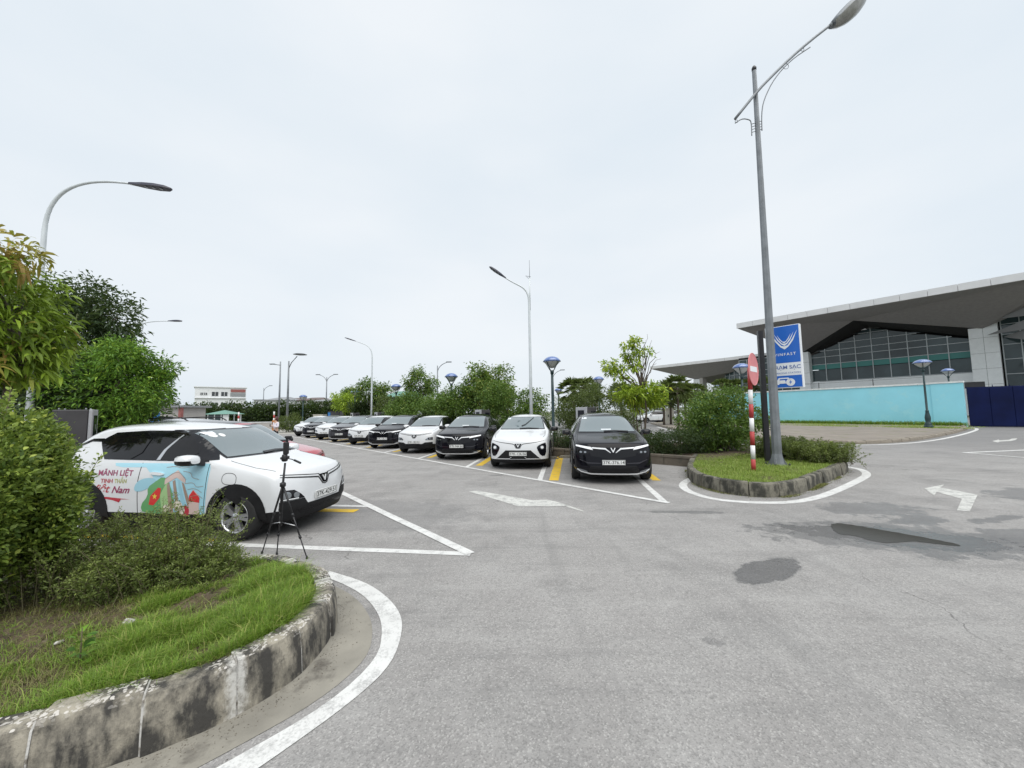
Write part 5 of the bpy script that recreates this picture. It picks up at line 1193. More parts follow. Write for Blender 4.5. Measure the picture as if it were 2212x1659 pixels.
def mirror_mesh(b_, m_top, m_low, W, x, z, s):
    vs = []; n = 12; prof = [(-.13, .55), (-.115, .9), (-.04, 1.0), (.05, .92), (.10, .55)]
    for px, k in prof:
        for i in range(n):
            a = 2*math.pi*i/n; c_, s_ = math.cos(a), math.sin(a)
            yy = .125*k*math.copysign(abs(c_)**.7, c_); zz = .080*k*math.copysign(abs(s_)**.7, s_)
            vs.append((x+px, s*(W/2+.10)+yy, z+zz+.03*yy*s))
    K = len(prof); lo = []; hi = []
    for j in range(K-1):
        for i in range(n):
            f = (j*n+i, j*n+(i+1) % n, (j+1)*n+(i+1) % n, (j+1)*n+i); (hi if 0 <= i < n//2 else lo).append(f)
    b_.add(vs, hi+[tuple(range((K-1)*n, K*n))], m_top, True); b_.add(vs, lo+[tuple(range(n-1, -1, -1))], m_low, True)
    b_.add([(x-.02, s*(W/2-.04), z-.09), (x+.10, s*(W/2-.04), z-.09), (x+.09, s*(W/2-.05), z+.0), (x-.02, s*(W/2-.05), z+.0), (x-.02, s*(W/2+.06), z-.05), (x+.06, s*(W/2+.06), z-.05), (x+.06, s*(W/2+.06), z+.02), (x-.02, s*(W/2+.06), z+.02)],
           [(0, 1, 2, 3), (7, 6, 5, 4), (0, 4, 5, 1), (1, 5, 6, 2), (2, 6, 7, 3), (3, 7, 4, 0)], m_low)
def plate(parent, bvh, z, txt, Lf, dx=.012):
    h, n_, i_, d_ = bvh.ray_cast(Vector((6, 0, z)), Vector((-1, 0, 0))); x = h.x+dx
    b = MB(); b.box((x+.008, 0, z), (.016, .52, .115), 'plate_white', bev=.004); pl_ = b.build('number_plate', parent)
    b = MB()
    for sy in (-1, 1): b.box((x+.0175, sy*.25, z), (.002, .006, .10), 'ink_black')
    for sz in (-1, 1): b.box((x+.0175, 0, z+sz*.052), (.002, .506, .005), 'ink_black')
    b.build('plate_border', pl_)
    V, Fs = text_mesh(txt, .100, bold=.0008, spacing=1.03)
    me = bpy.data.meshes.new('characters'); me.from_pydata([(x+.0185, v.x*1.0, z+v.y) for v in V], [], Fs); me.materials.append(M['ink_black']); obj('characters', me, pl_); return pl_
def vlogo(cx, cz, h, w_, th):
    return [(cx-w_/2, cz+h/2), (cx-w_/2+th, cz+h/2), (cx, cz-h/2+th*1.5), (cx+w_/2-th, cz+h/2), (cx+w_/2, cz+h/2), (cx+th*.4, cz-h/2), (cx-th*.4, cz-h/2)]
MODELS = {
 'compact': dict(L=3.98, W=1.76, H=1.635, zh=.90, xc=1.05, zc=1.075, xr=1.70, zr=1.56, xb=3.72, zb=1.60, xt=3.92, zt=1.16, clad=.36, cladded=True, wr=.33, ax_f=.78, ax_r=3.30, yr=.345, style='silver',
    belt=[(0, 1.05), (1.1, 1.06), (2.2, 1.07), (3.1, 1.10), (4.2, 1.14)], hood=[(.30, .955), (.78, 1.0)],
    front=[(.20, .06, .08, .20, .37), (.27, .03, .06, .20, .405), (.40, .00, .03, .17, .43), (.56, .01, .04, .17, .437), (.72, .03, .06, .19, .43), (.84, .06, .09, .23, .415), (.905, .12, .15, .27, .385)]),
 'crossover': dict(L=4.30, W=1.80, H=1.62, zh=.92, xc=1.15, zc=1.09, xr=1.90, zr=1.56, xb=3.75, zb=1.50, xt=4.15, zt=1.12, clad=.38, cladded=True, wr=.34, ax_f=.86, ax_r=3.47, yr=.335, style='dark',
    belt=[(0, 1.06), (1.2, 1.07), (2.4, 1.09), (3.4, 1.13), (4.4, 1.17)], hood=[(.32, .955), (.86, 1.0)],
    front=[(.21, .06, .08, .21, .37), (.28, .03, .06, .20, .405), (.43, .00, .03, .17, .43), (.58, .01, .04, .17, .437), (.74, .03, .06, .19, .43), (.86, .06, .09, .23, .415), (.925, .13, .16, .28, .385)]),
 'suv': dict(L=4.75, W=1.93, H=1.667, zh=.93, xc=1.22, zc=1.11, xr=2.08, zr=1.60, xb=4.15, zb=1.57, xt=4.58, zt=1.16, clad=.36, cladded=False, wr=.365, ax_f=.88, ax_r=3.83, yr=.33, style='dark',
    belt=[(0, 1.07), (1.3, 1.08), (2.6, 1.11), (3.6, 1.15), (4.8, 1.20)], hood=[(.34, .955), (.88, 1.0)],
    front=[(.20, .06, .08, .23, .375), (.27, .03, .06, .21, .41), (.38, .00, .03, .17, .435), (.58, .02, .05, .18, .44), (.74, .04, .07, .20, .435), (.86, .05, .09, .23, .425), (.935, .11, .15, .28, .395)]),
 'sleek': dict(L=4.54, W=1.89, H=1.636, zh=.92, xc=1.20, zc=1.11, xr=2.02, zr=1.58, xb=3.95, zb=1.54, xt=4.38, zt=1.15, clad=.30, cladded=True, wr=.36, ax_f=.86, ax_r=3.70, yr=.33, style='dark',
    belt=[(0, 1.08), (1.3, 1.09), (2.6, 1.11), (3.6, 1.14), (4.8, 1.19)], hood=[(.34, .955), (.88, 1.0)],
    front=[(.19, .06, .08, .21, .385), (.25, .03, .06, .20, .415), (.31, .01, .04, .17, .435), (.55, .00, .03, .16, .445), (.72, .03, .06, .18, .44), (.85, .06, .09, .22, .425), (.925, .12, .15, .27, .395)]),
}
def build_car(model, paint, roof=None, details=True):
    """returns the root and what is needed to add details"""
    p = dict(MODELS[model]); p['paint'] = paint; full, cutm = car_body(p); L_, W = p['L'], p['W']
    root = thing('parked_car', 'car', 'car')
    b = bmesh.new(); b.from_mesh(full); bvh = BVHTree.FromBMesh(b); b.free()
    for mi_, nm in ((0, 'body'), (1, 'cladding')):
        b = bmesh.new(); b.from_mesh(cutm)
        if True:
            dl = [f for f in b.faces if (f.material_index == 0) != (mi_ == 0)]; bmesh.ops.delete(b, geom=dl, context='FACES')
        if not b.faces: b.free(); continue
        me = bpy.data.meshes.new(nm); b.to_mesh(me); b.free(); me.materials.clear(); me.materials.append(M[paint if mi_ == 0 else 'cladding'])
        me.polygons.foreach_set('use_smooth', [True]*len(me.polygons)); me.polygons.foreach_set('material_index', [0]*len(me.polygons))
        if mi_ == 1 and not p['cladded']:
            for ax in (1, -1):
                for s in (1, -1):
                    q = bmesh.new(); q.from_mesh(me); bmesh.ops.delete(q, geom=[f for f in q.faces if f.calc_center_median().x*ax < 0 or f.calc_center_median().y*s < 0], context='FACES')
                    m4 = bpy.data.meshes.new('wheel_liner'); q.to_mesh(m4); q.free(); m4.materials.append(M['cladding']); obj('wheel_liner', m4, root)
            continue
        o = obj(nm, me, root); me.set_sharp_from_angle(angle=R(38))
    X = lambda xf: L_/2-xf
    def PR(poly, mode, mname, name, off=.004, th=.012, par=root, ml=.07):
        if isinstance(poly[0][0], (int, float)): poly = [poly]
        V, Fs = patch2d(poly, ml); return project(bvh, V, Fs, mode, off, th, mname, name, par)
    zc, zr, xc, xr = p['zc'], p['zr'], p['xc'], p['xr']
    # windscreen
    yb, yt = .395*W, (p['yr']-.012)*W
    def rnd(pl_, it=1): return [(q.x, q.y) for q in chaikin([Vector(a) for a in pl_], it)]
    n_ = 8; zs0, zs1 = zc+.035, zr-.035
    lf = [(-(lerp(yb, yt, i/n_)), lerp(zs0, zs1, i/n_)) for i in range(n_+1)]
    outer = lf+[(-a, c) for a, c in reversed(lf)]
    PR(outer, 'F', 'gloss_black', 'windscreen_surround', .005, .01, ml=.05)
    inn = [(a*.955, lerp(zs0+.015, zs1-.02, (c-zs0)/(zs1-zs0))) for a, c in outer]
    ws = PR(inn, 'F', 'windshield', 'windscreen', .010, .006)
    if details:
        for s in (-1,):
            PR(band([(-.08, zs0+.02), (.20, zs0+.03), (.55, zs0+.012)], .022), 'F', 'plastic_black', 'wiper', .020, .006)
        PR([(-yb*.78, zs1-.085), (-yb*.62, zs1-.08), (-yb*.62, zs1-.045), (-yb*.78, zs1-.045)], 'F', 'sign_white', 'sticker', .013, .003, ws)
    # side glass
    be = lambda xf: pw_(xf, p['belt'])
    def win(x0b, x1b, x0t, x1t, zt_):
        return [(X(x0b), be(x0b)+.02), (X(x1b), be(x1b)+.02), (X(x1t), zt_), (X(x0t), zt_)]
    ztw = zr-.065; xB = (xr+p['xb'])/2-(.38 if model != 'compact' else .43)
    band_ = [(X(xc+.22), be(xc+.2)+.012), (X(xr+.12), ztw+.02), (X(lerp(xr, p['xb'], .5)), ztw+.035), (X(p['xb']-.22), ztw+.01), (X(p['xb']+.02), be(p['xb'])+.22), (X(p['xb']-.25), be(p['xb'])+.03), (X(p['xb']-.5), be(p['xb']-.5)+.008)]
    rw = [(X(xB+.18), be(xB)+.028), (X(xB+.13), ztw+.01), (X(p['xb']-.36), ztw-.012), (X(p['xb']-.20), be(p['xb'])+.2), (X(p['xb']-.40), be(p['xb'])+.05), (X(p['xb']-.55), be(p['xb']-.5)+.03)]
    if model == 'compact':
        band_ = [(X(xc+.22), be(xc+.2)+.012), (X(xr+.12), ztw+.015), (X(2.6), ztw+.025), (X(3.16), ztw+.0), (X(3.33), 1.375), (X(3.06), be(3.06)+.012)]
        rw = [(X(xB+.18), be(xB)+.028), (X(xB+.13), ztw+.005), (X(3.10), ztw-.02), (X(3.22), 1.36), (X(3.00), be(3.0)+.035)]
    for md, sd in (('R', -1), ('L', 1)):
        if model == 'compact': PR(band([(X(3.30), 1.385), (X(3.52), 1.385), (X(3.74), 1.29), (X(3.88), 1.19)], [.05, .045, .045, .04]), md, 'gloss_black', 'pillar_stripe', .004, .008, ml=.045)
        if model == 'compact': PR([(X(xc+.11), zc+.025), (X(xc+.42), be(xc+.4)+.02), (X(xr+.22), ztw+.0), (X(xr+.0), zr-.03)], md, 'gloss_black', 'front_pillar', .0075, .01, ml=.035)
        PR(band_, md, 'gloss_black', 'window_surround', .004, .01, ml=.045)
        PR(rnd([(X(xc+.36), be(xc+.36)+.03), (X(xr+.14), ztw-.005), (X(xB), ztw+.01), (X(xB+.05), be(xB)+.028)]), md, 'glass_side', 'side_window', .0125, .006, ml=.045)
        PR(rnd(rw), md, 'glass_side', 'side_window', .0125, .006, ml=.045)
        for ax in (p['ax_f'], p['ax_r']):
            if p['cladded']: PR(arc(X(ax), p['wr']+.01, p['wr']+.042, p['wr']+.110, -8, 188), md, 'cladding', 'wheel_arch', .010, .02)
        if details:
            xd = p['ax_f']+p['wr']+.16
            for q in (band([(X(xd), .36), (X(xd-.02), .75), (X(xd-.03), be(xd)-.01)], .010), band([(X(xB+.07), .36), (X(xB+.1), .8), (X(xB+.08), be(xB)-.01)], .010)):
                PR(q, md, 'seam', 'door_seam', .002, .004)
            for hx in (xB-.22, p['ax_r']+.04):
                PR(rnd([(X(hx)-.11, .90), (X(hx)+.11, .885), (X(hx)+.11, .925), (X(hx)-.11, .94)]), md, paint, 'door_handle', .022, .01)
        b = MB(); mirror_mesh(b, 'gloss_black' if paint != 'car_white' or model == 'sleek' else paint, 'plastic_black', W, X(xc+.36), be(xc)+.055, sd); b.build('wing_mirror', root)
    # wheels
    ty, ri = wheel_meshes(p['wr'], p['style'])
    for ax in (p['ax_f'], p['ax_r']):
        for s in (-1, 1):
            o = obj('wheel', ty, root, (X(ax), s*(W/2-.112), p['wr'])); r2 = obj('rim', ri, o)
            if s > 0: o.rotation_euler = (0, 0, math.pi)
            o.rotation_euler = (0, 0, math.pi if s > 0 else 0)
    # hood seams
    for s in (1, -1):
        PR(band([(X(p['front'][6][3]+.06), s*.385*W), (X(.6), s*.415*W), (X(xc-.02), s*.40*W)], .009), 'T', 'seam', 'bonnet_seam', .002, .003)
    fz = p['front'][6][0]
    if model in ('compact', 'crossover'):
        e_ = 0 if model == 'compact' else .015
        vl = [(-.405*W, .845+e_), (-.36*W, .835+e_), (-.20, .775+e_), (-.125, .765+e_), (-.055, .66+e_), (0, .645+e_)]
        vline = vl+[(-a, c) for a, c in reversed(vl[:-1])]
        PR(band(vline, [.006, .018, .022, .024, .018, .016, .018, .024, .022, .018, .006]), 'F', 'ink_black', 'bonnet_line', .003, .006)
        vl2 = [(-.395*W, .875+e_), (-.20, .815+e_), (-.095, .805+e_)]
        for q in (vl2, [(-a, c) for a, c in vl2]): PR(band(q, .011), 'F', 'ink_black', 'bonnet_line', .003, .006)
        PR([(-.115, .80+e_), (.115, .80+e_), (.045, .672+e_), (0, .662+e_), (-.045, .672+e_)], 'F', 'gloss_black', 'grille', .005, .008)
        PR(vlogo(0, .735+e_, .085, .10, .022), 'F', 'chrome_bright', 'emblem', .014, .004)
        hl = [(-.425*W, .665), (-.33*W, .655), (-.275*W, .58), (-.245*W, .52), (-.425*W, .515)] if model == 'compact' else [(-.43*W, .70), (-.33*W, .69), (-.27*W, .60), (-.30*W, .57), (-.43*W, .58)]
        for q in (hl, mir(hl)):
            h_ = PR(q, 'F', 'gloss_black', 'headlight', .005, .01); sg = 1 if q[0][0] > 0 or q[-1][0] > 0 else -1; zc_ = .59 if model == 'compact' else .635
            PR([(sg*.385*W+.055*math.cos(R(a)), zc_+.05*math.sin(R(a))) for a in range(0, 360, 20)], 'F', 'lens', 'lens', .010, .004, h_)
            PR([(sg*.315*W+.04*math.cos(R(a)), zc_-.01+.04*math.sin(R(a))) for a in range(0, 360, 20)], 'F', 'lens', 'lens', .010, .004, h_)
            PR(band([(sg*.425*W, zc_-.055), (sg*.30*W, zc_-.06)], .012), 'F', 'lamp_white', 'light_strip', .012, .003, h_)
        lw = [(-.43*W, .51), (-.245*W, .515), (-.215*W, .43), (.215*W, .43), (.245*W, .515), (.43*W, .51), (.43*W, .37), (-.43*W, .37)] if model == 'compact' else [(-.43*W, .50), (-.27*W, .49), (-.19*W, .42), (.19*W, .42), (.27*W, .49), (.43*W, .50), (.43*W, .38), (-.43*W, .38)]
        PR(lw, 'F', 'cladding', 'bumper_insert', .004, .01)
        PR([(-.30*W, .375), (.30*W, .375), (.27*W, .31), (-.27*W, .31)], 'F', 'gloss_black', 'lower_intake', .004, .01)
        for z_ in (.325, .345, .36): PR(band([(-.28*W, z_), (.28*W, z_)], .006), 'F', 'cladding', 'intake_slat', .008, .004)
        pz = .515 if model == 'compact' else .50
    elif model == 'suv':
        PR([(-.29*W, .80), (.29*W, .80), (.26*W, .66), (.10, .60), (-.10, .60), (-.26*W, .66)], 'F', 'gloss_black', 'grille', .003, .008)
        tl = [(-.435*W, .905), (-.26*W, .862), (-.235*W, .795), (-.275*W, .808), (-.435*W, .872)]
        dl_ = [(-.43*W, .85), (-.27*W, .76), (-.30*W, .70), (-.39*W, .715), (-.425*W, .76)]
        for q in (dl_, mir(dl_)):
            h_ = PR(q, 'F', 'gloss_black', 'headlight', .004, .01); sg = 1 if sum(a for a, c in q) > 0 else -1
            for cx_ in (.38, .33): PR([(sg*cx_*W+.030*math.cos(R(a)), .745+.022*math.sin(R(a))) for a in range(0, 360, 30)], 'F', 'lens', 'lens', .010, .004, h_)
        for q in (tl, mir(tl)): PR(q, 'F', 'lamp_white', 'daytime_light', .010, .01)
        for s in (1, -1):
            PR(band([(s*.25*W, .845), (s*.09*W, .825), (s*.030*W, .735)], [.026, .036, .014]), 'F', 'chrome_bright', 'chrome_bar', .008, .006)
            PR(band([(s*.40*W, .575), (s*.30*W, .50), (s*.15*W, .495)], [.02, .03, .02]), 'F', 'car_graphite', 'bumper_crease', .014, .004)
            PR(rnd([(s*.435*W, .335), (s*.32*W, .285), (s*.30*W, .305), (s*.425*W, .365)]), 'F', 'lens', 'fog_light', .006, .006)
        PR(vlogo(0, .795, .10, .115, .022), 'F', 'chrome_bright', 'emblem', .012, .004)
        PR([(-.27*W, .43), (.27*W, .43), (.31*W, .27), (-.31*W, .27)], 'F', 'cladding', 'lower_intake', .004, .01)
        for z_ in (.30, .335, .37, .405): PR(band([(-.27*W, z_), (.27*W, z_)], .008), 'F', 'gloss_black', 'intake_slat', .008, .004)
        PR(band([(-.43*W, .345), (-.38*W, .29), (-.27*W, .247), (.27*W, .247), (.38*W, .29), (.43*W, .345)], .024), 'F', 'chrome_bright', 'chrome_strip', .010, .006)
        pz = .515
    else:
        vl = [(-.43*W, .865), (-.30*W, .815), (-.16, .765), (-.105, .735), (-.06, .645), (0, .635)]
        vline = vl+[(-a, c) for a, c in reversed(vl[:-1])]
        PR(band(vline, [.008, .014, .020, .020, .018, .016, .018, .020, .020, .014, .008]), 'F', 'ink_black', 'bonnet_line', .003, .006)
        PR([(-.105, .77), (.105, .77), (.05, .655), (0, .645), (-.05, .655)], 'F', 'gloss_black', 'grille', .005, .008)
        PR(vlogo(0, .715, .085, .10, .020), 'F', 'chrome_bright', 'emblem', .014, .004)
        hl = rnd([(-.44*W, .785), (-.40*W, .785), (-.30*W, .70), (-.295*W, .62), (-.36*W, .40), (-.435*W, .42)])
        for q in (hl, mir(hl)):
            h_ = PR(q, 'F', 'gloss_black', 'headlight', .005, .01); sg = 1 if sum(a for a, c in q) > 0 else -1
            PR([(sg*.375*W+.062*math.cos(R(a)), .655+.060*math.sin(R(a))) for a in range(0, 360, 20)], 'F', 'lens', 'lens', .009, .004, h_)
            PR([(sg*.375*W+.040*math.cos(R(a)), .66+.038*math.sin(R(a))) for a in range(0, 360, 20)], 'F', 'lamp_white', 'lamp', .013, .004, h_)
        PR([(-.20*W, .58), (.20*W, .58), (.35*W, .325), (-.35*W, .325)], 'F', 'cladding', 'lower_grille', .004, .01)
        for s in (1, -1): PR(band([(s*.34*W, .335), (s*.14*W, .335), (s*.105*W, .385)], .012), 'F', 'chrome_bright', 'chrome_bar', .009, .005)
        pz = .475
    root['bvh'] = 0; del root['bvh']
    return root, bvh, p, PR, pz
def place(root, front, heading, label, group=None, dz=0):
    Lh = [c for c in root.children][0]; d = Vector((math.cos(heading), math.sin(heading)))
    half = root['half_len']; root.location = (front[0]-d.x*half, front[1]-d.y*half, dz); root.rotation_euler = (0, 0, heading); root['label'] = label
    if group: root['group'] = group
# ---- prototypes
HR = HD-math.pi/2
def rowpos(k, dx=0.0): return Vector((2.44, 9.50))+Vector((-2.185, 2.405))*k
specs = [ # k, model, paint, plate, label, nudge forward
 (0, 'suv', 'car_black', '37K-376.14', 'black SUV nearest the camera in the right row, plate 37K-376.14', 0),
 (1, 'sleek', 'car_white', '37K-126.06', 'white crossover with upright black headlights and lit lamps, plate 37K-126.06', 0),
 (2, 'suv', 'car_black', '37K-044.66', 'black SUV with chrome light bar left of the white crossover, plate 37K-044.66', 0),
 (3, 'crossover', 'car_white', '37K-183.01', 'white compact SUV fourth from the right in the parked row', 0),
 (4, 'suv', 'car_black', '37K-138.21', 'black SUV fifth from the right, between two white cars', 0),
 (5, 'compact', 'car_white', '37K-073.28', 'white hatchback sixth from the right in the parked row', 0),
 (6, 'suv', 'car_graphite', '37K-049.14', 'dark grey SUV seventh from the right in the parked row', 0),
 (7, 'crossover', 'car_white', '37K-052.04', 'white compact SUV eighth from the right, between dark cars', 0),
 (8, 'suv', 'car_black', '37K-115.60', 'black SUV ninth from the right, second last of the row', 0),
 (9, 'compact', 'car_white', '37K-091.77', 'white hatchback at the far left end of the row', 0)]
PROTO = {}
for k, model, paint, num, lb, nud in specs:
    if (model, paint) not in PROTO:
        PROTO[(model, paint)] = build_car(model, paint); root = PROTO[(model, paint)][0]
        root['half_len'] = PROTO[(model, paint)][2]['L']/2
    else:
        root = copy_tree(PROTO[(model, paint)][0])
        for ch in list(root.children):
            if ch.name.startswith('number_plate'):
                for g_ in list(ch.children): bpy.data.objects.remove(g_)
                bpy.data.objects.remove(ch)
    _, bvh, p, PR, pz = PROTO[(model, paint)]
    plate(root, bvh, pz, num, p['L'])
    axle = rowpos(k); f = Vector(axle)+FR*p['ax_f']*0.95
    place(root, f, HR, lb, 'cars parked in the right row')
    if k == 0:
        PR(band([(-.14, p['zc']+.10), (.12, p['zc']+.10)], .018), 'F', 'sign_white', 'dashboard_strip', .013, .003)
    if k == 1:
        PR(band([(-.03, 1.235), (.09, 1.28), (.33, 1.50)], [.022, .02, .012]), 'F', 'plastic_black', 'raised_wiper', .03, .006)
# ---- left row: the near painted white car
root, bvh, p, PR, pz = build_car('compact', 'car_white'); root['half_len'] = p['L']/2
plate(root, bvh, pz, '37K-429.51', p['L'])
place(root, Vector((-2.97, 5.985)), HD, 'white hatchback with a painted city scene and lettering on its side, nearest left')
Xs = lambda s: p['L']/2-.78+s            # s metres ahead of the front axle
def dec(poly, m_, name='decal', off=.003): return PR([(Xs(a), c) for a, c in poly], 'R', m_, name, off, .002, ml=.05)
art = dec([(-2.05, 1.06), (-.46, 1.055), (-.43, .98), (-.47, .36), (-1.1, .36), (-1.25, .70), (-1.36, .88), (-1.5, 1.0), (-1.9, 1.0), (-2.03, 1.02)], 'decal_sky', 'side_mural', .0015)
art_parts = [
 ([(q.x, q.y) for q in chaikin([Vector(v) for v in [(-1.62, .80), (-1.45, .86), (-1.28, .84), (-1.32, .76), (-1.5, .66), (-1.66, .66)]], 2)], 'decal_blue', .003),
 ([(q.x, q.y) for q in chaikin([Vector(v) for v in [(-1.48, .35), (-1.52, .47), (-1.40, .60), (-1.42, .72), (-1.30, .80), (-1.18, .88), (-1.05, .80), (-.92, .36)]], 1)], 'decal_green', .0035),
 ([(-1.16, .36), (-1.20, .62), (-1.10, .80), (-.98, .36)], 'decal_green_light', .0045),
 ([(-1.14, .84), (-.95, .965), (-.80, .84), (-.80, .78), (-.95, .86), (-1.14, .76)], 'decal_pink', .005),
 ([(-1.10, .76), (-1.06, .79), (-.96, .36), (-1.03, .36)], 'decal_tan', .005), ([(-1.01, .81), (-.97, .83), (-.84, .36), (-.90, .36)], 'decal_tan', .005), ([(-.94, .84), (-.90, .82), (-.72, .36), (-.80, .36)], 'decal_blue', .005), ([(-.86, .80), (-.82, .78), (-.62, .36), (-.70, .36)], 'decal_tan', .005),
 ([(-1.38, .48), (-1.36, .60), (-1.24, .72), (-1.19, .71), (-1.20, .58), (-1.30, .47)], 'decal_flag', .006),
 ([(-1.285+(.045 if i % 2 == 0 else .018)*math.sin(i*math.pi/5), .595+(.045 if i % 2 == 0 else .018)*math.cos(i*math.pi/5)) for i in range(10)], 'decal_gold', .008),
 ([(-.72, .36), (-.72, .62), (-.66, .70), (-.56, .62), (-.55, .36)], 'decal_pink', .006), ([(-.72, .54), (-.66, .63), (-.55, .52), (-.55, .59), (-.66, .69), (-.72, .61)], 'decal_flag', .008),
 ([(-.90+.075*math.cos(R(a)), .47+.07*math.sin(R(a))) for a in range(0, 360, 24)], 'decal_cream', .008), ([(-.78+.07*math.cos(R(a)), .40+.08*math.sin(R(a))) for a in range(0, 360, 24)], 'decal_red', .007), ([(-.83+.05*math.cos(R(a)), .41+.055*math.sin(R(a))) for a in range(0, 360, 24)], 'decal_cream', .009),
 ([(-1.08+.06*math.cos(R(a)), .43+.055*math.sin(R(a))) for a in range(0, 360, 24)], 'decal_cream', .008)]
for poly, m_, of in art_parts:
    o = dec(poly, m_, 'mural_shape', .002+of*.5); o.parent = art
for pts in ([(-.86, .95), (-.72, .93), (-.70, .86), (-.58, .84)], [(-.80, .78), (-.66, .80), (-.62, .73), (-.50, .75)], [(-1.14, .84), (-.95, .965), (-.80, .84)], [(-.75, .70), (-.63, .72), (-.52, .66)], [(-1.15, 1.0), (-1.0, 1.02), (-.9, .99), (-.76, 1.01)], [(-.70, .60), (-.58, .63), (-.50, .58)]):
    o = dec(band(smooth_path(pts, 2), .006), 'decal_tan', 'mural_line', .0075); o.parent = art
def side_text(s, x0, x1, z0, z1, m_, shear=0, bold=.0015, name='lettering'):
    """printed so that the capitals fill x0..x1, z0..z1"""
    V, Fs = text_mesh(s, .1, shear, bold); ax_ = min(v.x for v in V); bx_ = max(v.x for v in V); V2 = [(Xs(x0+(v.x-ax_)/(bx_-ax_)*(x1-x0)), (z0+z1)/2+v.y/.073*(z1-z0)) for v in V]
    T_ = []; [T_.extend([(f[0], f[i], f[i+1]) for i in range(1, len(f)-1)]) for f in Fs]
    o = project(bvh, V2, T_, 'R', .0035, .001, m_, name, root); o['label'] = 'printed lettering '+s; return o
side_text('MÃNH LIỆT', -2.30, -1.70, .875, .955, 'decal_maroon', bold=.002)
side_text('TINH', -2.24, -2.03, .77, .832, 'decal_red'); side_text('THẦN', -2.0, -1.79, .77, .832, 'decal_khaki')
side_text('Việt', -2.37, -2.06, .63, .745, 'decal_red', .35); side_text('Nam', -2.03, -1.72, .625, .725, 'decal_maroon', .35)
dec([(-2.33, .575), (-2.1, .575), (-1.70, .545), (-1.86, .545), (-1.89, .50), (-2.0, .53)], 'decal_red', 'printed_swoosh', .003)
fl = [(q.x, q.y) for q in chaikin([Vector(v) for v in [(-.23, .78), (-.22, .93), (-.02, .92), (0.0, .79), (-.06, .765)]], 2)]
dec(band(fl+fl[:1], .007), 'seam', 'charging_flap', .002)
PR([(Xs(-1.36), 1.10), (Xs(-1.30), 1.10), (Xs(-1.27), 1.24), (Xs(-1.14), 1.44), (Xs(-1.16), 1.45), (Xs(-1.32), 1.24)], 'R', 'alloy', 'window_trim', .015, .004)
for s_ in (-1, 1):
    PR([(.045*math.cos(R(a))-.49, 1.425+.026*math.sin(R(a))) for a in range(0, 360, 30)] if s_ < 0 else [(.04*math.cos(R(a))-.38, 1.425+.025*math.sin(R(a))) for a in range(0, 360, 30)], 'F', 'plate_white', 'round_sticker', .013, .003)
# ---- other cars of the left row, only partly seen above and behind it
r2, bv2, p2, PR2, pz2 = build_car('compact', 'car_red'); r2['half_len'] = p2['L']/2; plate(r2, bv2, pz2, '37K-306.25', p2['L'])
PR2([(p2['L']/2-1.78, -.52), (p2['L']/2-1.80, .52), (p2['L']/2-3.5, .50), (p2['L']/2-3.5, -.50)], 'T', 'gloss_black', 'black_roof', .004, .01)
place(r2, Vector((-4.42, 8.25)), HD, 'red hatchback with a black roof just behind the painted white car', 'cars parked in the left row')
r3, bv3, p3, PR3, pz3 = build_car('suv', 'car_silver'); r3['half_len'] = p3['L']/2
for s in (-1, 1):
    b = MB(); zt3 = p3['H']+.03; xs3 = [p3['L']/2-q for q in (2.3, 2.5, 3.2, 3.9, 4.05)]
    b.tube([(x, s*.60, z) for x, z in zip(xs3, (1.60, zt3, zt3+.015, zt3-.01, 1.57))], .018, 'black_metal', 8); b.build('roof_rail', r3)
place(r3, Vector((-6.9, 10.9)), HD, 'silver SUV with black roof rails, third in the left row', 'cars parked in the left row')
r4 = copy_tree(PROTO[('crossover', 'car_white')][0]); place(r4, Vector((-9.2, 13.4)), HD, 'white compact SUV fourth in the left row, only its roof showing', 'cars parked in the left row')
r5 = copy_tree(r3); place(r5, Vector((-11.3, 15.9)), HD, 'silver SUV fifth in the left row, only its roof showing', 'cars parked in the left row')
# ---- far white cars beyond the bushes
for u, Y, hd, lb in ((1408, 49, R(190), 'white SUV parked far off beyond the bushes, left of the utility cabinet'), (1440, 53, R(185), 'white SUV parked far off behind the utility cabinet')):
    q = at(u, 900, Y); rr_ = copy_tree(PROTO[('crossover', 'car_white')][0]); rr_.location = (q.x, Y, 0); rr_.rotation_euler = (0, 0, hd); rr_['label'] = lb; rr_['group'] = 'far white cars'
for o in bpy.data.objects:
    if 'half_len' in o: del o['half_len']
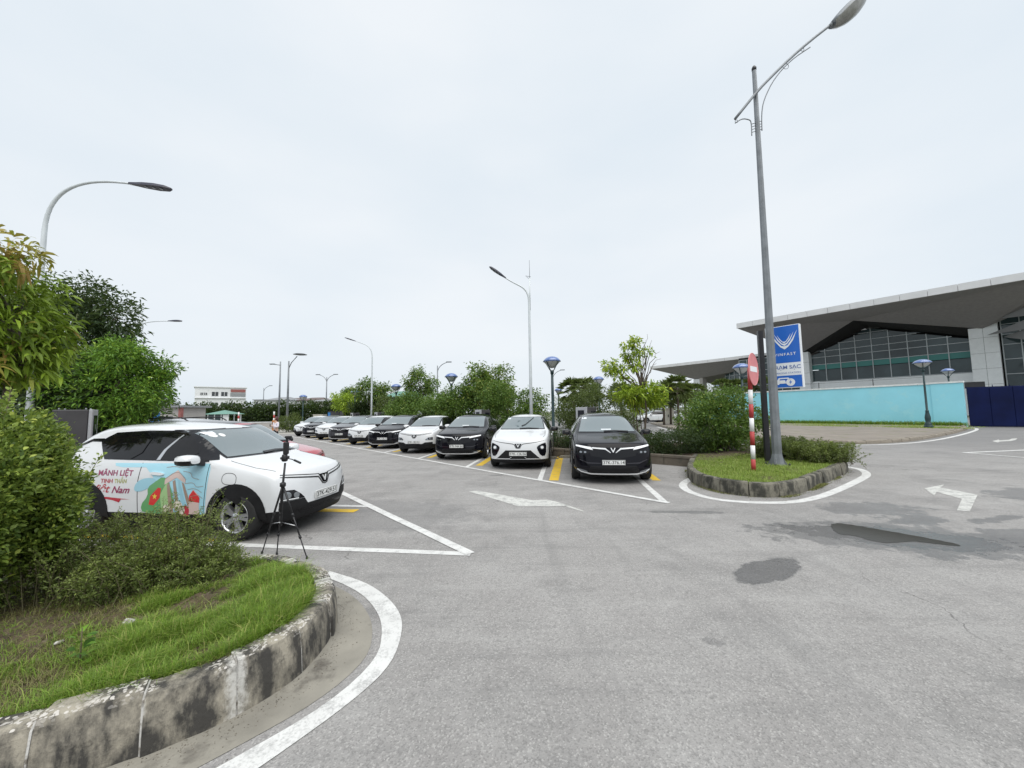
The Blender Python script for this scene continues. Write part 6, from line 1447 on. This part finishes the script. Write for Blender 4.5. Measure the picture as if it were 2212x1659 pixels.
# ================================================================ lamps, signs, chargers, tripod, people
def bez(P, n=10):
    P = [Vector(p) for p in P]; o_ = []
    for i in range(n+1):
        t = i/n; Q = P
        while len(Q) > 1: Q = [a.lerp(b_, t) for a, b_ in zip(Q, Q[1:])]
        o_.append(Q[0])
    return o_
def led_lamp(label, base, zs, ze, armv, armr=2.2, slope=.1, head=1.0, mast=0.0, group='curved white street lamps', r0=.085):
    """white pole bending over into an arm with a black LED head; zs = start of the bend, ze = end of the arm, armv = its direction in plan"""
    t = thing('street_lamp', label, 'street lamp', base, 0, group); a = Vector((armv[0], armv[1], 0)).normalized(); Z = lambda z: Vector((0, 0, z))
    b = MB(); pts = [Z(0), Z(zs*.5), Z(zs)]; c = bez([Z(zs), Z(lerp(zs, ze, .75)+(.25 if slope < .2 else 0)), a*armr*.38+Z(ze-slope*armr*.6+(.12 if slope < .2 else 0)), a*armr+Z(ze)], 16); h, rise = ze, .9
    P = pts+c[1:]; K = len(P); b.tube(P, [lerp(r0, r0*.62, i/2) if i < 3 else lerp(r0*.6, .026, (i-2)/(K-3)) for i in range(K)], 'pole_light', 12); b.build('pole', t)
    b = MB(); b.box((0, 0, .02), (.4, .4, .03), 'galvanised'); b.lathe([(r0*1.6, .03), (r0*1.2, .2), (r0, .35)], 'pole_light', 12); b.build('base_plate', t)
    e = P[-1]; d = (P[-1]-P[-2]).normalized(); s = d.cross(Vector((0, 0, 1))).normalized(); u = s.cross(d)
    b = MB(); vs = []; prof = [(-.12, .03, .03), (.05, .05, .04), (.25*head, .10, .05), (.55*head, .14, .05), (.8*head, .12, .04), (.92*head, .04, .02)]
    for q, w_, th in prof:
        for sx, sz in ((-1, -.6), (1, -.6), (.75, 1), (-.75, 1)): vs.append(e+d*q+s*w_*sx+u*th*sz)
    fs = [(i*4+k, i*4+(k+1) % 4, i*4+4+(k+1) % 4, i*4+4+k) for i in range(len(prof)-1) for k in range(4)]+[(3, 2, 1, 0), (20, 21, 22, 23)]; b.add(vs, fs, 'lamp_black'); hd = b.build('lamp_head', t)
    for q in (.32, .5, .68):
        b = MB(); c = e+d*q*head-u*.045; b.add([c+d*.05, c+s*.05, c-d*.05, c-s*.05, c+d*.05+u*.03, c+s*.05+u*.03, c-d*.05+u*.03, c-s*.05+u*.03], [(0, 1, 2, 3), (7, 6, 5, 4), (0, 4, 5, 1), (1, 5, 6, 2), (2, 6, 7, 3), (3, 7, 4, 0)], 'lens'); b.build('led_lens', hd)
    if mast:
        b = MB(); b.tube([(0.03, 0, zs-.3), (.05, 0, h-.05)], .035, 'pole_light', 8); b.tube([(.05, 0, h-.05), (.05, 0, h+mast)], .010, 'galvanised', 6); b.tube([(.0, 0, h-.05), (-.15, 0, h+.08), (.1, 0, h+.03)], .012, 'galvanised', 6); b.build('antenna', t)
    return t
led_lamp('big curved white street lamp at the left, rising out of the trees', (-12.5, 9.6, 0), 6.75, 8.12, (1, .05), 2.2, -.06, 1.1, r0=.085)
led_lamp('curved white street lamp with antenna behind the bright green tree', (-24.3, 23.5, 0), 6.9, 7.95, (1, .05), 2.2, .1, .8, 1.2)
led_lamp('white street lamp with antenna in the centre, arm pointing left', (.88, 17.4, 0), 6.85, 8.17, (-1, -.12), 1.2, .75, .9, .85)
led_lamp('white street lamp with arm to the left, behind the fifth parked car', (-11.92, 31.4, 0), 6.5, 8.0, (-1, -.1), 1.5, .35, .9)
# big lamp post on the island with a diagonal arm
by = 9.78; q = Vector((*G(1680, 1006, .22), .2)); t = thing('street_lamp', 'tall grey lamp post on the island with a diagonal arm and oval lamp', 'street lamp', q)
def lp(u, v, Y=None): return at(u, v, Y or q.y)-q
b = MB(); tp_ = lp(1629, 153); b.tube([(0, 0, .02), (0, 0, .28), tuple(tp_*.03), tuple(tp_*.5), tuple(tp_)], [.175, .125, .118, .085, .055], 'galvanised', 8, smooth=False); b.build('pole', t)
b = MB(); b.lathe([(.058, 0), (.062, .08), (.03, .14)], 'black_metal', 8, tuple(tp_)); b.build('cap', t)
b = MB(); b.box((0, 0, .015), (.46, .46, .03), 'galvanised')
for sx in (-1, 1):
    for sy in (-1, 1): b.lathe([(.03, .03), (.03, .07), (.015, .10)], 'black_metal', 6, (sx*.18, sy*.18, 0))
b.build('base_plate', t)
for k in range(4):
    a = R(45+90*k); b = MB(); c_, s_ = math.cos(a), math.sin(a); b.add([(c_*.10-s_*.008, s_*.10+c_*.008, .03), (c_*.23-s_*.008, s_*.23+c_*.008, .03), (c_*.11-s_*.008, s_*.11+c_*.008, .26), (c_*.10+s_*.008, s_*.10-c_*.008, .03), (c_*.23+s_*.008, s_*.23-c_*.008, .03), (c_*.11+s_*.008, s_*.11-c_*.008, .26)], [(0, 1, 2), (5, 4, 3), (0, 3, 4, 1), (1, 4, 5, 2), (2, 5, 3, 0)], 'galvanised'); b.build('gusset', t)
fo = Vector((0, -.085, 0)); A0, A1 = lp(1584, 262)+fo, lp(1792, 58)+fo
b = MB(); b.tube(smooth_path([A0, lp(1633, 201)+fo, lp(1668, 165)+fo, lp(1702, 132)+fo, lp(1742, 97)+fo, A1], 1), .036, 'galvanised', 10); b.build('arm', t)
def ringtube(c, r_, b): b.tube([c+Vector((r_*math.cos(R(a)), 0, r_*math.sin(R(a)))) for a in range(0, 361, 30)], .007, 'galvanised', 6)
b = MB(); b.tube(smooth_path([lp(1646, 282), lp(1645, 245), lp(1650, 215), lp(1672, 170), lp(1708, 130), lp(1750, 102)], 2), .014, 'galvanised', 8); b.tube(smooth_path([lp(1624, 293), lp(1623, 262), lp(1617, 258), lp(1603, 256), lp(1588, 266)], 2), .014, 'galvanised', 8)
for v in (262, 268, 274, 280): b.tube([lp(1624, v+6), lp(1646, v-1)], .009, 'galvanised', 6)
ringtube(lp(1697, 143), .085, b); ringtube(lp(1733, 107), .05, b); ringtube(lp(1591, 262), .04, b); b.build('scroll_bracket', t)
d = (A1-A0).normalized(); HA, HB = A1-d*.02, lp(1864, -6)+fo; hl_ = (HB-HA).length; dn_ = (HB-HA).normalized(); b = MB(); n = 16; vs = []
yv = Vector((0, 1, 0)); nv_ = dn_.cross(yv).normalized()
if nv_.z > 0: nv_ = -nv_
K = 10
def hsec(f): return .30*math.sin(math.pi*min(1, (f*.86+.10)))**.8
for i in range(K+1):
    f = i/K; c = HA+dn_*hl_*f; r_ = hsec(f)
    for k in range(n):
        a = 2*math.pi*k/n; vs.append(c+yv*math.cos(a)*r_*1.05+nv_*math.sin(a)*r_*(.95 if math.sin(a) > 0 else .45))
up_f = [(i*n+k, i*n+(k+1) % n, (i+1)*n+(k+1) % n, (i+1)*n+k) for i in range(K) for k in range(n//2, n)]; lo_f = [(i*n+k, i*n+(k+1) % n, (i+1)*n+(k+1) % n, (i+1)*n+k) for i in range(K) for k in range(n//2)]
b.add(vs, up_f+[tuple(range(n-1, -1, -1)), tuple(range(K*n, K*n+n))], 'galvanised', True); hd = b.build('lamp_head', t); b = MB(); b.add(vs, lo_f, 'lamp_glass', True); b.build('lamp_cover', hd, fix=True)
b = MB(); b.lathe([(.045, -.10), (.05, .0), (.06, .12)], 'galvanised', 10); o = b.build('head_collar', t, HA); o.rotation_euler = dn_.to_track_quat('Z', 'Y').to_euler()

# blue disc garden lamps
def garden_lamp(label, u, v, Y, h=None, cam_=False, ornate=False, z0=.1, s=1.0, group='blue-domed garden lamps'):
    p = at(u, v, Y); h = h or (p.z-z0); t = thing('garden_lamp', label, 'lamp', (p.x, Y, z0), 0, group); b = MB()
    if ornate: b.lathe([(.22, 0), (.24, .05), (.24, .14), (.17, .20), (.20, .27), (.16, .34), (.125, .42), (.15, .58), (.155, .75), (.11, 1.0), (.085, 1.15), (.10, 1.18), (.10, 1.22), (.065, 1.26), (.058, h*.6), (.045, h-.55)], 'green_iron', 14)
    else: b.lathe([(.12, 0), (.12, .25), (.075, .32), (.07, h*.6), (.06, h-.55)], 'green_iron', 12)
    b.build('post', t); R_ = .42*s
    b = MB()
    for k in range(4):
        a = R(45+90*k); c_, s_ = math.cos(a), math.sin(a); b.tube([(0, 0, h-.62), (c_*.14, s_*.14, h-.48), (c_*R_*.8, s_*R_*.8, h-.20), (c_*R_*1.04, s_*R_*1.04, h-.06)], .020, 'green_iron', 6)
    b.lathe([(.08, h-.70), (.09, h-.6), (.10, h-.52), (.03, h-.5)], 'green_iron', 10); b.build('bracket', t)
    b = MB(); b.lathe([(R_*1.06, h-.07), (R_*.98, h-.0), (R_*.75, h+.10), (R_*.4, h+.17), (.001, h+.19)], 'blue_shade', 24); b.lathe([(R_*1.06, h-.08), (R_*1.06, h-.07)], 'blue_shade', 24); b.build('dome_shade', t)
    b = MB(); b.lathe([(.001, h-.40), (.12, h-.38), (R_*.55, h-.27), (R_*.88, h-.12), (R_*.95, h-.085), (.001, h-.082)], 'blue_shade_inner', 24); b.build('diffuser', t)
    if cam_:
        b = MB(); b.tube([(0, 0, h-1.0), (.25, 0, h-.82), (.48, 0, h-.95), (.52, 0, h-1.25)], .03, 'green_iron', 8); b.build('camera_arm', t); b = MB(); b.lathe([(.03, h-1.25), (.11, h-1.30), (.12, h-1.42)], 'panel_white', 12, (.52, 0, 0)); b.lathe([(.12, h-1.42), (.10, h-1.52), (.001, h-1.58)], 'gloss_black', 12, (.52, 0, 0)); b.build('dome_camera', t)
garden_lamp('largest blue-domed lamp, standing right of the central white lamp post', 1192, 778, 18.2)
garden_lamp('blue-domed lamp with a dome camera hanging from it', 975, 812, 24.5, cam_=True)
garden_lamp('blue-domed lamp left of the open-crowned tree', 856, 834, 31.6)
garden_lamp('blue-domed lamp beside the lime green tree', 767, 846, 39)
garden_lamp('blue-domed lamp before the far hedge, farthest left', 655, 856, 44)
garden_lamp('blue-domed lamp left of the slender yellow-green tree', 1293, 818, 29.5)
garden_lamp('small distant blue-domed lamp beside the largest one', 1206, 842, 41)
garden_lamp('very small far blue-domed lamp left of the mottled tree', 998, 850, 48)
garden_lamp('blue-domed lamp partly behind the no entry sign', 1601, 792, 21, ornate=True)
garden_lamp('blue-domed lamp with ornate foot on the verge before the turquoise wall', 1992, 782, 26.6, ornate=True, z0=.13, s=1.15)
garden_lamp('blue-domed lamp standing behind the turquoise wall', 2047, 800, 34, z0=0)
garden_lamp('small blue-domed lamp under the distant canopy', 1548, 834, 60, z0=0)
# thin distant lamps
def thin_lamp(label, u, v, Y, kind, du=12):
    p = at(u, v, Y); t = thing('street_lamp', label, 'street lamp', (p.x, Y, 0), 0, 'distant thin street lamps'); h = p.z; b = MB(); b.tube([(0, 0, 0), (0, 0, h*.55), (0, 0, h)], [.14, .11, .07], 'galvanised', 8); b.build('pole', t)
    k = Y/800.; b = MB()
    if kind == 'flat': b.tube([(0, 0, h-.5), (-.9, 0, h-.35)], .05, 'galvanised', 6); b.build('arm', t); b = MB(); b.box((-1.1, 0, h-.33), (.7, .35, .12), 'galvanised', bev=.04); b.build('lamp_head', t)
    elif kind == 'disc': b.tube([(0, 0, h-.9), (.3, 0, h-.2), (.95, 0, h+.55)], .05, 'galvanised', 6); b.build('arm', t); b = MB(); b.lathe([(.001, -.12), (.45, -.05), (.75, 0), (.5, .1), (.001, .16)], 'galvanised', 16, (1.3, 0, h+.75)); b.build('lamp_head', t)
    else:
        for s in ((1, -1) if kind == 'double' else (1,)): b.tube(bez([(0, 0, h-1.2), (0, 0, h-.2), (s*.6, 0, h+.2), (s*1.3, 0, h+.45)], 8), .05, 'galvanised', 6)
        b.build('arm', t)
        for s in ((1, -1) if kind == 'double' else (1,)): b = MB(); b.box((s*1.65, 0, h+.52), (.8, .3, .14), 'galvanised', bev=.05); b.build('lamp_head', t)
thin_lamp('thin lamp post with a flat head, left of the disc-topped one', 606, 781, 50, 'flat')
thin_lamp('tall thin lamp post topped by a slanting disc', 624, 780, 43, 'disc')
thin_lamp('distant twin-armed lamp post above the houses', 706, 815, 68, 'double')
thin_lamp('faint single-armed lamp post right of the office block', 570, 838, 90, 'single')
thin_lamp('single-armed lamp post behind the open-crowned tree', 945, 790, 53, 'single')
thin_lamp('far single-armed lamp post seen beside the largest blue lamp', 1194, 806, 62, 'single')
thin_lamp('faint twin-armed lamp post right of the dome camera lamp', 1012, 832, 85, 'double')

# no entry sign
q = Vector((*G(1628, 1018, .22), .2)); t = thing('no_entry_sign', 'faded red no entry sign on a red and white striped post', 'road sign', q); top = at(1618, 770, q.y)-q
ax = top.normalized(); Ls = top.length; cuts = [0, .30, .62, .98, 1.33, 1.68, 2.02, 2.62]; sc_ = 1.0
zz = [(1018, 960), (960, 925), (925, 888), (888, 843), (843, 800)]
vv = [1020, 992, 962, 932, 903, 873, 842, 795]
for k in range(7):
    z0, z1 = (at(1620, vv[k], q.y)-q).z, (at(1620, vv[k+1], q.y)-q).z; f0, f1 = z0/ax.z, z1/ax.z
    b = MB(); b.tube([ax*max(f0, -.05), ax*(f1-.002)], .048, 'stripe_red' if k % 2 == 0 else 'stripe_white', 14); b.build('stripe', t)
nn = Vector((.675, -.738, 0)).normalized(); sd = Vector((-nn.y, nn.x, 0)); cd_ = at(1620.5, 798, q.y)-q; cd_ = Vector((cd_.x, cd_.y, cd_.z))+nn*.06
def disc(r_, th, off, m_, name, par, poly=None, n=36):
    b = MB(); P = poly or [(r_*math.cos(2*math.pi*i/n), r_*math.sin(2*math.pi*i/n)) for i in range(n)]
    b.prism(P, 0, th, m_, lambda x, y, z: tuple(cd_+sd*x+Vector((0, 0, 1))*y+nn*(z+off))); return b.build(name, par)
ds = disc(.39, .012, 0, 'sign_red', 'sign_disc', t); disc(0, .003, .0122, 'sign_white', 'white_bar', ds, [(-.27, -.065), (.27, -.065), (.27, .065), (-.27, .065)])
b = MB(); rim = [tuple(cd_+sd*.39*math.cos(R(a))+Vector((0, 0, .39*math.sin(R(a))))+nn*.008) for a in range(0, 361, 10)]; b.tube(rim, .010, 'sign_red', 6); b.build('rim', ds)
b = MB(); c = cd_-nn*.03
for z in (-.15, .15): b.box((c.x-nn.x*.02, c.y-nn.y*.02, c.z+z), (.05, .05, .04), 'galvanised')
b.build('bracket', t)

# charging station sign
p0 = Vector((*G(1659, 1001, .2), .2)); t = thing('charging_sign', 'blue and white charging station sign board on a black post', 'sign', p0)
b = MB(); tp_ = at(1641, 715, p0.y)-p0; b.tube([(0, 0, -.05), tuple(tp_*.5), tuple(tp_)], .085, 'black_metal', 4, smooth=False); b.build('post', t)
c0_ = at(1656, 770, p0.y-.02); c1_ = at(1731, 770, p0.y-.62)
sx = Vector((c1_.x-c0_.x, c1_.y-c0_.y, 0)); sw = sx.length; sx.normalize(); sn = Vector((sx.y, -sx.x, 0))
zb_, zt_ = at(1700, 838, p0.y-.3).z, at(1700, 704.5, p0.y-.3).z; hs = zt_-zb_
tilt = Vector((tp_.x/tp_.z*.0, 0, 1)); org = Vector((c0_.x-p0.x, c0_.y-p0.y, zb_-.2))
def SB(x0, x1, z0, z1, y0, y1, m_, name, par, bev=0):
    b = MB(); P = [org+sx*x+sn*y+tilt*z for y in (y0, y1) for x, z in ((x0, z0), (x1, z0), (x1, z1), (x0, z1))]
    b.add(P, [(0, 1, 2, 3), (7, 6, 5, 4), (0, 4, 5, 1), (1, 5, 6, 2), (2, 6, 7, 3), (3, 7, 4, 0)], m_); return b.build(name, par)
bd = SB(0, sw, 0, hs, -.16, 0, 'sign_white', 'board', t)
m_ = .018
SB(m_, sw-m_, hs*.40, hs-m_, 0, .006, 'sign_blue', 'blue_panel', bd); SB(m_, sw-m_, m_, hs*.195, 0, .006, 'sign_blue', 'blue_panel', bd); SB(m_, sw-m_, hs*.198, hs*.397, 0, .005, 'sign_white', 'white_band', bd)
def sp(x, z, y=.008): return tuple(org+sx*x+sn*y+tilt*z)
def sign_poly(poly, m_, name, y0=.006, y1=.010):
    b = MB(); n = len(poly); vs = [sp(x, z, y0) for x, z in poly]+[sp(x, z, y1) for x, z in poly]; b.add(vs, [tuple(range(n-1, -1, -1)), tuple(range(n, 2*n))]+[(i, (i+1) % n, n+(i+1) % n, n+i) for i in range(n)], m_)
    o = b.build(name, bd)
    bm_ = bmesh.new(); bm_.from_mesh(o.data); bmesh.ops.triangulate(bm_, faces=bm_.faces[:]); bm_.to_mesh(o.data); bm_.free(); return o
cx = sw*.55
for hw, zt2, zb2, th_ in ((.300, hs*.905, hs*.615, .046), (.225, hs*.885, hs*.672, .032), (.158, hs*.862, hs*.715, .022)):
    zm = lerp(zt2, zb2, .52)
    for s in (-1, 1): sign_poly([(cx+s*hw, zt2), (cx+s*hw*.66, zm-.012), (cx+s*hw*.30, lerp(zt2, zb2, .86)), (cx+s*.0, zb2), (cx+s*.0, zb2+th_*1.9), (cx+s*(hw*.30-th_*.45), lerp(zt2, zb2, .86)+th_*.75), (cx+s*(hw*.66-th_*.55), zm+th_*.35)], 'sign_white', 'logo_stroke')
def sign_text(s_, size, x, z, m_, bold=.0, sxx=1.0, spacing=1.0):
    V, Fs = text_mesh(s_, size, 0, bold, spacing=spacing); me = bpy.data.meshes.new('lettering'); me.from_pydata([sp(x+v.x*sxx, z+v.y, .011) for v in V], [], Fs); me.materials.append(M[m_]); obj('lettering', me, bd)
sign_text('VINFAST', .10, cx, hs*.535, 'sign_white', .0012, 1.0, 1.35); sign_text('TRẠM SẠC', .138, cx, hs*.325, 'sign_text', .0015, 1.0, 1.0); sign_text('CHARGING STATION', .066, cx, hs*.235, 'sign_text', .0, 1.0, 1.0)
ox, oz = sw*.50, hs*.10
sign_poly([(ox-.20, oz-.07), (ox-.20, oz+.03), (ox-.17, oz+.05), (ox-.14, oz+.105), (ox+.08, oz+.105), (ox+.13, oz+.04), (ox+.10, oz+.035), (ox+.06, oz+.075), (ox-.11, oz+.075), (ox-.13, oz+.04), (ox+.0, oz+.04), (ox+.02, oz-.05), (ox-.13, oz-.05), (ox-.14, oz-.08)], 'sign_white', 'car_symbol')
sign_poly([(ox+.12+.10*math.cos(R(a)), oz-.02+.10*math.sin(R(a))) for a in range(0, 360, 18)], 'sign_white', 'bolt_disc'); sign_poly([(ox+.14, oz+.05), (ox+.085, oz-.03), (ox+.12, oz-.03), (ox+.10, oz-.09), (ox+.155, oz-.005), (ox+.12, oz-.005)], 'sign_blue', 'bolt_symbol', .0105, .013)

# chargers
def charger(label, x, y, rz, h=1.86, wv=.55, dp=.62, z0=.24, group='charging cabinets', sticker=True):
    t = thing('charger', label, 'charger', (x, y, z0), rz, group); h -= z0   # front is -y
    b = MB(); b.box((0, .02, h/2), (wv, dp-.04, h), 'charger_dark', bev=.012); b.build('body', t)
    b = MB(); b.box((0, -dp/2, h/2), (wv+.01, .06, h+.01), 'charger_grey', bev=.012); b.build('front_frame', t)
    b = MB(); b.box((0, -dp/2-.034, h*.60), (wv*.58, .012, h*.66), 'screen_black'); o = b.build('screen_panel', t)
    b = MB()
    for s in (-1, 1): b.add([(s*.055, -dp/2-.042, h*.82), (s*.035, -dp/2-.042, h*.82), (0, -dp/2-.042, h*.77), (0, -dp/2-.042, h*.74)], [(0, 1, 2, 3)], 'charger_grey')
    b.build('logo_mark', o)
    b = MB(); b.box((wv/2+.006, .1, h*.86), (.012, .28, .16), 'screen_black'); b.build('vent', t)
    if sticker: b = MB(); b.box((wv/2+.008, .08, h*.74), (.010, .22, .12), 'sticker_yellow'); b.build('warning_sticker', t)
    for sx in (-1, 1):
        for sy in (-1, 1): b = MB(); b.tube([(sx*wv*.4, sy*dp*.35, h-.01), (sx*wv*.4, sy*dp*.35, h+.04)], .016, 'galvanised', 6); b.build('lifting_eye', t)
    b = MB(); b.tube(bez([(-wv/2-.02, -.1, h*.6), (-wv/2-.25, -.3, h*.3), (-wv/2-.2, -.35, .05), (-wv/2-.03, -.2, h*.35)], 10), .018, 'plastic_black', 6); b.build('cable', t)
for k, (x, y) in enumerate(((3.05, 15.35), (-1.62, 20.3), (-5.95, 25.0), (-10.9, 30.5), (-14.9, 35.2))):
    charger(['grey charging cabinet behind the nearest black SUV', 'grey charging cabinet behind the second black SUV', 'grey charging cabinet behind the fourth car, a white one', 'grey charging cabinet behind the sixth car of the right row', 'farthest grey charging cabinet of the right row'][k], x, y, R(-49.5))
for k, (x, y) in enumerate(((-9.9, 8.4), (-12.4, 11.4), (-15.0, 14.5), (-17.6, 17.6))):
    charger(['nearest dark charging cabinet behind the painted white car\'s tail', 'second dark charging cabinet of the left row', 'third dark charging cabinet of the left row, by the man\'s head', 'fourth dark charging cabinet of the left row'][k], x, y, R(130.5), 1.92, .62, .56, .1, sticker=False)
a = at(322, 890, 24); t = thing('cabinet', 'grey cabinet with a blue edge at the far end of the left chargers', 'cabinet', (a.x, 24, 0)); b = MB(); b.box((0, 0, 1.02), (.85, .6, 2.02), 'charger_dark', bev=.02); b.build('body', t); b = MB(); b.box((.40, -.02, 1.02), (.10, .62, 2.06), 'cabinet_blue'); b.build('edge_trim', t)

# tripod with phone clamp
tb = Vector((*G(610, 1197), 0)); tb = Vector((-2.86, 4.70, 0)); t = thing('tripod', 'black camera tripod with a phone clamp standing before the painted car', 'tripod', tb)
def tq(u, v, Y=4.70): return at(u, v, Y)-tb
hub = tq(611, 1047); b = MB(); b.tube([tq(607, 1137), hub, tq(616, 1000)], [.011, .014, .012], 'plastic_black', 10); b.build('centre_column', t)
for (u, v) in ((566, 1196), (598, 1198), (663, 1207)):
    f = Vector((*G(u, v), 0))-tb; f.z = .008
    b = MB(); b.tube([hub+(f-hub)*.03, hub+(f-hub)*.42], .0125, 'plastic_black', 8); b.tube([hub+(f-hub)*.40, hub+(f-hub)*.72], .0095, 'plastic_black', 8); b.tube([hub+(f-hub)*.70, f], .007, 'plastic_black', 8)
    for g_ in (.42, .72): b.tube([hub+(f-hub)*(g_-.02), hub+(f-hub)*(g_+.02)], .016, 'plastic_black', 8)
    l_ = b.build('leg', t); b = MB(); b.lathe([(.014, 0), (.012, .03)], 'plastic_black', 8, tuple(f-Vector((0, 0, .008)))); b.build('rubber_foot', l_)
    b = MB(); c_ = hub+(f-hub)*.57; lo_ = tq(607, 1128); b.tube([lo_, c_], .005, 'alloy', 6); b.build('spreader', t)
b = MB(); b.lathe([(.02, -.03), (.034, -.02), (.034, .02), (.02, .03)], 'plastic_black', 12, tuple(hub)); b.build('hub', t)
b = MB(); hp = tq(615, 990); b.lathe([(.022, -.04), (.034, -.03), (.038, .0), (.030, .04), (.024, .05)], 'plastic_black', 12, tuple(hp)); b.tube([hp+Vector((-.045, -.01, 0)), hp+Vector((.05, .01, .015))], .016, 'plastic_black', 8); b.build('pan_head', t)
b = MB(); b.tube([hp+Vector((.02, 0, 0)), tq(630, 992, 4.64), tq(640, 996, 4.6)], .006, 'plastic_black', 6); b.tube([tq(636, 994, 4.62), tq(649, 1000, 4.56)], .013, 'plastic_black', 8); b.build('pan_handle', t)
b = MB(); c_ = tq(618, 968); b.box(tuple(c_), (.062, .045, .16), 'plastic_black', .2, .012); b.build('quick_release', t)
b = MB(); c_ = tq(620, 950); b.box(tuple(c_), (.026, .022, .09), 'plastic_black', .2, .004); c_ = tq(623, 946); b.box((c_.x, c_.y, c_.z+.01), (.075, .03, .032), 'plastic_black', .2, .006); b.build('phone_clamp', t)

# people
def skin(name, chains, parent, m_, sub=2):
    """chains: list of lists of (x,y,z,r) sharing joints by position"""
    b = bmesh.new(); ly = b.verts.layers.skin.verify(); key = {}
    for ch in chains:
        pv = None
        for i, (x, y, z, r_) in enumerate(ch):
            k = (round(x, 3), round(y, 3), round(z, 3))
            if k not in key:
                v = b.verts.new((x, y, z)); v[ly].radius = (r_, r_); key[k] = v
                if len(key) == 1: v[ly].use_root = True
            if pv is not None and b.edges.get((pv, key[k])) is None: b.edges.new((pv, key[k]))
            pv = key[k]
    me = bpy.data.meshes.new(name); b.to_mesh(me); b.free(); o = obj(name, me, parent); sk = o.modifiers.new('s', 'SKIN'); sk.use_smooth_shade = True; sb = o.modifiers.new('u', 'SUBSURF'); sb.levels = sb.render_levels = sub
    dg = bpy.context.evaluated_depsgraph_get(); dg.update(); m2 = bpy.data.meshes.new_from_object(o.evaluated_get(dg)); o.modifiers.clear(); o.data = m2; m2.materials.clear(); m2.materials.append(M[m_]); m2.polygons.foreach_set('use_smooth', [True]*len(m2.polygons)); return o
def person(label, loc, rz, hairlen, hairm, phone):
    t = thing('person', label, 'person', loc, rz)          # faces -y
    arm = lambda s: [(0, 0, 1.30, .10), (s*.17, 0, 1.30, .055), (s*.235, -.02, 1.06, .042), (s*.10, -.24, 1.10 if phone else .92, .034), (s*.06, -.28, 1.13 if phone else .9, .03)]
    leg = lambda s: [(0, 0, .88, .13), (s*.09, 0, .82, .085), (s*.095, -.01, .46, .058), (s*.095, .02, .09, .042), (s*.10, -.10, .04, .035)]
    core = [(0, 0, .88, .13), (0, 0, 1.08, .115), (0, 0, 1.30, .10), (0, 0, 1.38, .048), (0, -.01, 1.44, .05)]
    head = [(0, -.01, 1.44, .05), (0, -.015, 1.50, .085), (0, -.01, 1.56, .088), (0, 0, 1.61, .06)]
    fing = []
    for s in (-1, 1):
        for k in range(5):
            fing.append([(s*.06, -.28, 1.13 if phone else .9, .03), (s*.06-s*.012*(k-2), -.325-.004*(k % 3), (1.14 if phone else .875)+.008*(k-2), .009), (s*.045-s*.012*(k-2), -.345, (1.165 if phone else .86)+.008*(k-2), .007)])
    skin('body', [core, head, arm(-1), arm(1), leg(-1), leg(1)]+fing, t, 'skin')
    gs = lambda ch, k: [(x, y, z, r_*k+.006) for x, y, z, r_ in ch]
    skin('shirt', [gs(core[:3], 1.06), gs(arm(-1)[:4], 1.15), gs(arm(1)[:4], 1.15)], t, 'shirt'); skin('trousers', [gs([(0, 0, .95, .125)]+core[:1], 1.03), gs(leg(-1)[:4], 1.15), gs(leg(1)[:4], 1.15)], t, 'trousers')
    b = MB(); b.lathe([(.001, .135), (.05, .125), (.085, .09), (.103, .03), (.104, -.03), (.10, -.08)], hairm, 16, (0, .018, 1.545)); h_ = b.build('hair', t)
    if hairlen:
        vs = []; n = 11
        for j in range(6):
            z = 1.56-j*hairlen/5; r_ = .104+.012*math.sin(j*.9)-.004*j
            for i in range(n): a = R(-12+204*i/(n-1)); vs.append((r_*math.cos(a)*1.05, .02+r_*math.sin(a)*.95, z))
        b = MB(); b.add(vs, [(j*n+i, j*n+i+1, (j+1)*n+i+1, (j+1)*n+i) for j in range(5) for i in range(n-1)], hairm, True); o = b.build('long_hair', h_); sm_ = o.modifiers.new('s', 'SOLIDIFY'); sm_.thickness = .03
    b = MB()
    for s in (-1, 1): b.lathe([(.001, -.012), (.012, 0), (.001, .012)], 'ink_black', 8, (s*.032, -.093, 1.545), 'y')
    b.build('eyes', t); b = MB(); b.add([(-.012, -.092, 1.51), (.012, -.092, 1.51), (0, -.116, 1.512), (0, -.095, 1.545)], [(0, 2, 3), (2, 1, 3), (0, 1, 2), (0, 3, 1)], 'skin'); b.build('nose', t); b = MB(); b.box((0, -.092, 1.482), (.04, .012, .010), 'decal_red'); b.build('mouth', t)
    if phone: b = MB(); b.box((0, -.35, 1.16), (.075, .012, .15), 'ink_black', bev=.004); o = b.build('phone', None); o.parent = None; o.location = t.location; o.rotation_euler = t.rotation_euler; tag(o, 'dark phone held in both hands by the woman in white', 'phone')
    return t
a = at(596, 925, 22.3); person('woman with long hair in a white blouse and black trousers looking at her phone', (a.x, 22.3, 0), R(-25), .32, 'hair_red', True)
a = at(277, 905, 13.6); person('man in a pale shirt seen from behind beside the left chargers', (a.x, 13.6, 0), R(165), 0, 'hair', False)
